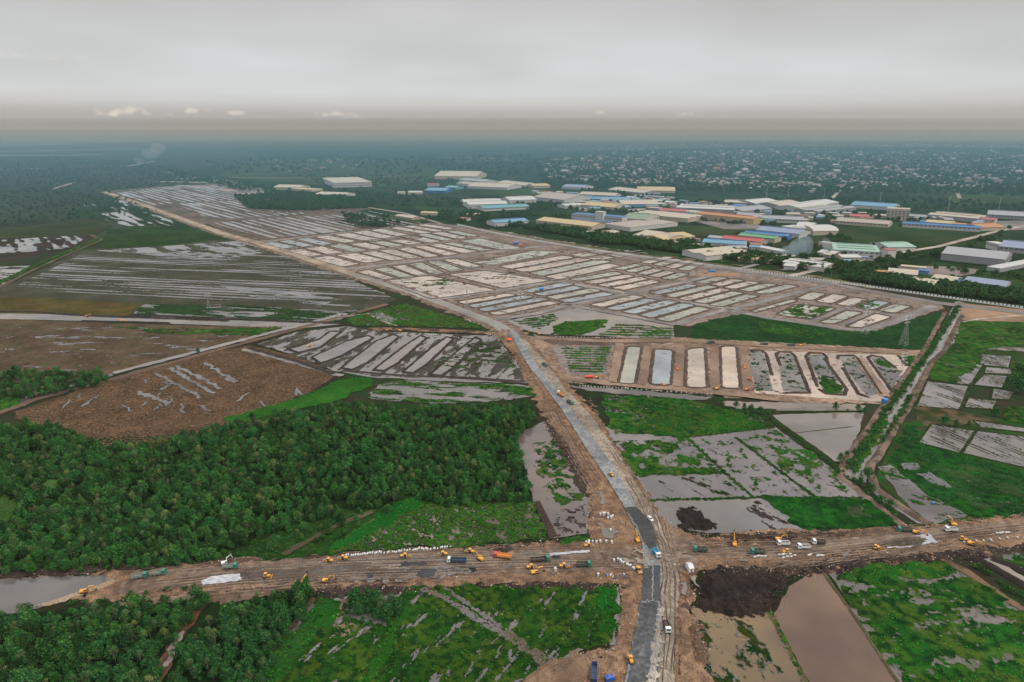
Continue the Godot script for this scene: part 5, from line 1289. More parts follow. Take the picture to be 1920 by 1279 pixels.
# p0 - p1: ends of the near eaves in photo pixels; d depth; h height of the eaves
func shed(p0: Vector2, p1: Vector2, d: float, h: float, style: String, roof: String, wall: String, label: String, opts := "") -> void:
	d *= 1.3
	h *= 0.85 if not opts.contains("tower") else 1.0
	var a := P(p0.x, p0.y, h)
	var b := P(p1.x, p1.y, h)
	var ax := Vector3(b.x - a.x, 0, b.z - a.z)
	var L := ax.length()
	var o := base("tower_block" if opts.contains("tower") else "warehouse", Vector3((a.x + b.x) / 2, -0.4, (a.z + b.z) / 2), -atan2(ax.z, ax.x))
	tag(o, label, "building", "buildings of the industrial estate")
	var wm := sheeting("wall", wall)
	var rm := sheeting("roof", roof)
	var x := L / 2
	var H := h + 0.4
	var walls := begin()
	var tops := begin()
	var spans := 1
	for k in [2, 3, 4]: if opts.contains("x%d" % k): spans = k
	if style == "flat":
		extrude(walls, PackedVector2Array([Vector2(0, 0), Vector2(0, H), Vector2(-d, H), Vector2(-d, 0)]), -x, x)
		extrude(tops, PackedVector2Array([Vector2(0.3, H + 0.02), Vector2(0.3, H + 0.5), Vector2(-d - 0.3, H + 0.5), Vector2(-d - 0.3, H + 0.02)]), -x - 0.3, x + 0.3)
	else:
		for k in spans:
			var z0 := -d * k / spans
			var z1 := -d * (k + 1) / spans
			var w := z0 - z1
			var rise := w * (0.5 * tan(deg_to_rad(9.0)))
			var under := PackedVector2Array([Vector2(z0, 0), Vector2(z0, H)])
			var over := PackedVector2Array()
			var low := PackedVector2Array()
			if style == "arch":
				for s in 9:
					var g := PI * s / 8.0
					var q := Vector2(z0 - w * (0.5 - 0.5 * cos(g)), H + sin(g) * w * 0.13)
					under.append(q)
					over.append(q + Vector2(0.8 * cos(g), 0.45))
					low.append(q + Vector2(0.8 * cos(g), 0.06))
			else:
				under.append(Vector2((z0 + z1) / 2, H + rise))
				over = PackedVector2Array([Vector2(z0 + 0.9, H + 0.32), Vector2((z0 + z1) / 2, H + rise + 0.45), Vector2(z1 - 0.9, H + 0.32)])
				low = PackedVector2Array([Vector2(z0 + 0.9, H - 0.05), Vector2((z0 + z1) / 2, H + rise + 0.06), Vector2(z1 - 0.9, H - 0.05)])
			under.append(Vector2(z1, H))
			under.append(Vector2(z1, 0))
			extrude(walls, under, -x, x)
			low.reverse()
			over.append_array(low)
			extrude(tops, over, -x - 0.8, x + 0.8)
			if L > 50.0 and style == "gable" and not opts.contains("plain"):
				var mid := (z0 + z1) / 2
				part("ridge_vent", a_box(Vector3(0, H + rise + 0.95, mid), Vector3(L * 0.82, 1.0, 2.6), 0.3), sheeting("roof", "blue" if roof == "sky" else "red" if roof == "orange" else roof), o)
	part("wall", done(walls), wm, o)
	part("roof", done(tops), rm, o)
	var bays := clampi(int(L / 7.0), 2, 18)
	if opts.contains("cols"):
		for k in bays + 1:
			part("column", a_box(Vector3(lerpf(-x, x, float(k) / bays), H * 0.5, 0.25), Vector3(0.9, H, 0.6)), sheeting("wall", "dark" if opts.contains("darkcols") else "grey"), o)
	if opts.contains("win"):
		var rows := 2 if H > 12.0 else 1
		if opts.contains("tower"): rows = 6
		for j in rows:
			for k in bays:
				var wy := H * (0.7 if rows == 1 else 0.35 + 0.4 * j) if rows < 3 else 2.5 + (H - 4.0) * j / rows
				part("window", a_box(Vector3(lerpf(-x, x, (k + 0.5) / bays), wy, 0.06), Vector3(L / bays * 0.55, minf(1.8, H * 0.2), 0.18)), plain("pane", Color(0.05, 0.07, 0.09), 0.15), o)
	if opts.contains("door"):
		for k in range(0, bays, 3):
			part("door", a_box(Vector3(lerpf(-x, x, (k + 0.5) / bays), H * 0.24, 0.08), Vector3(minf(4.5, L / bays * 0.7), H * 0.46, 0.2)), plain("shutter", Color(0.10, 0.11, 0.13), 0.5), o)
	if opts.contains("side"):
		for k in 4:
			part("window", a_box(Vector3(x + 0.06, H * 0.55, -d * (k + 0.5) / 4.0), Vector3(0.18, H * 0.25, d * 0.12)), plain("pane", Color(0.05, 0.07, 0.09), 0.15), o)

func make_estate() -> void:
	M.sheet_tex = noise_tex(0.03, 0.55, 1.0, 61, 0, 512, 5)
	M.stain_tex = noise_tex(0.02, 0.6, 1.0, 62, 0, 512, 5)
	var L: Array = [
		[814, 330, 893, 331, 150, 14, "gable", "cream", "cream", "long beige hall standing alone in the dark far plain", ""],
		[860, 337, 906, 341, 60, 8, "gable", "grey", "white", "low pale blue-grey block in front of the long beige hall", ""],
		[856, 343, 886, 347, 50, 8, "gable", "taupe", "white", "mauve-roofed shed left of the row of beige roofs", ""],
		[876, 349, 951, 352, 90, 9, "gable", "cream", "white", "wide beige-roofed shed with a low white front in the far row", ""],
		[930, 342, 985, 348, 60, 7, "gable", "cream", "grey", "low buff shed at the right end of the far row", ""],
		[796, 357, 835, 358, 60, 8, "gable", "sky", "blue", "bright blue shed at the edge of the brown field", "plain"],
		[834, 351, 854, 352, 40, 8, "gable", "teal", "teal", "small dark teal shed beside the bright blue shed", ""],
		[801, 346, 822, 346, 25, 7, "gable", "red", "white", "small red-roofed house behind the bright blue shed", ""],
		[1001, 349, 1032, 348, 50, 9, "gable", "yellow", "cream", "isolated cream and yellow house block before the dark grove", "win"],
		[1053, 350, 1095, 352, 60, 8, "gable", "lilac", "white", "blue-grey roofed white shed right of the dark grove", ""],
		[879, 384, 952, 382, 95, 12, "gable", "white", "white", "large white twin-roofed hall with columns by the green meadow", "x2 cols door"],
		[908, 391, 993, 387, 40, 8, "gable", "teal", "white", "long low teal-roofed shed in front of the white twin hall", "win"],
		[956, 376, 1007, 374, 60, 10, "gable", "white", "white", "white hall with a colonnaded front behind the teal shed", "cols"],
		[1000, 369, 1058, 375, 100, 12, "gable", "taupe", "white", "grey-pink roofed hall with white gable beside the blue roof", "cols"],
		[1048, 368, 1094, 371, 60, 10, "flat", "blue", "blue", "flat vivid blue roof behind the grey-pink hall", ""],
		[928, 418, 991, 414, 35, 9, "gable", "sky", "white", "white-walled workshop with a light blue roof near the wall road", "door"],
		[1005, 413, 1110, 425, 45, 8, "gable", "yellow", "cream", "very long straw-yellow shed before the blue-striped factory", "plain"],
		[1072, 401, 1166, 408, 24, 18, "flat", "blue", "white", "tall white factory with blue roof bands and many windows", "win cols"],
		[1075, 411, 1146, 417, 9, 11, "flat", "blue", "white", "lower blue-roofed annex along the front of the tall white factory", "win"],
		[1116, 397, 1131, 398, 12, 25, "flat", "white", "white", "white stair tower rising from the blue-banded factory", "tower"],
		[1166, 409, 1211, 412, 70, 12, "gable", "sage", "white", "sage-green roofed hall at the right end of the blue-banded factory", "side"],
		[1182, 427, 1271, 417, 60, 9, "flat", "taupe", "white", "flat brown-roofed hall with a bright white side wall", ""],
		[1090, 438, 1118, 436, 20, 6, "gable", "cream", "white", "small white house among the trees by the wall road", ""],
		[1130, 437, 1143, 437, 16, 6, "arch", "rust", "rust", "small crimson arched hut among the trees", ""],
		[1141, 440, 1161, 434, 20, 6, "gable", "cream", "cream", "small buff shed beside the crimson hut", ""],
		[1187, 441, 1222, 446, 60, 8, "gable", "cream", "cream", "pale shed at the left of three touching roofs", ""],
		[1222, 446, 1246, 450, 55, 8, "gable", "taupe", "cream", "grey-brown shed in the middle of three touching roofs", ""],
		[1245, 450, 1303, 443, 45, 9, "gable", "yellow", "cream", "ochre-yellow shed at the right of three touching roofs", "plain"],
		[1185, 400, 1290, 410, 60, 10, "gable", "cream", "cream", "broad cream hall with several parallel ridges before the red roof", "x3 plain"],
		[1235, 394, 1283, 397, 30, 14, "gable", "red", "white", "red-roofed hall above the broad cream hall", "plain"],
		[1284, 396, 1303, 398, 20, 16, "flat", "white", "white", "white office block at the end of the red-roofed hall", "win"],
		[1268, 389, 1376, 394, 60, 12, "gable", "white", "grey", "long white-roofed hall with blue-grey flank behind the orange factory", "x2"],
		[1305, 400, 1413, 411, 30, 14, "gable", "orange", "yellow", "long orange-walled factory with a brick red roof beside a paved yard", "cols door"],
		[1140, 355, 1206, 362, 60, 8, "gable", "cream", "grey", "buff-roofed shed in the first row before the town", ""],
		[1195, 357, 1266, 358, 80, 8, "gable", "yellow", "cream", "wide sand-coloured roof in the first row before the town", ""],
		[1215, 368, 1259, 371, 20, 7, "flat", "grey", "grey", "narrow grey shed among trees before the town", ""],
		[1085, 364, 1152, 367, 50, 9, "gable", "cream", "cream", "buff-roofed hall above the bright blue roofs", ""],
		[1108, 373, 1182, 374, 40, 8, "gable", "sky", "blue", "long light blue roof between buff-roofed halls", ""],
		[1090, 384, 1150, 389, 60, 9, "gable", "yellow", "white", "peach-roofed hall with white columned front", "cols"],
		[1060, 386, 1092, 384, 30, 8, "gable", "white", "white", "white shed left of the peach-roofed hall", ""],
		[1165, 383, 1236, 383, 70, 9, "gable", "cream", "sky", "buff hall with blue lower roofs right of the peach-roofed hall", ""],
		[1246, 379, 1263, 380, 25, 7, "gable", "white", "white", "small white shed right of the buff hall with blue roofs", ""],
		[1358, 379, 1413, 381, 40, 9, "gable", "cream", "cream", "cream hall with two pale roofs left of the high-mast lamps", ""],
		[1372, 391, 1406, 387, 40, 8, "gable", "blue", "blue", "deep blue roof below the cream hall by the high-mast lamps", "plain"],
		[1393, 396, 1448, 391, 55, 8, "gable", "grey", "grey", "grey shed beside the deep blue roof", ""],
		[1378, 404, 1421, 407, 45, 11, "gable", "grey", "grey", "grey gabled hall behind the orange factory's end", ""],
		[1421, 409, 1506, 413, 40, 9, "gable", "grey", "white", "long light grey hall with a white wall beside the meadow", "win"],
		[1420, 383, 1466, 379, 70, 8, "gable", "white", "grey", "pale shed in the far cluster behind the meadow, its left end", ""],
		[1464, 386, 1506, 381, 60, 8, "gable", "cream", "grey", "buff shed in the middle of the far cluster behind the meadow", ""],
		[1504, 391, 1573, 379, 55, 9, "gable", "white", "white", "long white roof slanting up across the far cluster", ""],
		[1510, 394, 1562, 387, 30, 8, "gable", "cream", "cream", "cream roof below the long slanting white roof", ""],
		[1534, 397, 1606, 389, 50, 8, "gable", "grey", "grey", "grey ribbed shed at the right of the far cluster", "x2"],
		[1595, 384, 1676, 389, 60, 9, "gable", "sky", "white", "blue-roofed hall with a pale flank behind the cream tower block", ""],
		[1492, 428, 1522, 430, 50, 11, "arch", "white", "cream", "white barrel-roofed hall, the larger of a pair", ""],
		[1525, 434, 1572, 433, 45, 9, "arch", "white", "cream", "white barrel-roofed hall, the smaller of a pair", ""],
		[1465, 424, 1492, 428, 30, 9, "flat", "white", "white", "white flat block joined to the larger barrel-roofed hall", "win"],
		[1317, 454, 1397, 459, 32, 9, "gable", "sky", "white", "light blue shed at the front of the row of coloured roofs", "cols door"],
		[1352, 447, 1427, 454, 30, 9, "gable", "red", "grey", "salmon red shed in the row of coloured roofs", ""],
		[1384, 441, 1453, 448, 26, 9, "gable", "green", "cream", "emerald green shed in the row of coloured roofs", ""],
		[1394, 437, 1476, 444, 26, 10, "gable", "blue", "blue", "royal blue shed in the row of coloured roofs", ""],
		[1418, 431, 1499, 439, 45, 10, "gable", "lilac", "white", "grey-blue shed at the back of the row of coloured roofs", ""],
		[1325, 480, 1402, 472, 45, 9, "gable", "cream", "white", "beige hall below the row of coloured roofs", "x2 plain"],
		[1384, 484, 1448, 489, 28, 6, "gable", "yellow", "cream", "low yellowish sheds right of the beige hall", "x2 plain"],
		[1420, 463, 1466, 472, 14, 6, "gable", "white", "white", "narrow white shed beside the smoke", "plain"],
		[1468, 491, 1546, 501, 30, 7, "gable", "white", "taupe", "white and pink roofed workshop below the smoke", "x2 win"],
		[1470, 498, 1491, 500, 18, 6, "gable", "white", "white", "small white gabled shed in front of the workshop below the smoke", "plain"],
		[1515, 499, 1546, 503, 20, 6, "gable", "taupe", "white", "pinkish gabled shed in front of the workshop below the smoke", "plain"],
		[1563, 468, 1650, 473, 55, 11, "gable", "mint", "white", "mint-green roofed factory with stepped ridges", "x3 win"],
		[1535, 454, 1563, 458, 14, 11, "flat", "grey", "cream", "grey slab building left of the mint-green factory", ""],
		[1533, 473, 1563, 477, 25, 6, "gable", "white", "white", "white gabled shed in front of the grey slab building", "plain"],
		[1652, 467, 1666, 470, 12, 14, "flat", "red", "white", "small tower with a red cap at the corner of the mint factory", "tower"],
		[1666, 464, 1718, 463, 40, 8, "gable", "mint", "white", "pale shed with vans beside it right of the red-capped tower", ""],
		[1584, 480, 1640, 484, 8, 5, "flat", "lilac", "white", "low white wing in front of the mint-green factory", "win"],
		[1766, 475, 1884, 487, 62, 12, "gable", "grey", "grey", "huge plain light grey warehouse with panelled walls", "plain cols side"],
		[1850, 453, 1872, 458, 14, 13, "flat", "white", "white", "white office cube behind the huge grey warehouse", "win"],
		[1874, 462, 1960, 470, 60, 10, "gable", "lilac", "grey", "blue-lilac roofed hall cut by the frame", "win"],
		[1665, 511, 1720, 516, 30, 7, "gable", "cream", "teal", "buff long roof by the rubble yard, teal below the eaves", ""],
		[1672, 518, 1718, 524, 14, 6, "gable", "cream", "cream", "low buff shed in front of the buff long roof", "plain"],
		[1705, 529, 1750, 535, 32, 7, "gable", "cream", "teal", "buff gabled hall with turquoise ends", "win"],
		[1744, 524, 1788, 530, 34, 7, "gable", "cream", "sky", "second buff gabled hall with a turquoise end, beside the first", "plain"],
		[1690, 499, 1736, 503, 10, 6, "gable", "cream", "cream", "narrow cream shed at the back of the rubble yard", "plain"],
		[1722, 507, 1742, 509, 12, 6, "gable", "blue", "sky", "small bright blue shed in the rubble yard", "plain"],
		[1636, 508, 1658, 511, 12, 9, "flat", "orange", "orange", "peach-coloured house among dark trees", "win"],
		[1807, 527, 1884, 537, 30, 8, "gable", "lilac", "white", "white hall with a blue-grey roof behind a row of dark trees", "win side"],
		[1876, 504, 1960, 488, 14, 6, "flat", "white", "grey", "long white canopy roof at the frame's edge", ""],
		[1693, 419, 1839, 428, 24, 9, "gable", "blue", "white", "very long royal blue roofed building facing the meadow", "win"],
		[1735, 416, 1786, 420, 30, 9, "gable", "yellow", "yellow", "yellow-roofed shed behind the very long blue roof", "plain"],
		[1785, 422, 1832, 425, 30, 8, "gable", "orange", "cream", "apricot-roofed shed behind the very long blue roof", "plain"],
		[1840, 427, 1886, 426, 45, 8, "gable", "orange", "cream", "apricot-roofed hall at the end of the very long blue roof", ""],
		[1664, 391, 1707, 393, 24, 26, "flat", "cream", "cream", "tall cream tower block with dark window bands", "tower win"],
		[1567, 414, 1666, 421, 45, 8, "gable", "taupe", "cream", "long grey-pink roofed hall with a cream wall", "win"],
		[1593, 405, 1628, 407, 30, 8, "gable", "red", "cream", "small red roof on the long grey-pink hall's far side", ""],
		[1690, 404, 1736, 407, 25, 8, "gable", "grey", "white", "white-fronted hall right of the tower block", "win"],
		[1740, 402, 1833, 410, 55, 10, "gable", "cream", "grey", "broad pale hall with wide gables behind the yellow shed", "x2"],
		[1838, 411, 1866, 413, 25, 8, "gable", "red", "white", "white house with a dark red roof by the apricot hall", "win"],
		[1852, 402, 1960, 408, 60, 9, "gable", "grey", "grey", "grey hall beside the paved lorry park", "win"],
		[625, 343, 697, 341, 220, 20, "flat", "cream", "white", "great white block with dark stripes and columns on the far plain", "cols darkcols win"],
		[512, 351, 560, 352, 60, 9, "gable", "cream", "cream", "low buff hall left of the great white block", "plain"],
		[545, 354, 585, 356, 40, 7, "flat", "yellow", "cream", "low sandy shed in front of the great white block", ""],
		[590, 364, 645, 366, 50, 7, "gable", "cream", "white", "pale shed among trees in front of the great white block", "plain"],
		[745, 361, 758, 361, 20, 7, "gable", "cream", "white", "small cream house left of the bright blue shed", ""],
		[765, 361, 790, 361, 30, 7, "gable", "white", "cream", "white house cluster next to the bright blue shed", "win"],
		[788, 399, 818, 400, 20, 6, "gable", "yellow", "cream", "yellowish-roofed house by the road from the far plots", ""],
		[862, 409, 876, 410, 12, 6, "gable", "red", "white", "red-roofed house among trees beside the road", ""],
		[876, 402, 900, 401, 10, 5, "gable", "yellow", "yellow", "bright yellow low roof among trees", "plain"],
		[740, 404, 772, 409, 20, 5, "gable", "cream", "taupe", "dusty buff shed by the far corner of the pond plots", "plain"]]
	for q in L:
		shed(Vector2(q[0], q[1]), Vector2(q[2], q[3]), q[4], q[5], q[6], q[7], q[8], q[9], q[10])
	# smaller sheds between the halls
	for q in scatter("1000,360 1240,372 1460,398 1640,400 1900,420 1900,440 1720,432 1600,425 1460,418 1240,400 1060,395", 50.0) + scatter("1180,440 1320,445 1480,470 1640,490 1620,500 1460,492 1300,470", 46.0):
		var s := px(Vector3(q.x, 5.0, q.y))
		var w: float = rng.randf_range(12, 36) * 1279.0 / q.length() * 0.5
		var rc: String = ["cream", "grey", "white", "taupe", "rust", "sky"][rng.randi() % 6]
		var wc: String = ["white", "cream", "grey"][rng.randi() % 3]
		shed(s - Vector2(w, 0), s + Vector2(w, rng.randf_range(-0.5, 2.0)), rng.randf_range(9, 22), rng.randf_range(4, 6.5), "gable", rc, wc, "small low shed with a %s roof and %s walls among trees between the halls" % [{"sky": "light blue", "rust": "rust red", "taupe": "grey-brown"}.get(rc, rc), wc], "plain")
	# the town
	var kinds := []
	for k in 4:
		var c: String = ["sand", "plaster", "slate", "rust"][k]
		var w := begin()
		extrude(w, PackedVector2Array([Vector2(-5, 0), Vector2(5, 0), Vector2(5, 6), Vector2(0, 8.6), Vector2(-5, 6)]), -7, 7)
		var r := begin()
		extrude(r, PackedVector2Array([Vector2(-5.8, 5.9), Vector2(0, 8.8), Vector2(5.8, 5.9), Vector2(5.8, 6.4), Vector2(0, 9.3), Vector2(-5.8, 6.4)]), -7.6, 7.6)
		kinds.append([done(w), sheeting("wall", ["plaster", "plaster", "taupe", "plaster"][k]), done(r), sheeting("roof", c)])
	var spots := []
	for q in [["1010,302 1150,290 1400,282 1980,290 1980,362 1700,350 1500,362 1300,350 1150,345 1030,335", 25.0, 0.17, 3.0], ["1000,282 1200,272 1700,270 1980,276 1980,292 1400,284", 62.0, 0.12, 1.6], ["480,300 720,298 700,318 540,322", 60.0, 0.3, 1.2]]:
		for p in scatter(q[0], q[1]):
			if n1.get_noise_2d(p.x * 0.5, p.y * 0.5) + 0.7 * n2.get_noise_2d(p.x * 2.2, p.y * 2.2) > q[2]: spots.append(p)
	spots.sort_custom(func(a, b): return a.length_squared() < b.length_squared())
	var rest := []
	for i in spots.size():
		var p: Vector2 = spots[i]
		var at := px(Vector3(p.x, 4, p.y))
		if i < 300 and at.x > 0 and at.x < 1920:
			var k: int = [0, 1, 0, 1, 2, 3][i % 6]
			var h := base("town_house", Vector3(p.x, -0.6, p.y), rng.randf_range(-0.4, 0.4) + (PI / 2 if rng.randf() < 0.35 else 0.0))
			h.scale = Vector3(rng.randf_range(0.6, 1.5), rng.randf_range(0.7, 1.2), rng.randf_range(0.6, 1.1))
			part("wall", kinds[k][0], kinds[k][1], h)
			part("roof", kinds[k][2], kinds[k][3], h)
			tag(h, ["pale house with a cream pitched roof in the near edge of the town", "white-roofed house in the near edge of the town", "house with a grey-brown pitched roof in the near edge of the town", "house with a brick red pitched roof in the near edge of the town"][k], "house", "houses in the near edge of the town")
		else:
			rest.append([p, rng.randf_range(0.45, 1.1) * (2.2 if rng.randf() < 0.04 else 1.0), -0.6, Color.WHITE])
	var both := []
	for k in [0, 2, 1, 2, 3]:
		var m := ArrayMesh.new()
		m.add_surface_from_arrays(Mesh.PRIMITIVE_TRIANGLES, kinds[k][0].surface_get_arrays(0))
		m.surface_set_material(0, kinds[k][1])
		m.add_surface_from_arrays(Mesh.PRIMITIVE_TRIANGLES, kinds[k][2].surface_get_arrays(0))
		m.surface_set_material(1, kinds[k][3])
		both.append(m)
	for l in ["1040,340 1200,318 1500,300 1980,292", "1250,360 1330,320 1380,290 1400,276", "1560,372 1600,330 1640,300", "1000,310 1300,302 1700,318 1980,330", "1800,372 1780,330 1760,296"]: gravel_road(l, 11.0, 0.1, GRIT, PALE)
	mass("far_town", "hazy sprawl of far pale houses merging into the horizon", both, rest)
	# white wall along the plots
	var line := pts("858,422 922,437 1006,453 1068,463 1140,474 1256,489 1400,508 1536,526 1680,546 1816,565 1925,580")
	var o := base("boundary_wall", Vector3(line[0].x, 0, line[0].y))
	tag(o, "long white panelled wall between the pond plots and the estate", "wall")
	var panel := a_box(Vector3(0, 1.35, 0), Vector3(2.7, 2.3, 0.25), 0.04)
	var post := a_box(Vector3(0, 1.0, 0), Vector3(0.35, 2.4, 0.35), 0.03)
	var wm := plain("white_paint", Color(0.74, 0.74, 0.72), 0.6)
	var total := 0.0
	for i in line.size() - 1: total += line[i].distance_to(line[i + 1])
	var step := maxf(4.0, total / 298.0)
	var s := 0.0
	for i in line.size() - 1:
		var seg := line[i].distance_to(line[i + 1])
		var d := (line[i + 1] - line[i]) / seg
		while s < seg:
			var p := line[i] + d * s
			var q := part("panel", panel, wm, o, Vector3(p.x - line[0].x, 0.3, p.y - line[0].y))
			q.rotation.y = -d.angle()
			s += step
		s -= seg
	var foot := part("plinth", bank_mesh(line, 0.9, 0.7, 0.75, 0.0, Color(0.35, 0.33, 0.31), 8.0, 0.0), M.tinted, o, Vector3(-line[0].x, 0, -line[0].y))
	masts()

# ---------------------------------------------------------------- masts and pylons
func bar(st: SurfaceTool, a: Vector3, b: Vector3, r: float) -> void:
	tube(st, [a, b], [r, r], 4)

func masts() -> void:
	var steel := plain("galvanised", Color(0.42, 0.43, 0.44), 0.5, 0.6)
	var pole := begin()
	tube(pole, [Vector3(0, -0.5, 0), Vector3(0, 34, 0)], [0.75, 0.4], 8)
	var pm := done(pole)
	var head := begin()
	disc(head, Vector3(0, 33.6, 0), Vector3.UP, 2.2, 0.8, 0.5, 10)
	var hm := done(head)
	for q in [[1437, 370, "slender high mast lamp behind the cream hall"], [1478, 369, "slender high mast lamp between the far cluster and the town, second of its row"], [1544, 376, "slender high mast lamp above the long slanting white roof"], [1649, 385, "slender high mast lamp beside the tower block"], [1778, 394, "slender high mast lamp behind the broad pale hall"], [1872, 396, "slender high mast lamp behind the lorry park"]]:
		var p := P(q[0], q[1])
		var o := base("mast_lamp", Vector3(p.x, -0.5, p.z))
		tag(o, q[2], "lamp post", "high mast lamps of the estate")
		part("pole", pm, steel, o)
		part("lamp_ring", hm, steel, o)
	var lamp := begin()
	tube(lamp, [Vector3(0, 0, 0), Vector3(0, 8.6, 0), Vector3(0.3, 9.2, 0), Vector3(1.6, 9.5, 0)], [0.14, 0.1, 0.08, 0.07], 6)
	var lm := done(lamp)
	var lh := a_box(Vector3(1.9, 9.5, 0), Vector3(0.9, 0.16, 0.34), 0.04)
	for q in [[1003, 451], [1061, 460], [1177, 475], [1310, 492], [1352, 498], [1558, 525], [1630, 536], [1805, 560]]:
		var p := P(q[0], q[1])
		var o := base("street_lamp", Vector3(p.x, 0.0, p.z), 1.2)
		tag(o, "grey street lamp behind the long white wall", "street lamp", "street lamps behind the white wall")
		part("pole", lm, steel, o)
		part("lamp_head", lh, steel, o)
	# lattice pylons
	var tower := func(h: float, foot: float) -> Array:
		var legs := begin()
		var brace := begin()
		var arms := begin()
		var w := func(y: float) -> float: return lerpf(foot, 0.9, clampf(y / (h * 0.72), 0, 1)) * 0.5
		for sx in [-1, 1]:
			for sz in [-1, 1]:
				for k in 8:
					var y0 := h * k / 8.0
					var y1 := h * (k + 1) / 8.0
					bar(legs, Vector3(sx * w.call(y0), y0, sz * w.call(y0)), Vector3(sx * w.call(y1), y1, sz * w.call(y1)), 0.11)
		for k in 8:
			var y0 := h * k / 8.0
			var y1 := h * (k + 1) / 8.0
			for s in [-1, 1]:
				for f in 2:
					var a := Vector3(w.call(y0), y0, s * w.call(y0))
					var b := Vector3(-w.call(y1), y1, s * w.call(y1))
					var c := Vector3(-w.call(y0), y0, s * w.call(y0))
					var d := Vector3(w.call(y1), y1, s * w.call(y1))
					if f == 1:
						a = Vector3(a.z, a.y, a.x)
						b = Vector3(b.z, b.y, b.x)
						c = Vector3(c.z, c.y, c.x)
						d = Vector3(d.z, d.y, d.x)
					bar(brace, a, b, 0.055)
					bar(brace, c, d, 0.055)
		for y in [0.74, 0.84, 0.94]:
			for s in [-1, 1]:
				bar(arms, Vector3(s * 0.4, h * y, 0.4), Vector3(s * foot * 0.75, h * y + 0.2, 0), 0.12)
				bar(arms, Vector3(s * 0.4, h * y, -0.4), Vector3(s * foot * 0.75, h * y + 0.2, 0), 0.12)
				bar(arms, Vector3(s * 0.4, h * y + 1.4, 0), Vector3(s * foot * 0.75, h * y + 0.2, 0), 0.1)
		return [done(legs), done(brace), done(arms)]
	var t: Array = tower.call(31.0, 6.5)
	for q in [[392, 578, 0.62, "lattice pylon standing on the green strip beyond the straight ditch"], [876, 588, 0.9, "lattice pylon beside the main road where the pond plots begin"], [976, 592, 0.95, "lattice pylon at the near edge of the pond plots"], [1622, 626, 0.9, "lattice pylon at the rounded corner of the plots' perimeter road"], [1694, 648, 1.0, "lattice pylon in the green field before the canal"], [1688, 716, 0.85, "thin lattice pylon at the end of the looping ditches"]]:
		var p := P(q[0], q[1])
		var o := base("lattice_pylon", Vector3(p.x, 0.0, p.z), 0.5)
		o.scale = Vector3.ONE * q[2]
		tag(o, q[3], "pylon", "lattice pylons")
		part("legs", t[0], steel, o)
		part("bracing", t[1], steel, o)
		part("crossarms", t[2], steel, o)

# ---------------------------------------------------------------- machines: front towards +x
func paint(c: Color, key: String) -> Material:
	var m := plain("paint_" + key, c, 0.4)
	m.clearcoat_enabled = true
	m.clearcoat = 0.3
	return m

func wheel(o: Node3D, at: Vector3, r: float, w: float) -> void:
	var key := "wheel_%d_%d" % [int(r * 100), int(w * 100)]
	if not M.has(key):
		var st := begin()
		disc(st, Vector3.ZERO, Vector3.BACK, r, w, r * 0.55)
		var rim := begin()
		disc(rim, Vector3.ZERO, Vector3.BACK, r * 0.56, w * 0.8)
		M[key] = [done(st), done(rim)]
	var t := part("wheel", M[key][0], plain("rubber", Color(0.02, 0.02, 0.02), 0.9), o, at)
	part("rim", M[key][1], plain("rim", Color(0.30, 0.28, 0.26), 0.5), t)

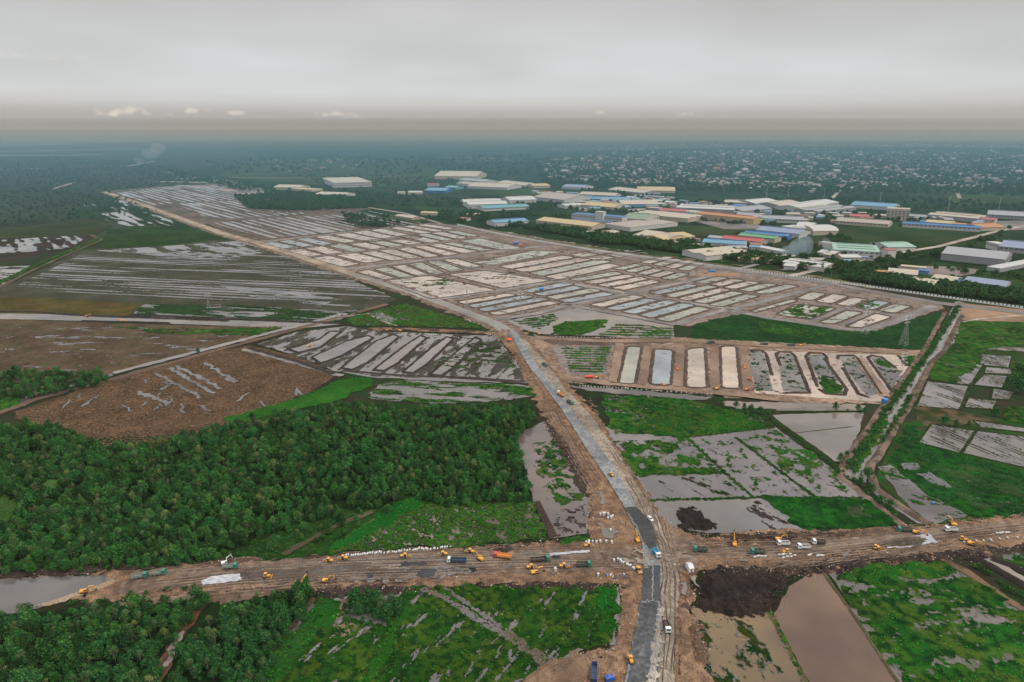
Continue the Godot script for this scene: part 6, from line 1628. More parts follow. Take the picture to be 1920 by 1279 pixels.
func make_truck(cab: Color, key: String, bed: Color, bkey: String, loaded: Color, long_ := 7.4) -> Node3D:
	var o := Node3D.new()
	var L := long_
	var f := L * 0.5
	var cm := paint(cab, key)
	var bm := paint(bed, bkey)
	var glass := plain("pane", Color(0.05, 0.07, 0.09), 0.15)
	part("chassis", a_box(Vector3(0, 0.85, 0), Vector3(L, 0.3, 1.1)), plain("frame_steel", Color(0.03, 0.03, 0.03), 0.7), o)
	var st := begin()
	extrude(st, PackedVector2Array([Vector2(f, 0.7), Vector2(f, 1.7), Vector2(f - 0.35, 2.75), Vector2(f - 0.5, 2.9), Vector2(f - 1.75, 2.9), Vector2(f - 1.85, 2.75), Vector2(f - 1.85, 0.7)]), -1.2, 1.2, Basis(Vector3.UP, PI / 2))
	var c := part("cab", done(st), cm, o)
	part("windscreen", a_box(Vector3(f - 0.15, 2.15, 0), Vector3(0.06, 0.85, 2.0), 0.0, Basis(Vector3.BACK, 0.3)), glass, c)
	for s in [-1, 1]:
		part("side_window", a_box(Vector3(f - 0.95, 2.15, s * 1.205), Vector3(0.8, 0.65, 0.04)), glass, c)
		part("headlight", a_box(Vector3(f + 0.02, 1.0, s * 0.85), Vector3(0.06, 0.22, 0.36)), plain("lens", Color(0.6, 0.6, 0.6), 0.2), o)
	part("bumper", a_box(Vector3(f + 0.06, 0.72, 0), Vector3(0.22, 0.34, 2.4), 0.05), plain("frame_steel", Color(0.03, 0.03, 0.03), 0.7), o)
	var b := begin()
	var x0 := -f - 0.1
	var x1 := f - 2.05
	var mid := (x0 + x1) / 2
	var bl := x1 - x0
	box(b, Vector3(mid, 1.15, 0), Vector3(bl, 0.2, 2.4))
	for s in [-1, 1]:
		box(b, Vector3(mid, 1.75, s * 1.17), Vector3(bl, 1.15, 0.1))
		for k in 5: box(b, Vector3(lerpf(x0 + 0.2, x1 - 0.2, k / 4.0), 1.72, s * 1.25), Vector3(0.12, 1.05, 0.08))
	box(b, Vector3(x1 - 0.05, 1.95, 0), Vector3(0.12, 1.6, 2.4))
	box(b, Vector3(x0 + 0.05, 1.7, 0), Vector3(0.1, 1.05, 2.3))
	part("dump_bed", done(b), bm, o)
	if loaded.a > 0.5:
		var hp := begin()
		for k in 10:
			var r := 1.1
			tube(hp, [Vector3(lerpf(x0 + 0.7, x1 - 0.7, k / 9.0), 1.3, sin(k * 2.1) * 0.2), Vector3(lerpf(x0 + 0.7, x1 - 0.7, k / 9.0), 2.0 + 0.3 * sin(k * 1.3), sin(k * 2.1) * 0.2)], [r, 0.25], 7)
		part("load", done(hp), plain("load_soil", Color(0.10, 0.07, 0.05), 0.95), o)
	var ax := [f - 1.1, -f + 1.0, -f + 2.3] if L > 6.5 else [f - 1.1, -f + 1.4]
	for x in ax:
		for s in [-1, 1]: wheel(o, Vector3(x, 0.52, s * 1.0), 0.52, 0.42)
	return o

func make_excavator(body: Color, key: String, boom_up: float, stick_in: float, turn: float) -> Node3D:
	var o := Node3D.new()
	var bm := paint(body, key)
	var dark := plain("frame_steel", Color(0.03, 0.03, 0.03), 0.7)
	for s in [-1, 1]:
		var t := begin()
		extrude(t, PackedVector2Array([Vector2(-1.7, 0), Vector2(1.7, 0), Vector2(2.1, 0.35), Vector2(2.05, 0.7), Vector2(1.75, 0.9), Vector2(-1.75, 0.9), Vector2(-2.05, 0.7), Vector2(-2.1, 0.35)]), -0.3, 0.3, Basis(Vector3.UP, PI / 2), Vector3(0, 0, s * 1.15))
		part("track", done(t), dark, o)
	part("undercarriage", a_box(Vector3(0, 0.65, 0), Vector3(2.0, 0.5, 1.8)), dark, o)
	var r := Basis(Vector3.UP, turn)
	part("body", a_box(r * Vector3(-0.7, 1.65, 0), Vector3(3.3, 1.2, 2.6), 0.18, r), bm, o)
	part("counterweight", a_box(r * Vector3(-2.35, 1.6, 0), Vector3(0.6, 1.15, 2.5), 0.22, r), dark if key == "white" else bm, o)
	var c := part("cab", a_box(r * Vector3(0.55, 2.15, 0.85), Vector3(1.6, 1.75, 0.95), 0.12, r), bm, o)
	part("window", a_box(r * Vector3(1.37, 2.3, 0.85), Vector3(0.04, 1.2, 0.75), 0.0, r), plain("pane", Color(0.05, 0.07, 0.09), 0.15), c)
	part("window", a_box(r * Vector3(0.6, 2.35, 1.34), Vector3(1.2, 1.0, 0.04), 0.0, r), plain("pane", Color(0.05, 0.07, 0.09), 0.15), c)
	var p0 := Vector3(0.7, 1.9, -0.2)
	var p1 := p0 + Vector3(cos(boom_up + 0.35), sin(boom_up + 0.35), 0) * 2.8
	var p2 := p1 + Vector3(cos(boom_up - 0.4), sin(boom_up - 0.4), 0) * 2.8
	var p3 := p2 + Vector3(cos(boom_up - 0.4 - stick_in), sin(boom_up - 0.4 - stick_in), 0) * 2.9
	var st := begin()
	tube(st, [r * p0, r * p1, r * p2], [0.28, 0.4, 0.22], 4)
	part("boom", done(st), bm, o)
	st = begin()
	tube(st, [r * (p2 + (p2 - p3).normalized() * 0.6), r * p2, r * p3], [0.14, 0.28, 0.14], 4)
	part("stick", done(st), bm, o)
	st = begin()
	tube(st, [r * (p0 + Vector3(0.3, -0.3, 0)), r * p1.lerp(p2, 0.1)], [0.1, 0.08], 6)
	part("hydraulic_cylinder", done(st), plain("chrome", Color(0.4, 0.4, 0.4), 0.3, 0.8), o)
	var d := (p3 - p2).normalized()
	var n := Vector3(-d.y, d.x, 0)
	st = begin()
	extrude(st, PackedVector2Array([Vector2(0, 0), Vector2(0.9, -0.1), Vector2(1.15, -0.7), Vector2(0.55, -1.2), Vector2(-0.15, -0.95)]), -0.5, 0.5, r * Basis(Vector3(0, 0, 1), n * -1.0, d), r * p3)
	part("bucket", done(st), dark, o)
	return o

func make_roller(body: Color, key: String) -> Node3D:
	var o := Node3D.new()
	var bm := paint(body, key)
	var dark := plain("frame_steel", Color(0.03, 0.03, 0.03), 0.7)
	var st := begin()
	disc(st, Vector3(1.9, 0.8, 0), Vector3.BACK, 0.8, 2.1, 0.0, 20)
	part("drum", done(st), plain("drum_steel", Color(0.25, 0.24, 0.23), 0.4, 0.7), o)
	st = begin()
	for s in [-1, 1]: box(st, Vector3(1.7, 0.9, s * 1.15), Vector3(2.2, 0.35, 0.16))
	box(st, Vector3(0.75, 0.95, 0), Vector3(0.3, 0.5, 2.4))
	box(st, Vector3(2.85, 0.95, 0), Vector3(0.2, 0.35, 2.4))
	part("drum_frame", done(st), bm, o)
	part("engine_hood", a_box(Vector3(-1.7, 1.4, 0), Vector3(2.0, 0.95, 1.7), 0.2), bm, o)
	part("chassis", a_box(Vector3(-0.6, 0.95, 0), Vector3(2.6, 0.4, 1.3)), dark, o)
	var c := part("cab", a_box(Vector3(-0.15, 1.95, 0), Vector3(1.2, 1.3, 1.5), 0.06), plain("pane", Color(0.05, 0.07, 0.09), 0.15), o)
	part("cab_roof", a_box(Vector3(-0.15, 2.68, 0), Vector3(1.5, 0.16, 1.75), 0.06), bm, c)
	for s in [-1, 1]: wheel(o, Vector3(-1.5, 0.75, s * 1.0), 0.75, 0.55)
	return o

func make_loader(body: Color, key: String) -> Node3D:          # bulldozer / loader with a blade
	var o := Node3D.new()
	var bm := paint(body, key)
	var dark := plain("frame_steel", Color(0.03, 0.03, 0.03), 0.7)
	for s in [-1, 1]:
		var t := begin()
		extrude(t, PackedVector2Array([Vector2(-1.5, 0), Vector2(1.5, 0), Vector2(1.9, 0.35), Vector2(1.7, 0.85), Vector2(0.2, 1.0), Vector2(-1.6, 0.9), Vector2(-1.9, 0.4)]), -0.28, 0.28, Basis(Vector3.UP, PI / 2), Vector3(0, 0, s * 1.05))
		part("track", done(t), dark, o)
	part("body", a_box(Vector3(0.6, 1.25, 0), Vector3(2.4, 0.9, 1.3), 0.18), bm, o)
	part("rear_body", a_box(Vector3(-1.2, 1.1, 0), Vector3(1.2, 0.9, 1.6), 0.12), bm, o)
	var c := part("cab", a_box(Vector3(-0.75, 2.1, 0), Vector3(1.4, 1.1, 1.4), 0.06), plain("pane", Color(0.05, 0.07, 0.09), 0.15), o)
	part("cab_roof", a_box(Vector3(-0.75, 2.72, 0), Vector3(1.6, 0.16, 1.6), 0.05), bm, c)
	var b := begin()
	extrude(b, PackedVector2Array([Vector2(2.3, 0.05), Vector2(2.55, 0.1), Vector2(2.45, 0.6), Vector2(2.6, 1.15), Vector2(2.45, 1.15), Vector2(2.28, 0.6)]), -1.7, 1.7, Basis(Vector3.UP, PI / 2))
	for s in [-1, 1]: box(b, Vector3(1.2, 0.5, s * 1.45), Vector3(2.4, 0.22, 0.18))
	part("blade", done(b), bm, o)
	return o

func make_car(c: Color, key: String) -> Node3D:
	var o := Node3D.new()
	var st := begin()
	extrude(st, PackedVector2Array([Vector2(-2.3, 0.4), Vector2(2.3, 0.4), Vector2(2.35, 0.75), Vector2(2.2, 1.0), Vector2(1.2, 1.1), Vector2(-2.25, 1.12), Vector2(-2.35, 0.8)]), -0.92, 0.92, Basis(Vector3.UP, PI / 2))
	part("body", done(st), paint(c, key), o)
	st = begin()
	extrude(st, PackedVector2Array([Vector2(-2.1, 1.1), Vector2(1.25, 1.08), Vector2(0.5, 1.68), Vector2(-1.8, 1.7)]), -0.82, 0.82, Basis(Vector3.UP, PI / 2))
	part("windows", done(st), plain("pane", Color(0.05, 0.07, 0.09), 0.15), o)
	part("roof", a_box(Vector3(-0.65, 1.72, 0), Vector3(2.3, 0.08, 1.6), 0.03), paint(c, key), o)
	for x in [-1.4, 1.4]:
		for s in [-1, 1]: wheel(o, Vector3(x, 0.36, s * 0.82), 0.36, 0.24)
	return o

func put(kind: Node3D, called: String, x: float, y: float, heading: float, label: String, category: String, group := "") -> Node3D:
	var p := P(x, y, 1.0)
	var o: Node3D = kind.duplicate()
	o.name = numbered(called)
	add_child(o)
	o.position = Vector3(p.x, ground_y(Vector2(p.x, p.z)), p.z)
	o.rotation.y = deg_to_rad(heading)
	o.scale = Vector3.ONE * {"excavator": 0.72, "road_roller": 0.85, "bulldozer": 0.85}.get(called, 0.93)
	tag(o, label, category, group)
	return o

func make_machines() -> void:
	var none := Color(0, 0, 0, 0)
	var soil := Color(1, 1, 1, 1)
	var gcol := Color(0.02, 0.19, 0.12)
	var ycol := Color(0.64, 0.30, 0.03)
	var green := make_truck(gcol, "green", Color(0.20, 0.23, 0.20), "bedgrey", none)
	var green2 := make_truck(gcol, "green", Color(0.05, 0.08, 0.06), "bedgreen", soil)
	var greenbig := make_truck(gcol, "green", Color(0.06, 0.05, 0.045), "beddark", soil, 10.0)
	var white := make_truck(Color(0.66, 0.66, 0.66), "white", Color(0.60, 0.60, 0.60), "white", soil, 6.6)
	var whitedark := make_truck(Color(0.66, 0.66, 0.66), "white", Color(0.05, 0.045, 0.04), "beddark", soil, 6.6)
	var whiteblue := make_truck(Color(0.55, 0.68, 0.70), "paleblue", Color(0.04, 0.07, 0.11), "bedblue", none, 10.0)
	var red := make_truck(Color(0.55, 0.05, 0.06), "red", Color(0.62, 0.27, 0.07), "bedorange", none, 9.6)
	var bluewhite := make_truck(Color(0.66, 0.66, 0.66), "white", Color(0.03, 0.28, 0.50), "bedsky", none, 6.6)
	var orange := make_truck(Color(0.66, 0.66, 0.66), "white", Color(0.60, 0.25, 0.10), "bedorange", none, 9.0)
	var ex := [make_excavator(ycol, "yellow", 0.75, 1.6, 0.0), make_excavator(ycol, "yellow", 1.25, 0.4, 0.0), make_excavator(ycol, "yellow", 0.45, 1.5, 0.0), make_excavator(Color(0.6, 0.6, 0.58), "white", 0.9, 1.7, 0.0), make_excavator(Color(0.62, 0.16, 0.03), "orange", 0.7, 1.6, 0.0)]
	var roller := make_roller(ycol, "yellow")
	var dozer := make_loader(ycol, "yellow")
	var car := make_car(Color(0.66, 0.66, 0.66), "white")
	var gt := "dump trucks on the roadworks"
	for q in [[green, 262, 1084, 15, "green-cabbed dump truck with an empty grey bed beside the flooded end of the road"], [green, 297, 1078, 10, "green-cabbed dump truck with an empty grey bed, ahead of its twin at the flooded end"], [green, 432, 1066, 5, "green-cabbed dump truck parked below the pale excavator at the wood's corner"], [whiteblue, 856, 1055, 178, "long pale blue-cabbed truck with a dark blue bed on the left arm"], [red, 942, 1046, 170, "red-cabbed truck with an orange bed by the brown spoil heaps"], [greenbig, 1013, 1053, 8, "long dump truck with a dark loaded bed and green cab"], [green2, 1095, 1062, 3, "green-cabbed truck with a dark green bed near the crossing"], [bluewhite, 1231, 1042, -80, "white-cabbed truck with a bright blue bed on the crossing"], [whitedark, 1250, 1180, -88, "white-cabbed truck with a dark bed driving down the haul track"], [green2, 1313, 1034, 178, "green-cabbed dump truck at the start of the right arm"], [green2, 1420, 1038, 180, "green-cabbed dump truck beside the row of four pipes"], [white, 1468, 1022, 182, "white dump truck below the digging excavator"], [white, 1506, 1029, 180, "white dump truck with loaded bed beside the pipes"], [whitedark, 1534, 1020, 180, "white-cabbed truck with a dark bed in the middle of the right arm"], [green2, 1695, 996, 178, "green-cabbed truck where the lower dike meets the road"], [white, 1782, 996, 180, "white dump truck being loaded far along the right arm"], [orange, 1051, 742, 118, "white truck with a rust-orange bed on the main road"], [green2, 1069, 757, -60, "grey-green truck on the haul track below the looping ponds"], [green2, 1022, 686, -60, "dark truck on the haul track near the red parasol"], [green2, 1333, 643, 180, "green truck on the earth road above the fourth pond"], [green2, 1433, 646, 180, "green truck on the earth road above the first ditch loop"], [green2, 1483, 648, 180, "green truck beside the orange digger on the earth road"]]:
		put(q[0], "dump_truck", q[1], q[2], q[3], q[4], "truck", gt)
	var ge := "excavators on the roadworks"
	for q in [[ex[3], 422, 1058, 30, "pale excavator with an orange boom on dark spoil by the wood"], [ex[1], 566, 1100, 60, "yellow excavator with its boom held straight up by the wood's tip"], [ex[0], 612, 1090, 0, "yellow excavator reaching along the dark road base"], [ex[2], 158, 1108, 18, "orange-yellow excavator at the edge of the flooded road end"], [ex[0], 900, 1050, 140, "yellow excavator digging beside the long pale blue truck"], [ex[2], 1003, 1075, 20, "yellow excavator working on the lower verge of the left arm"], [ex[1], 1195, 1014, 100, "yellow excavator with raised boom at the rebar pit"], [ex[0], 1461, 1013, -10, "yellow excavator loading the white truck on dark spoil"], [ex[1], 1377, 1022, 80, "small dark yellow excavator upright on the spoil bank"], [ex[2], 1719, 1001, -25, "yellow excavator beside the green truck at the dike"], [ex[1], 1786, 986, 160, "yellow excavator loading the far white truck"], [ex[2], 1822, 1022, -30, "yellow excavator working beside the bulldozer on the lower verge"], [ex[2], 230, 601, 180, "yellow excavator on the straight ditch through the marsh"], [ex[2], 163, 592, 0, "small yellow excavator farther along the straight ditch"], [ex[2], 727, 619, 0, "yellow excavator at the end of the brown side road"], [ex[2], 749, 620, 180, "yellow excavator facing its neighbour on the brown side road"], [ex[0], 988, 626, 0, "yellow excavator beside the stacked white culverts"], [ex[0], 1010, 626, 180, "yellow excavator in the row of machines by the white culverts"], [ex[4], 1270, 692, 90, "orange excavator on the dirt track between second and third ponds"], [ex[4], 1396, 690, 90, "orange excavator on the churned track right of the fourth pond"], [ex[4], 1405, 712, -90, "orange excavator lower on the churned track right of the fourth pond"], [ex[4], 1401, 731, 0, "orange excavator at the foot of the churned track"], [ex[0], 1345, 729, 20, "yellow excavator between the third and fourth ponds"], [ex[2], 1503, 648, 0, "orange-yellow digger behind the green truck on the earth road"], [ex[2], 580, 648, 20, "yellow excavator in the maze of looping ditches"], [ex[2], 1120, 708, 0, "yellow excavator by the red tank below the green square plot"]]:
		put(q[0], "excavator", q[1], q[2], q[3], q[4], "excavator", ge)
	var gr := "road rollers on the left arm"
	for q in [[616, 1054, 170, "yellow roller beside another below the pipe row"], [643, 1049, 175, "yellow roller at the end of the long pipe row"], [760, 1045, 5, "yellow roller on bare earth below the middle of the pipe row"], [830, 1041, 178, "yellow roller just behind the long pale blue truck"], [881, 1036, 160, "yellow roller at the edge of the cleared green plot"], [997, 1066, 10, "yellow roller beside the long dark dump truck"], [1058, 1064, 5, "yellow roller alone between two green-cabbed trucks"], [1104, 1024, 10, "yellow roller beside the white box culverts"], [1198, 1071, -80, "yellow roller at the end of the angled pipe row"], [1146, 893, 110, "yellow roller alone on the grey main road"], [1182, 1240, 95, "yellow roller on the asphalt near the blue trough"]]:
		put(roller, "road_roller", q[0], q[1], q[2], q[3], "roller", gr)
	var gd := "bulldozers on the roadworks"
	for q in [[501, 1083, 0, "yellow bulldozer spreading the dark road base"], [1473, 1037, 180, "yellow bulldozer behind the white pipes"], [1643, 1029, 10, "yellow bulldozer at the foot of the long gravel heap"], [1806, 1013, -20, "yellow bulldozer on the lower verge of the right arm"], [1243, 722, 0, "yellow bulldozer on the earth road below the second pond"]]:
		put(dozer, "bulldozer", q[0], q[1], q[2], q[3], "bulldozer", gd)
	put(car, "car", 1219, 975, -65, "white estate car on the haul track beside fresh asphalt", "car")
	put(car, "car", 783, 557, -30, "white car on the straight main road beside the pond plots", "car")
	# concrete pipes and culverts
	var ring := begin()
	disc(ring, Vector3(0, 0.62, 0), Vector3.RIGHT, 0.62, 2.2, 0.47, 14)
	var pipe := done(ring)
	var conc := plain("concrete", Color(0.47, 0.47, 0.46), 0.8)
	var cul := begin()
	for q in [[Vector3(0, 0.12, 0), Vector3(1.5, 0.24, 2.2)], [Vector3(0, 2.08, 0), Vector3(1.5, 0.24, 2.2)], [Vector3(0, 1.1, 0.98), Vector3(1.5, 1.72, 0.24)], [Vector3(0, 1.1, -0.98), Vector3(1.5, 1.72, 0.24)]]: box(cul, q[0], q[1])
	var culvert := done(cul)
	var rows := [["648,1046 700,1041 760,1037", 26, 90, "concrete pipe in the long row along the scrub"], ["762,1036 800,1032 846,1026", 20, 80, "concrete pipe in the row climbing to the cleared plot"], ["1412,1048 1436,1046", 4, 10, "concrete pipe in the row of four by the green truck"], ["1458,1045 1482,1042", 5, 15, "concrete pipe in front of the bulldozer, upper rank"], ["1466,1049 1492,1046", 4, 15, "concrete pipe in front of the bulldozer, lower rank"], ["1512,1045 1522,1043", 2, 20, "concrete pipe of a short pair beside the spoil"], ["1530,1047 1546,1045", 3, 10, "concrete pipe of the last trio on the right arm's verge"], ["1864,1003 1892,1002", 5, 10, "concrete pipe in the far row on the right arm"], ["1165,1058 1180,1064 1192,1072", 9, 60, "concrete pipe in the angled row by the crossing"], ["1800,1020 1850,1017 1915,1011", 8, 80, "concrete pipe laid out along the lower verge of the right arm"], ["796,627 830,630 862,634", 14, 80, "pale pipe in the row along the brown side road"], ["866,632 888,634", 6, 80, "pale pipe in the short row on the brown side road"], ["910,626 925,630", 4, 60, "pale pipe near the bend of the main road"], ["1000,628 1012,633", 5, 60, "pale pipe stacked beside the yellow excavators"], ["1040,632 1100,634 1160,636", 18, 80, "pale pipe lining the earth road below the strip field"], ["1084,724 1180,730 1340,741", 34, 80, "pale pipe in the long row below the U-shaped ponds"], ["878,600 884,605 910,612", 6, 40, "pale pipe beside the green triangle at the bend"], ["702,545 722,551", 6, 30, "pale pipe on the verge of the straight main road"]]
	for r in rows:
		var line := pts(r[0])
		for k in r[1]:
			var t: float = (k + 0.5) / r[1] * (line.size() - 1)
			var i := mini(int(t), line.size() - 2)
			var p := line[i].lerp(line[i + 1], t - i) + Vector2(rng.randf_range(-0.4, 0.4), rng.randf_range(-0.5, 0.5))
			var m := part("concrete_pipe", pipe, conc, self, Vector3(p.x, ground_y(p) - 0.03, p.y))
			m.rotation.y = deg_to_rad(r[2] + rng.randf_range(-10, 10))
			m.scale = Vector3.ONE * rng.randf_range(0.6, 0.75)
			tag(m, r[3], "pipe", r[3].replace("concrete pipe", "pipes").replace("pale pipe", "pipes"))
	for r in [["1096,1020 1112,1020 1150,1021", 8, "white box culvert in the line above the geotextile strip"], ["1150,1056 1162,1055 1168,1062", 4, "white box culvert standing upright by the angled pipe row"], ["1122,968 1135,966 1148,972 1140,978", 7, "white concrete block heaped on the clay by the main road"], ["1042,1071 1043,1072", 1, "single white box culvert on the lower verge"], ["1118,1082 1122,1083", 1, "white box culvert beside the blue barrels"], ["1145,1000 1146,1001", 1, "lone white culvert ring on the clay bank"]]:
		var line := pts(r[0])
		for k in r[1]:
			var t: float = (k + 0.5) / r[1] * (line.size() - 1)
			var i := mini(int(t), line.size() - 2)
			var p := line[i].lerp(line[i + 1], t - i) + Vector2(rng.randf_range(-0.5, 0.5), rng.randf_range(-0.9, 0.9))
			var m := part("box_culvert", culvert, conc, self, Vector3(p.x, ground_y(p) - 0.03, p.y))
			m.rotation.y = rng.randf_range(-0.5, 0.5)
			m.scale = Vector3.ONE * rng.randf_range(0.55, 0.75)
			tag(m, r[2], "culvert", r[2].replace("white box culvert", "culverts"))
	# site huts, tanks, tarpaulins and bits
	trough()
	var can := begin()
	disc(can, Vector3(0, 0.45, 0), Vector3.UP, 0.3, 0.9, 0.0, 12)
	disc(can, Vector3(0, 0.45, 0), Vector3.UP, 0.32, 0.06, 0.0, 12)
	var barrel := done(can)
	for k in 14:
		var p := P(rng.randf_range(1130, 1172), rng.randf_range(1078, 1086), 0.9)
		var m := part("barrel", barrel, paint([Color(0.03, 0.12, 0.42), Color(0.03, 0.12, 0.42), Color(0.6, 0.35, 0.03), Color(0.5, 0.5, 0.5)][k % 4], ["royal", "royal", "amber", "white"][k % 4]), self, Vector3(p.x, ground_y(Vector2(p.x, p.z)), p.z))
		tag(m, "%s steel drum in the cluster on the verge below the angled pipe row" % ["blue", "blue", "amber", "grey-white"][k % 4], "drum", "drums on the verge")
	huts()
	people()
	smoke()

func trough() -> void:
	var p := P(1114, 1262, 1.0)
	var o := base("steel_trough", Vector3(p.x, ground_y(Vector2(p.x, p.z)), p.z), deg_to_rad(82))
	tag(o, "long dark blue open steel trough on the tan clay", "trough")
	var bl := paint(Color(0.02, 0.045, 0.12), "navy")
	var st := begin()
	box(st, Vector3(0, 0.2, 0), Vector3(9.0, 0.25, 2.2))
	part("floor", done(st), bl, o)
	for s in [-1, 1]:
		part("side", a_box(Vector3(0, 0.95, s * 1.1), Vector3(9.0, 1.5, 0.14)), bl, o)
		part("end", a_box(Vector3(s * 4.45, 0.9, 0), Vector3(0.14, 1.4, 2.1)), bl, o)
	for k in 4: part("crossbar", a_box(Vector3(-3.4 + k * 2.3, 1.6, 0), Vector3(0.14, 0.12, 2.3)), bl, o)
	p = P(1143, 1275, 1.0)
	var g := base("generator_set", Vector3(p.x, ground_y(Vector2(p.x, p.z)), p.z), 0.3)
	tag(g, "blue generator set with orange hoses at the foot of the asphalt", "generator")
	part("housing", a_box(Vector3(0, 1.1, 0), Vector3(3.4, 1.7, 1.7), 0.15), paint(Color(0.02, 0.09, 0.38), "royal"), g)
	part("skid", a_box(Vector3(0, 0.18, 0), Vector3(3.7, 0.3, 1.8)), plain("frame_steel", Color(0.03, 0.03, 0.03), 0.7), g)
	st = begin()
	tube(st, [Vector3(1.5, 1.9, 0.3), Vector3(2.2, 2.2, 0.5), Vector3(2.9, 1.2, 0.8), Vector3(3.6, 0.2, 1.0)], [0.18, 0.18, 0.18, 0.18], 6)
	part("hose", done(st), paint(Color(0.7, 0.16, 0.03), "hose"), g)
	st = begin()
	tube(st, [Vector3(-1.0, 1.9, 0), Vector3(-1.0, 2.6, 0)], [0.12, 0.12], 6)
	part("exhaust", done(st), plain("frame_steel", Color(0.03, 0.03, 0.03), 0.7), g)

func huts() -> void:
	var put_hut := func(x: float, y: float, s: Vector3, turn: float, c: Color, key: String, label: String, called: String, cat: String) -> void:
		var p := P(x, y, 0.8)
		var o := base(called, Vector3(p.x, ground_y(Vector2(p.x, p.z)), p.z), turn)
		tag(o, label, cat)
		part("wall", a_box(Vector3(0, s.y * 0.5, 0), s, 0.04), paint(c, key), o)
		var st := begin()
		extrude(st, PackedVector2Array([Vector2(s.z * 0.58, s.y), Vector2(0, s.y + s.z * 0.22), Vector2(-s.z * 0.58, s.y), Vector2(-s.z * 0.58, s.y + 0.12), Vector2(0, s.y + s.z * 0.22 + 0.14), Vector2(s.z * 0.58, s.y + 0.12)]), -s.x * 0.54, s.x * 0.54)
		part("roof", done(st), paint(c * 0.8, key + "_roof"), o)
		part("door", a_box(Vector3(0, s.y * 0.4, s.z * 0.5 + 0.03), Vector3(s.x * 0.25, s.y * 0.75, 0.05)), plain("shutter", Color(0.10, 0.11, 0.13), 0.5), o)
	put_hut.call(968, 458, Vector3(9, 3.5, 6), 0.2, Color(0.03, 0.12, 0.45), "royal", "blue site hut at the head of the plots beside an orange one", "site_hut", "hut")
	put_hut.call(975, 461, Vector3(6, 3, 5), 0.2, Color(0.55, 0.14, 0.06), "brickred", "orange-red site hut at the head of the plots", "site_hut", "hut")
	put_hut.call(1015, 544, Vector3(5, 3, 4), 0.2, Color(0.03, 0.2, 0.5), "bluehut", "small blue hut standing on a strip between grey ponds", "site_hut", "hut")
	put_hut.call(1335, 510, Vector3(8, 3, 5), 0.1, Color(0.03, 0.2, 0.42), "tealhut", "blue hut on the road inside the white wall", "site_hut", "hut")
	put_hut.call(1658, 755, Vector3(4, 2.6, 3), 0.6, Color(0.05, 0.2, 0.38), "bluehut", "small blue shelter on the dike by the looping ditches", "site_hut", "hut")
	put_hut.call(1293, 1068, Vector3(2.4, 2.2, 4.4), 0.15, Color(0.66, 0.66, 0.66), "white", "white site cabin at the corner of the dark peat heap", "site_cabin", "cabin")
	put_hut.call(1750, 942, Vector3(1.8, 0.7, 1.2), 0.4, Color(0.05, 0.22, 0.6), "bluehut", "small blue tarpaulin shelter out in the flooded field", "tarpaulin_shelter", "shelter")
	# red parasol by the bend
	var p := P(955, 640, 1.0)
	var o := base("parasol", Vector3(p.x, ground_y(Vector2(p.x, p.z)), p.z))
	tag(o, "big red parasol on the verge at the bend of the main road", "parasol")
	var st := begin()
	tube(st, [Vector3(0, 0, 0), Vector3(0, 3.2, 0)], [0.06, 0.06], 6)
	part("pole", done(st), plain("galvanised", Color(0.42, 0.43, 0.44), 0.5, 0.6), o)
	st = begin()
	tube(st, [Vector3(0, 2.5, 0), Vector3(0, 2.7, 0), Vector3(0, 3.6, 0)], [3.0, 2.8, 0.1], 10)
	part("canopy", done(st), plain("red_cloth", Color(0.75, 0.05, 0.03), 0.8), o)
	# red tank
	p = P(1105, 708, 1.0)
	o = base("fuel_tank", Vector3(p.x, ground_y(Vector2(p.x, p.z)), p.z), 0.1)
	tag(o, "red cylindrical tank below the green square plot", "tank")
	st = begin()
	disc(st, Vector3(0, 1.4, 0), Vector3.RIGHT, 1.2, 7.0, 0.0, 16)
	part("vessel", done(st), paint(Color(0.6, 0.05, 0.03), "tankred"), o)
	for x in [-2.2, 2.2]: part("saddle", a_box(Vector3(x, 0.35, 0), Vector3(0.5, 0.8, 2.0)), plain("frame_steel", Color(0.03, 0.03, 0.03), 0.7), o)

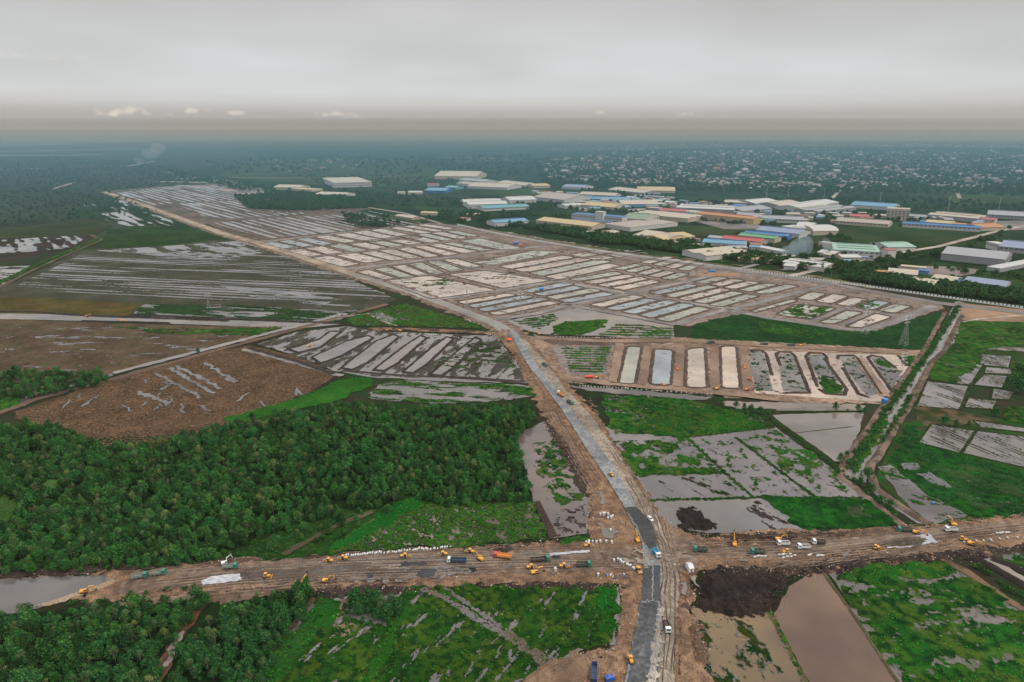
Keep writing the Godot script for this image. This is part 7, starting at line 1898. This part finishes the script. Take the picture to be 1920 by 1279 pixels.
# a standing figure from tapered limbs joined in one field and skinned as surface nets
func figure_mesh(shirt: Color, stride: float) -> ArrayMesh:
	var bones := [[Vector3(0, 1.0, 0), Vector3(0, 1.42, 0), 0.15, 0.19], [Vector3(0, 1.5, 0), Vector3(0.02, 1.68, 0), 0.07, 0.115], [Vector3(0, 0.98, 0.09), Vector3(stride, 0.5, 0.1), 0.1, 0.07], [Vector3(stride, 0.5, 0.1), Vector3(stride - 0.05, 0.06, 0.1), 0.07, 0.055], [Vector3(0, 0.98, -0.09), Vector3(-stride, 0.5, -0.1), 0.1, 0.07], [Vector3(-stride, 0.5, -0.1), Vector3(-stride - 0.12, 0.06, -0.1), 0.07, 0.055], [Vector3(0, 1.42, 0.2), Vector3(-stride * 0.6, 1.12, 0.27), 0.065, 0.05], [Vector3(-stride * 0.6, 1.12, 0.27), Vector3(0.1 - stride * 0.4, 0.88, 0.26), 0.05, 0.04], [Vector3(0, 1.42, -0.2), Vector3(stride * 0.6, 1.12, -0.27), 0.065, 0.05], [Vector3(stride * 0.6, 1.12, -0.27), Vector3(0.12 + stride * 0.6, 0.9, -0.25), 0.05, 0.04], [Vector3(stride - 0.05, 0.05, 0.1), Vector3(stride + 0.12, 0.04, 0.1), 0.05, 0.04], [Vector3(-stride - 0.12, 0.05, -0.1), Vector3(-stride + 0.05, 0.04, -0.1), 0.05, 0.04]]
	var c := 0.045
	var lo := Vector3(-0.5, -0.05, -0.42)
	var n := Vector3i(23, 42, 19)
	var f := PackedFloat32Array()
	f.resize(n.x * n.y * n.z)
	for k in n.z:
		for j in n.y:
			for i in n.x:
				var p := lo + Vector3(i, j, k) * c
				var e := 0.0
				for b in bones:
					var ab: Vector3 = b[1] - b[0]
					var t := clampf((p - b[0]).dot(ab) / ab.length_squared(), 0.0, 1.0)
					e += exp(-28.0 * ((p - b[0] - ab * t).length() - lerpf(b[2], b[3], t)))
				f[(k * n.y + j) * n.x + i] = -log(maxf(e, 1e-20)) / 28.0
	var at := {}
	var vs := PackedVector3Array()
	var cs := PackedColorArray()
	var ix := PackedInt32Array()
	for k in n.z - 1:
		for j in n.y - 1:
			for i in n.x - 1:
				var s := Vector3.ZERO
				var m := 0
				for e in 12:
					var ax: int = e / 4
					var o := Vector3i.ZERO
					o[(ax + 1) % 3] = e & 1
					o[(ax + 2) % 3] = (e >> 1) & 1
					var q := o
					q[ax] = 1
					var fa := f[((k + o.z) * n.y + j + o.y) * n.x + i + o.x]
					var fb := f[((k + q.z) * n.y + j + q.y) * n.x + i + q.x]
					if (fa < 0.0) != (fb < 0.0):
						s += Vector3(o).lerp(Vector3(q), fa / (fa - fb))
						m += 1
				if m > 0:
					at[Vector3i(i, j, k)] = vs.size()
					var p := lo + (Vector3(i, j, k) + s / m) * c
					vs.append(p)
					cs.append(Color(0.09, 0.055, 0.04) if p.y > 1.5 and p.y < 1.66 else Color(0.6, 0.5, 0.05) if p.y >= 1.66 else shirt if p.y > 0.98 else Color(0.03, 0.035, 0.05))
	for k in range(1, n.z - 1):
		for j in range(1, n.y - 1):
			for i in range(1, n.x - 1):
				for ax in 3:
					var q := Vector3i(i, j, k)
					q[ax] += 1
					var fa := f[(k * n.y + j) * n.x + i]
					var fb := f[(q.z * n.y + q.y) * n.x + q.x]
					if (fa < 0.0) == (fb < 0.0): continue
					var ring := []
					for o in [[0, 0], [1, 0], [1, 1], [0, 1]]:
						var v := Vector3i(i, j, k)
						v[(ax + 1) % 3] -= o[0]
						v[(ax + 2) % 3] -= o[1]
						ring.append(at.get(v, -1))
					if ring.has(-1): continue
					if fa < 0.0: ring.reverse()
					for z in [0, 1, 2, 0, 2, 3]: ix.append(ring[z])
	var arr := []
	arr.resize(Mesh.ARRAY_MAX)
	arr[Mesh.ARRAY_VERTEX] = vs
	arr[Mesh.ARRAY_COLOR] = cs
	arr[Mesh.ARRAY_INDEX] = ix
	var m := ArrayMesh.new()
	m.add_surface_from_arrays(Mesh.PRIMITIVE_TRIANGLES, arr)
	var st := SurfaceTool.new()
	st.create_from(m, 0)
	st.generate_normals()
	return st.commit()

func people() -> void:
	var hi := figure_mesh(Color(0.55, 0.65, 0.05), 0.14)
	var org := figure_mesh(Color(0.75, 0.16, 0.03), 0.06)
	var wht := figure_mesh(Color(0.5, 0.5, 0.52), 0.12)
	for q in [[hi, 887, 1063, "worker in a yellow-green vest standing by the small black gravel heap"], [org, 1183, 1016, "worker in an orange vest at the rebar pit"], [org, 1189, 1020, "worker in an orange vest at the rebar pit"], [org, 1179, 1019, "worker in an orange vest at the rebar pit"], [wht, 1214, 1131, "person in pale clothes walking at the end of the fresh asphalt"], [hi, 1128, 1038, "worker in a yellow-green vest near the end of the geotextile strip"], [wht, 1202, 1103, "person in pale clothes beside the fresh asphalt"], [hi, 1170, 1265, "worker in a yellow-green vest near the blue generator set"], [wht, 1166, 983, "person in pale clothes by the heap of white blocks"], [wht, 1154, 978, "person in pale clothes by the heap of white blocks"]]:
		var p := P(q[1], q[2], 1.0)
		var m := part("person", q[0], M.tinted, self, Vector3(p.x, ground_y(Vector2(p.x, p.z)), p.z))
		m.rotation.y = rng.randf() * TAU
		tag(m, q[3], "person", "people on the roadworks")

func smoke() -> void:
	var m := FogMaterial.new()
	m.albedo = Color(0.80, 0.90, 0.95)
	m.density = 0.022
	for q in [[1478, 474, 18, 14], [1495, 464, 16, 18], [1508, 458, 14, 20], [1488, 466, 12, 14], [1548, 462, 9, 18]]:
		var p := P(q[0], 480)
		var k := -p.z / FOCAL
		var v := FogVolume.new()
		v.name = numbered("smoke")
		v.shape = RenderingServer.FOG_VOLUME_SHAPE_ELLIPSOID
		v.size = Vector3(q[2], q[3], q[2]) * 2.0 * k
		v.material = m
		add_child(v)
		v.position = Vector3(p.x, (480 - q[1]) * k, p.z)
		v.rotation.z = 0.3
		tag(v, "thin blue smoke drifting over the workshops", "", "", "stuff")
	var far := FogMaterial.new()
	far.albedo = Color(0.85, 0.85, 0.86)
	far.density = 0.003
	for q in [[262, 302, 10, 7], [285, 290, 16, 10], [300, 280, 14, 10]]:
		var p := P(q[0], 309)
		var k := -p.z / FOCAL
		var v := FogVolume.new()
		v.name = numbered("smoke")
		v.shape = RenderingServer.FOG_VOLUME_SHAPE_ELLIPSOID
		v.size = Vector3(q[2], q[3], q[2]) * 2.0 * k
		v.material = far
		add_child(v)
		v.position = Vector3(p.x, (309 - q[1]) * k, p.z)
		tag(v, "pale smoke plume rising from the far plantation", "", "", "stuff")

func _ready() -> void:
	for n in [n1, n2, n3]:
		n.frequency = 0.01
		n.noise_type = FastNoiseLite.TYPE_SIMPLEX_SMOOTH
	n1.seed = 5
	n2.seed = 17
	n3.seed = 43
	n1.fractal_octaves = 3
	n2.fractal_octaves = 3
	n3.fractal_octaves = 2
	rng.seed = 2024
	make_air()
	make_materials()
	make_land()
	make_plants()
	make_marks()
	make_estate()
	make_machines()
	smog("haze", -1250.0, -6000.0, 120.0, Color(0.40, 0.69, 0.81), 0.00015)
	smog("haze", -6001.0, -9500.0, 150.0, Color(0.48, 0.64, 0.70), 0.00012)
	smog("haze", -9501.0, -14500.0, 199.0, Color(0.59, 0.60, 0.595), 0.00017)
	smog("haze", -14501.0, -78000.0, 440.0, Color(0.67, 0.61, 0.565), 0.00026)
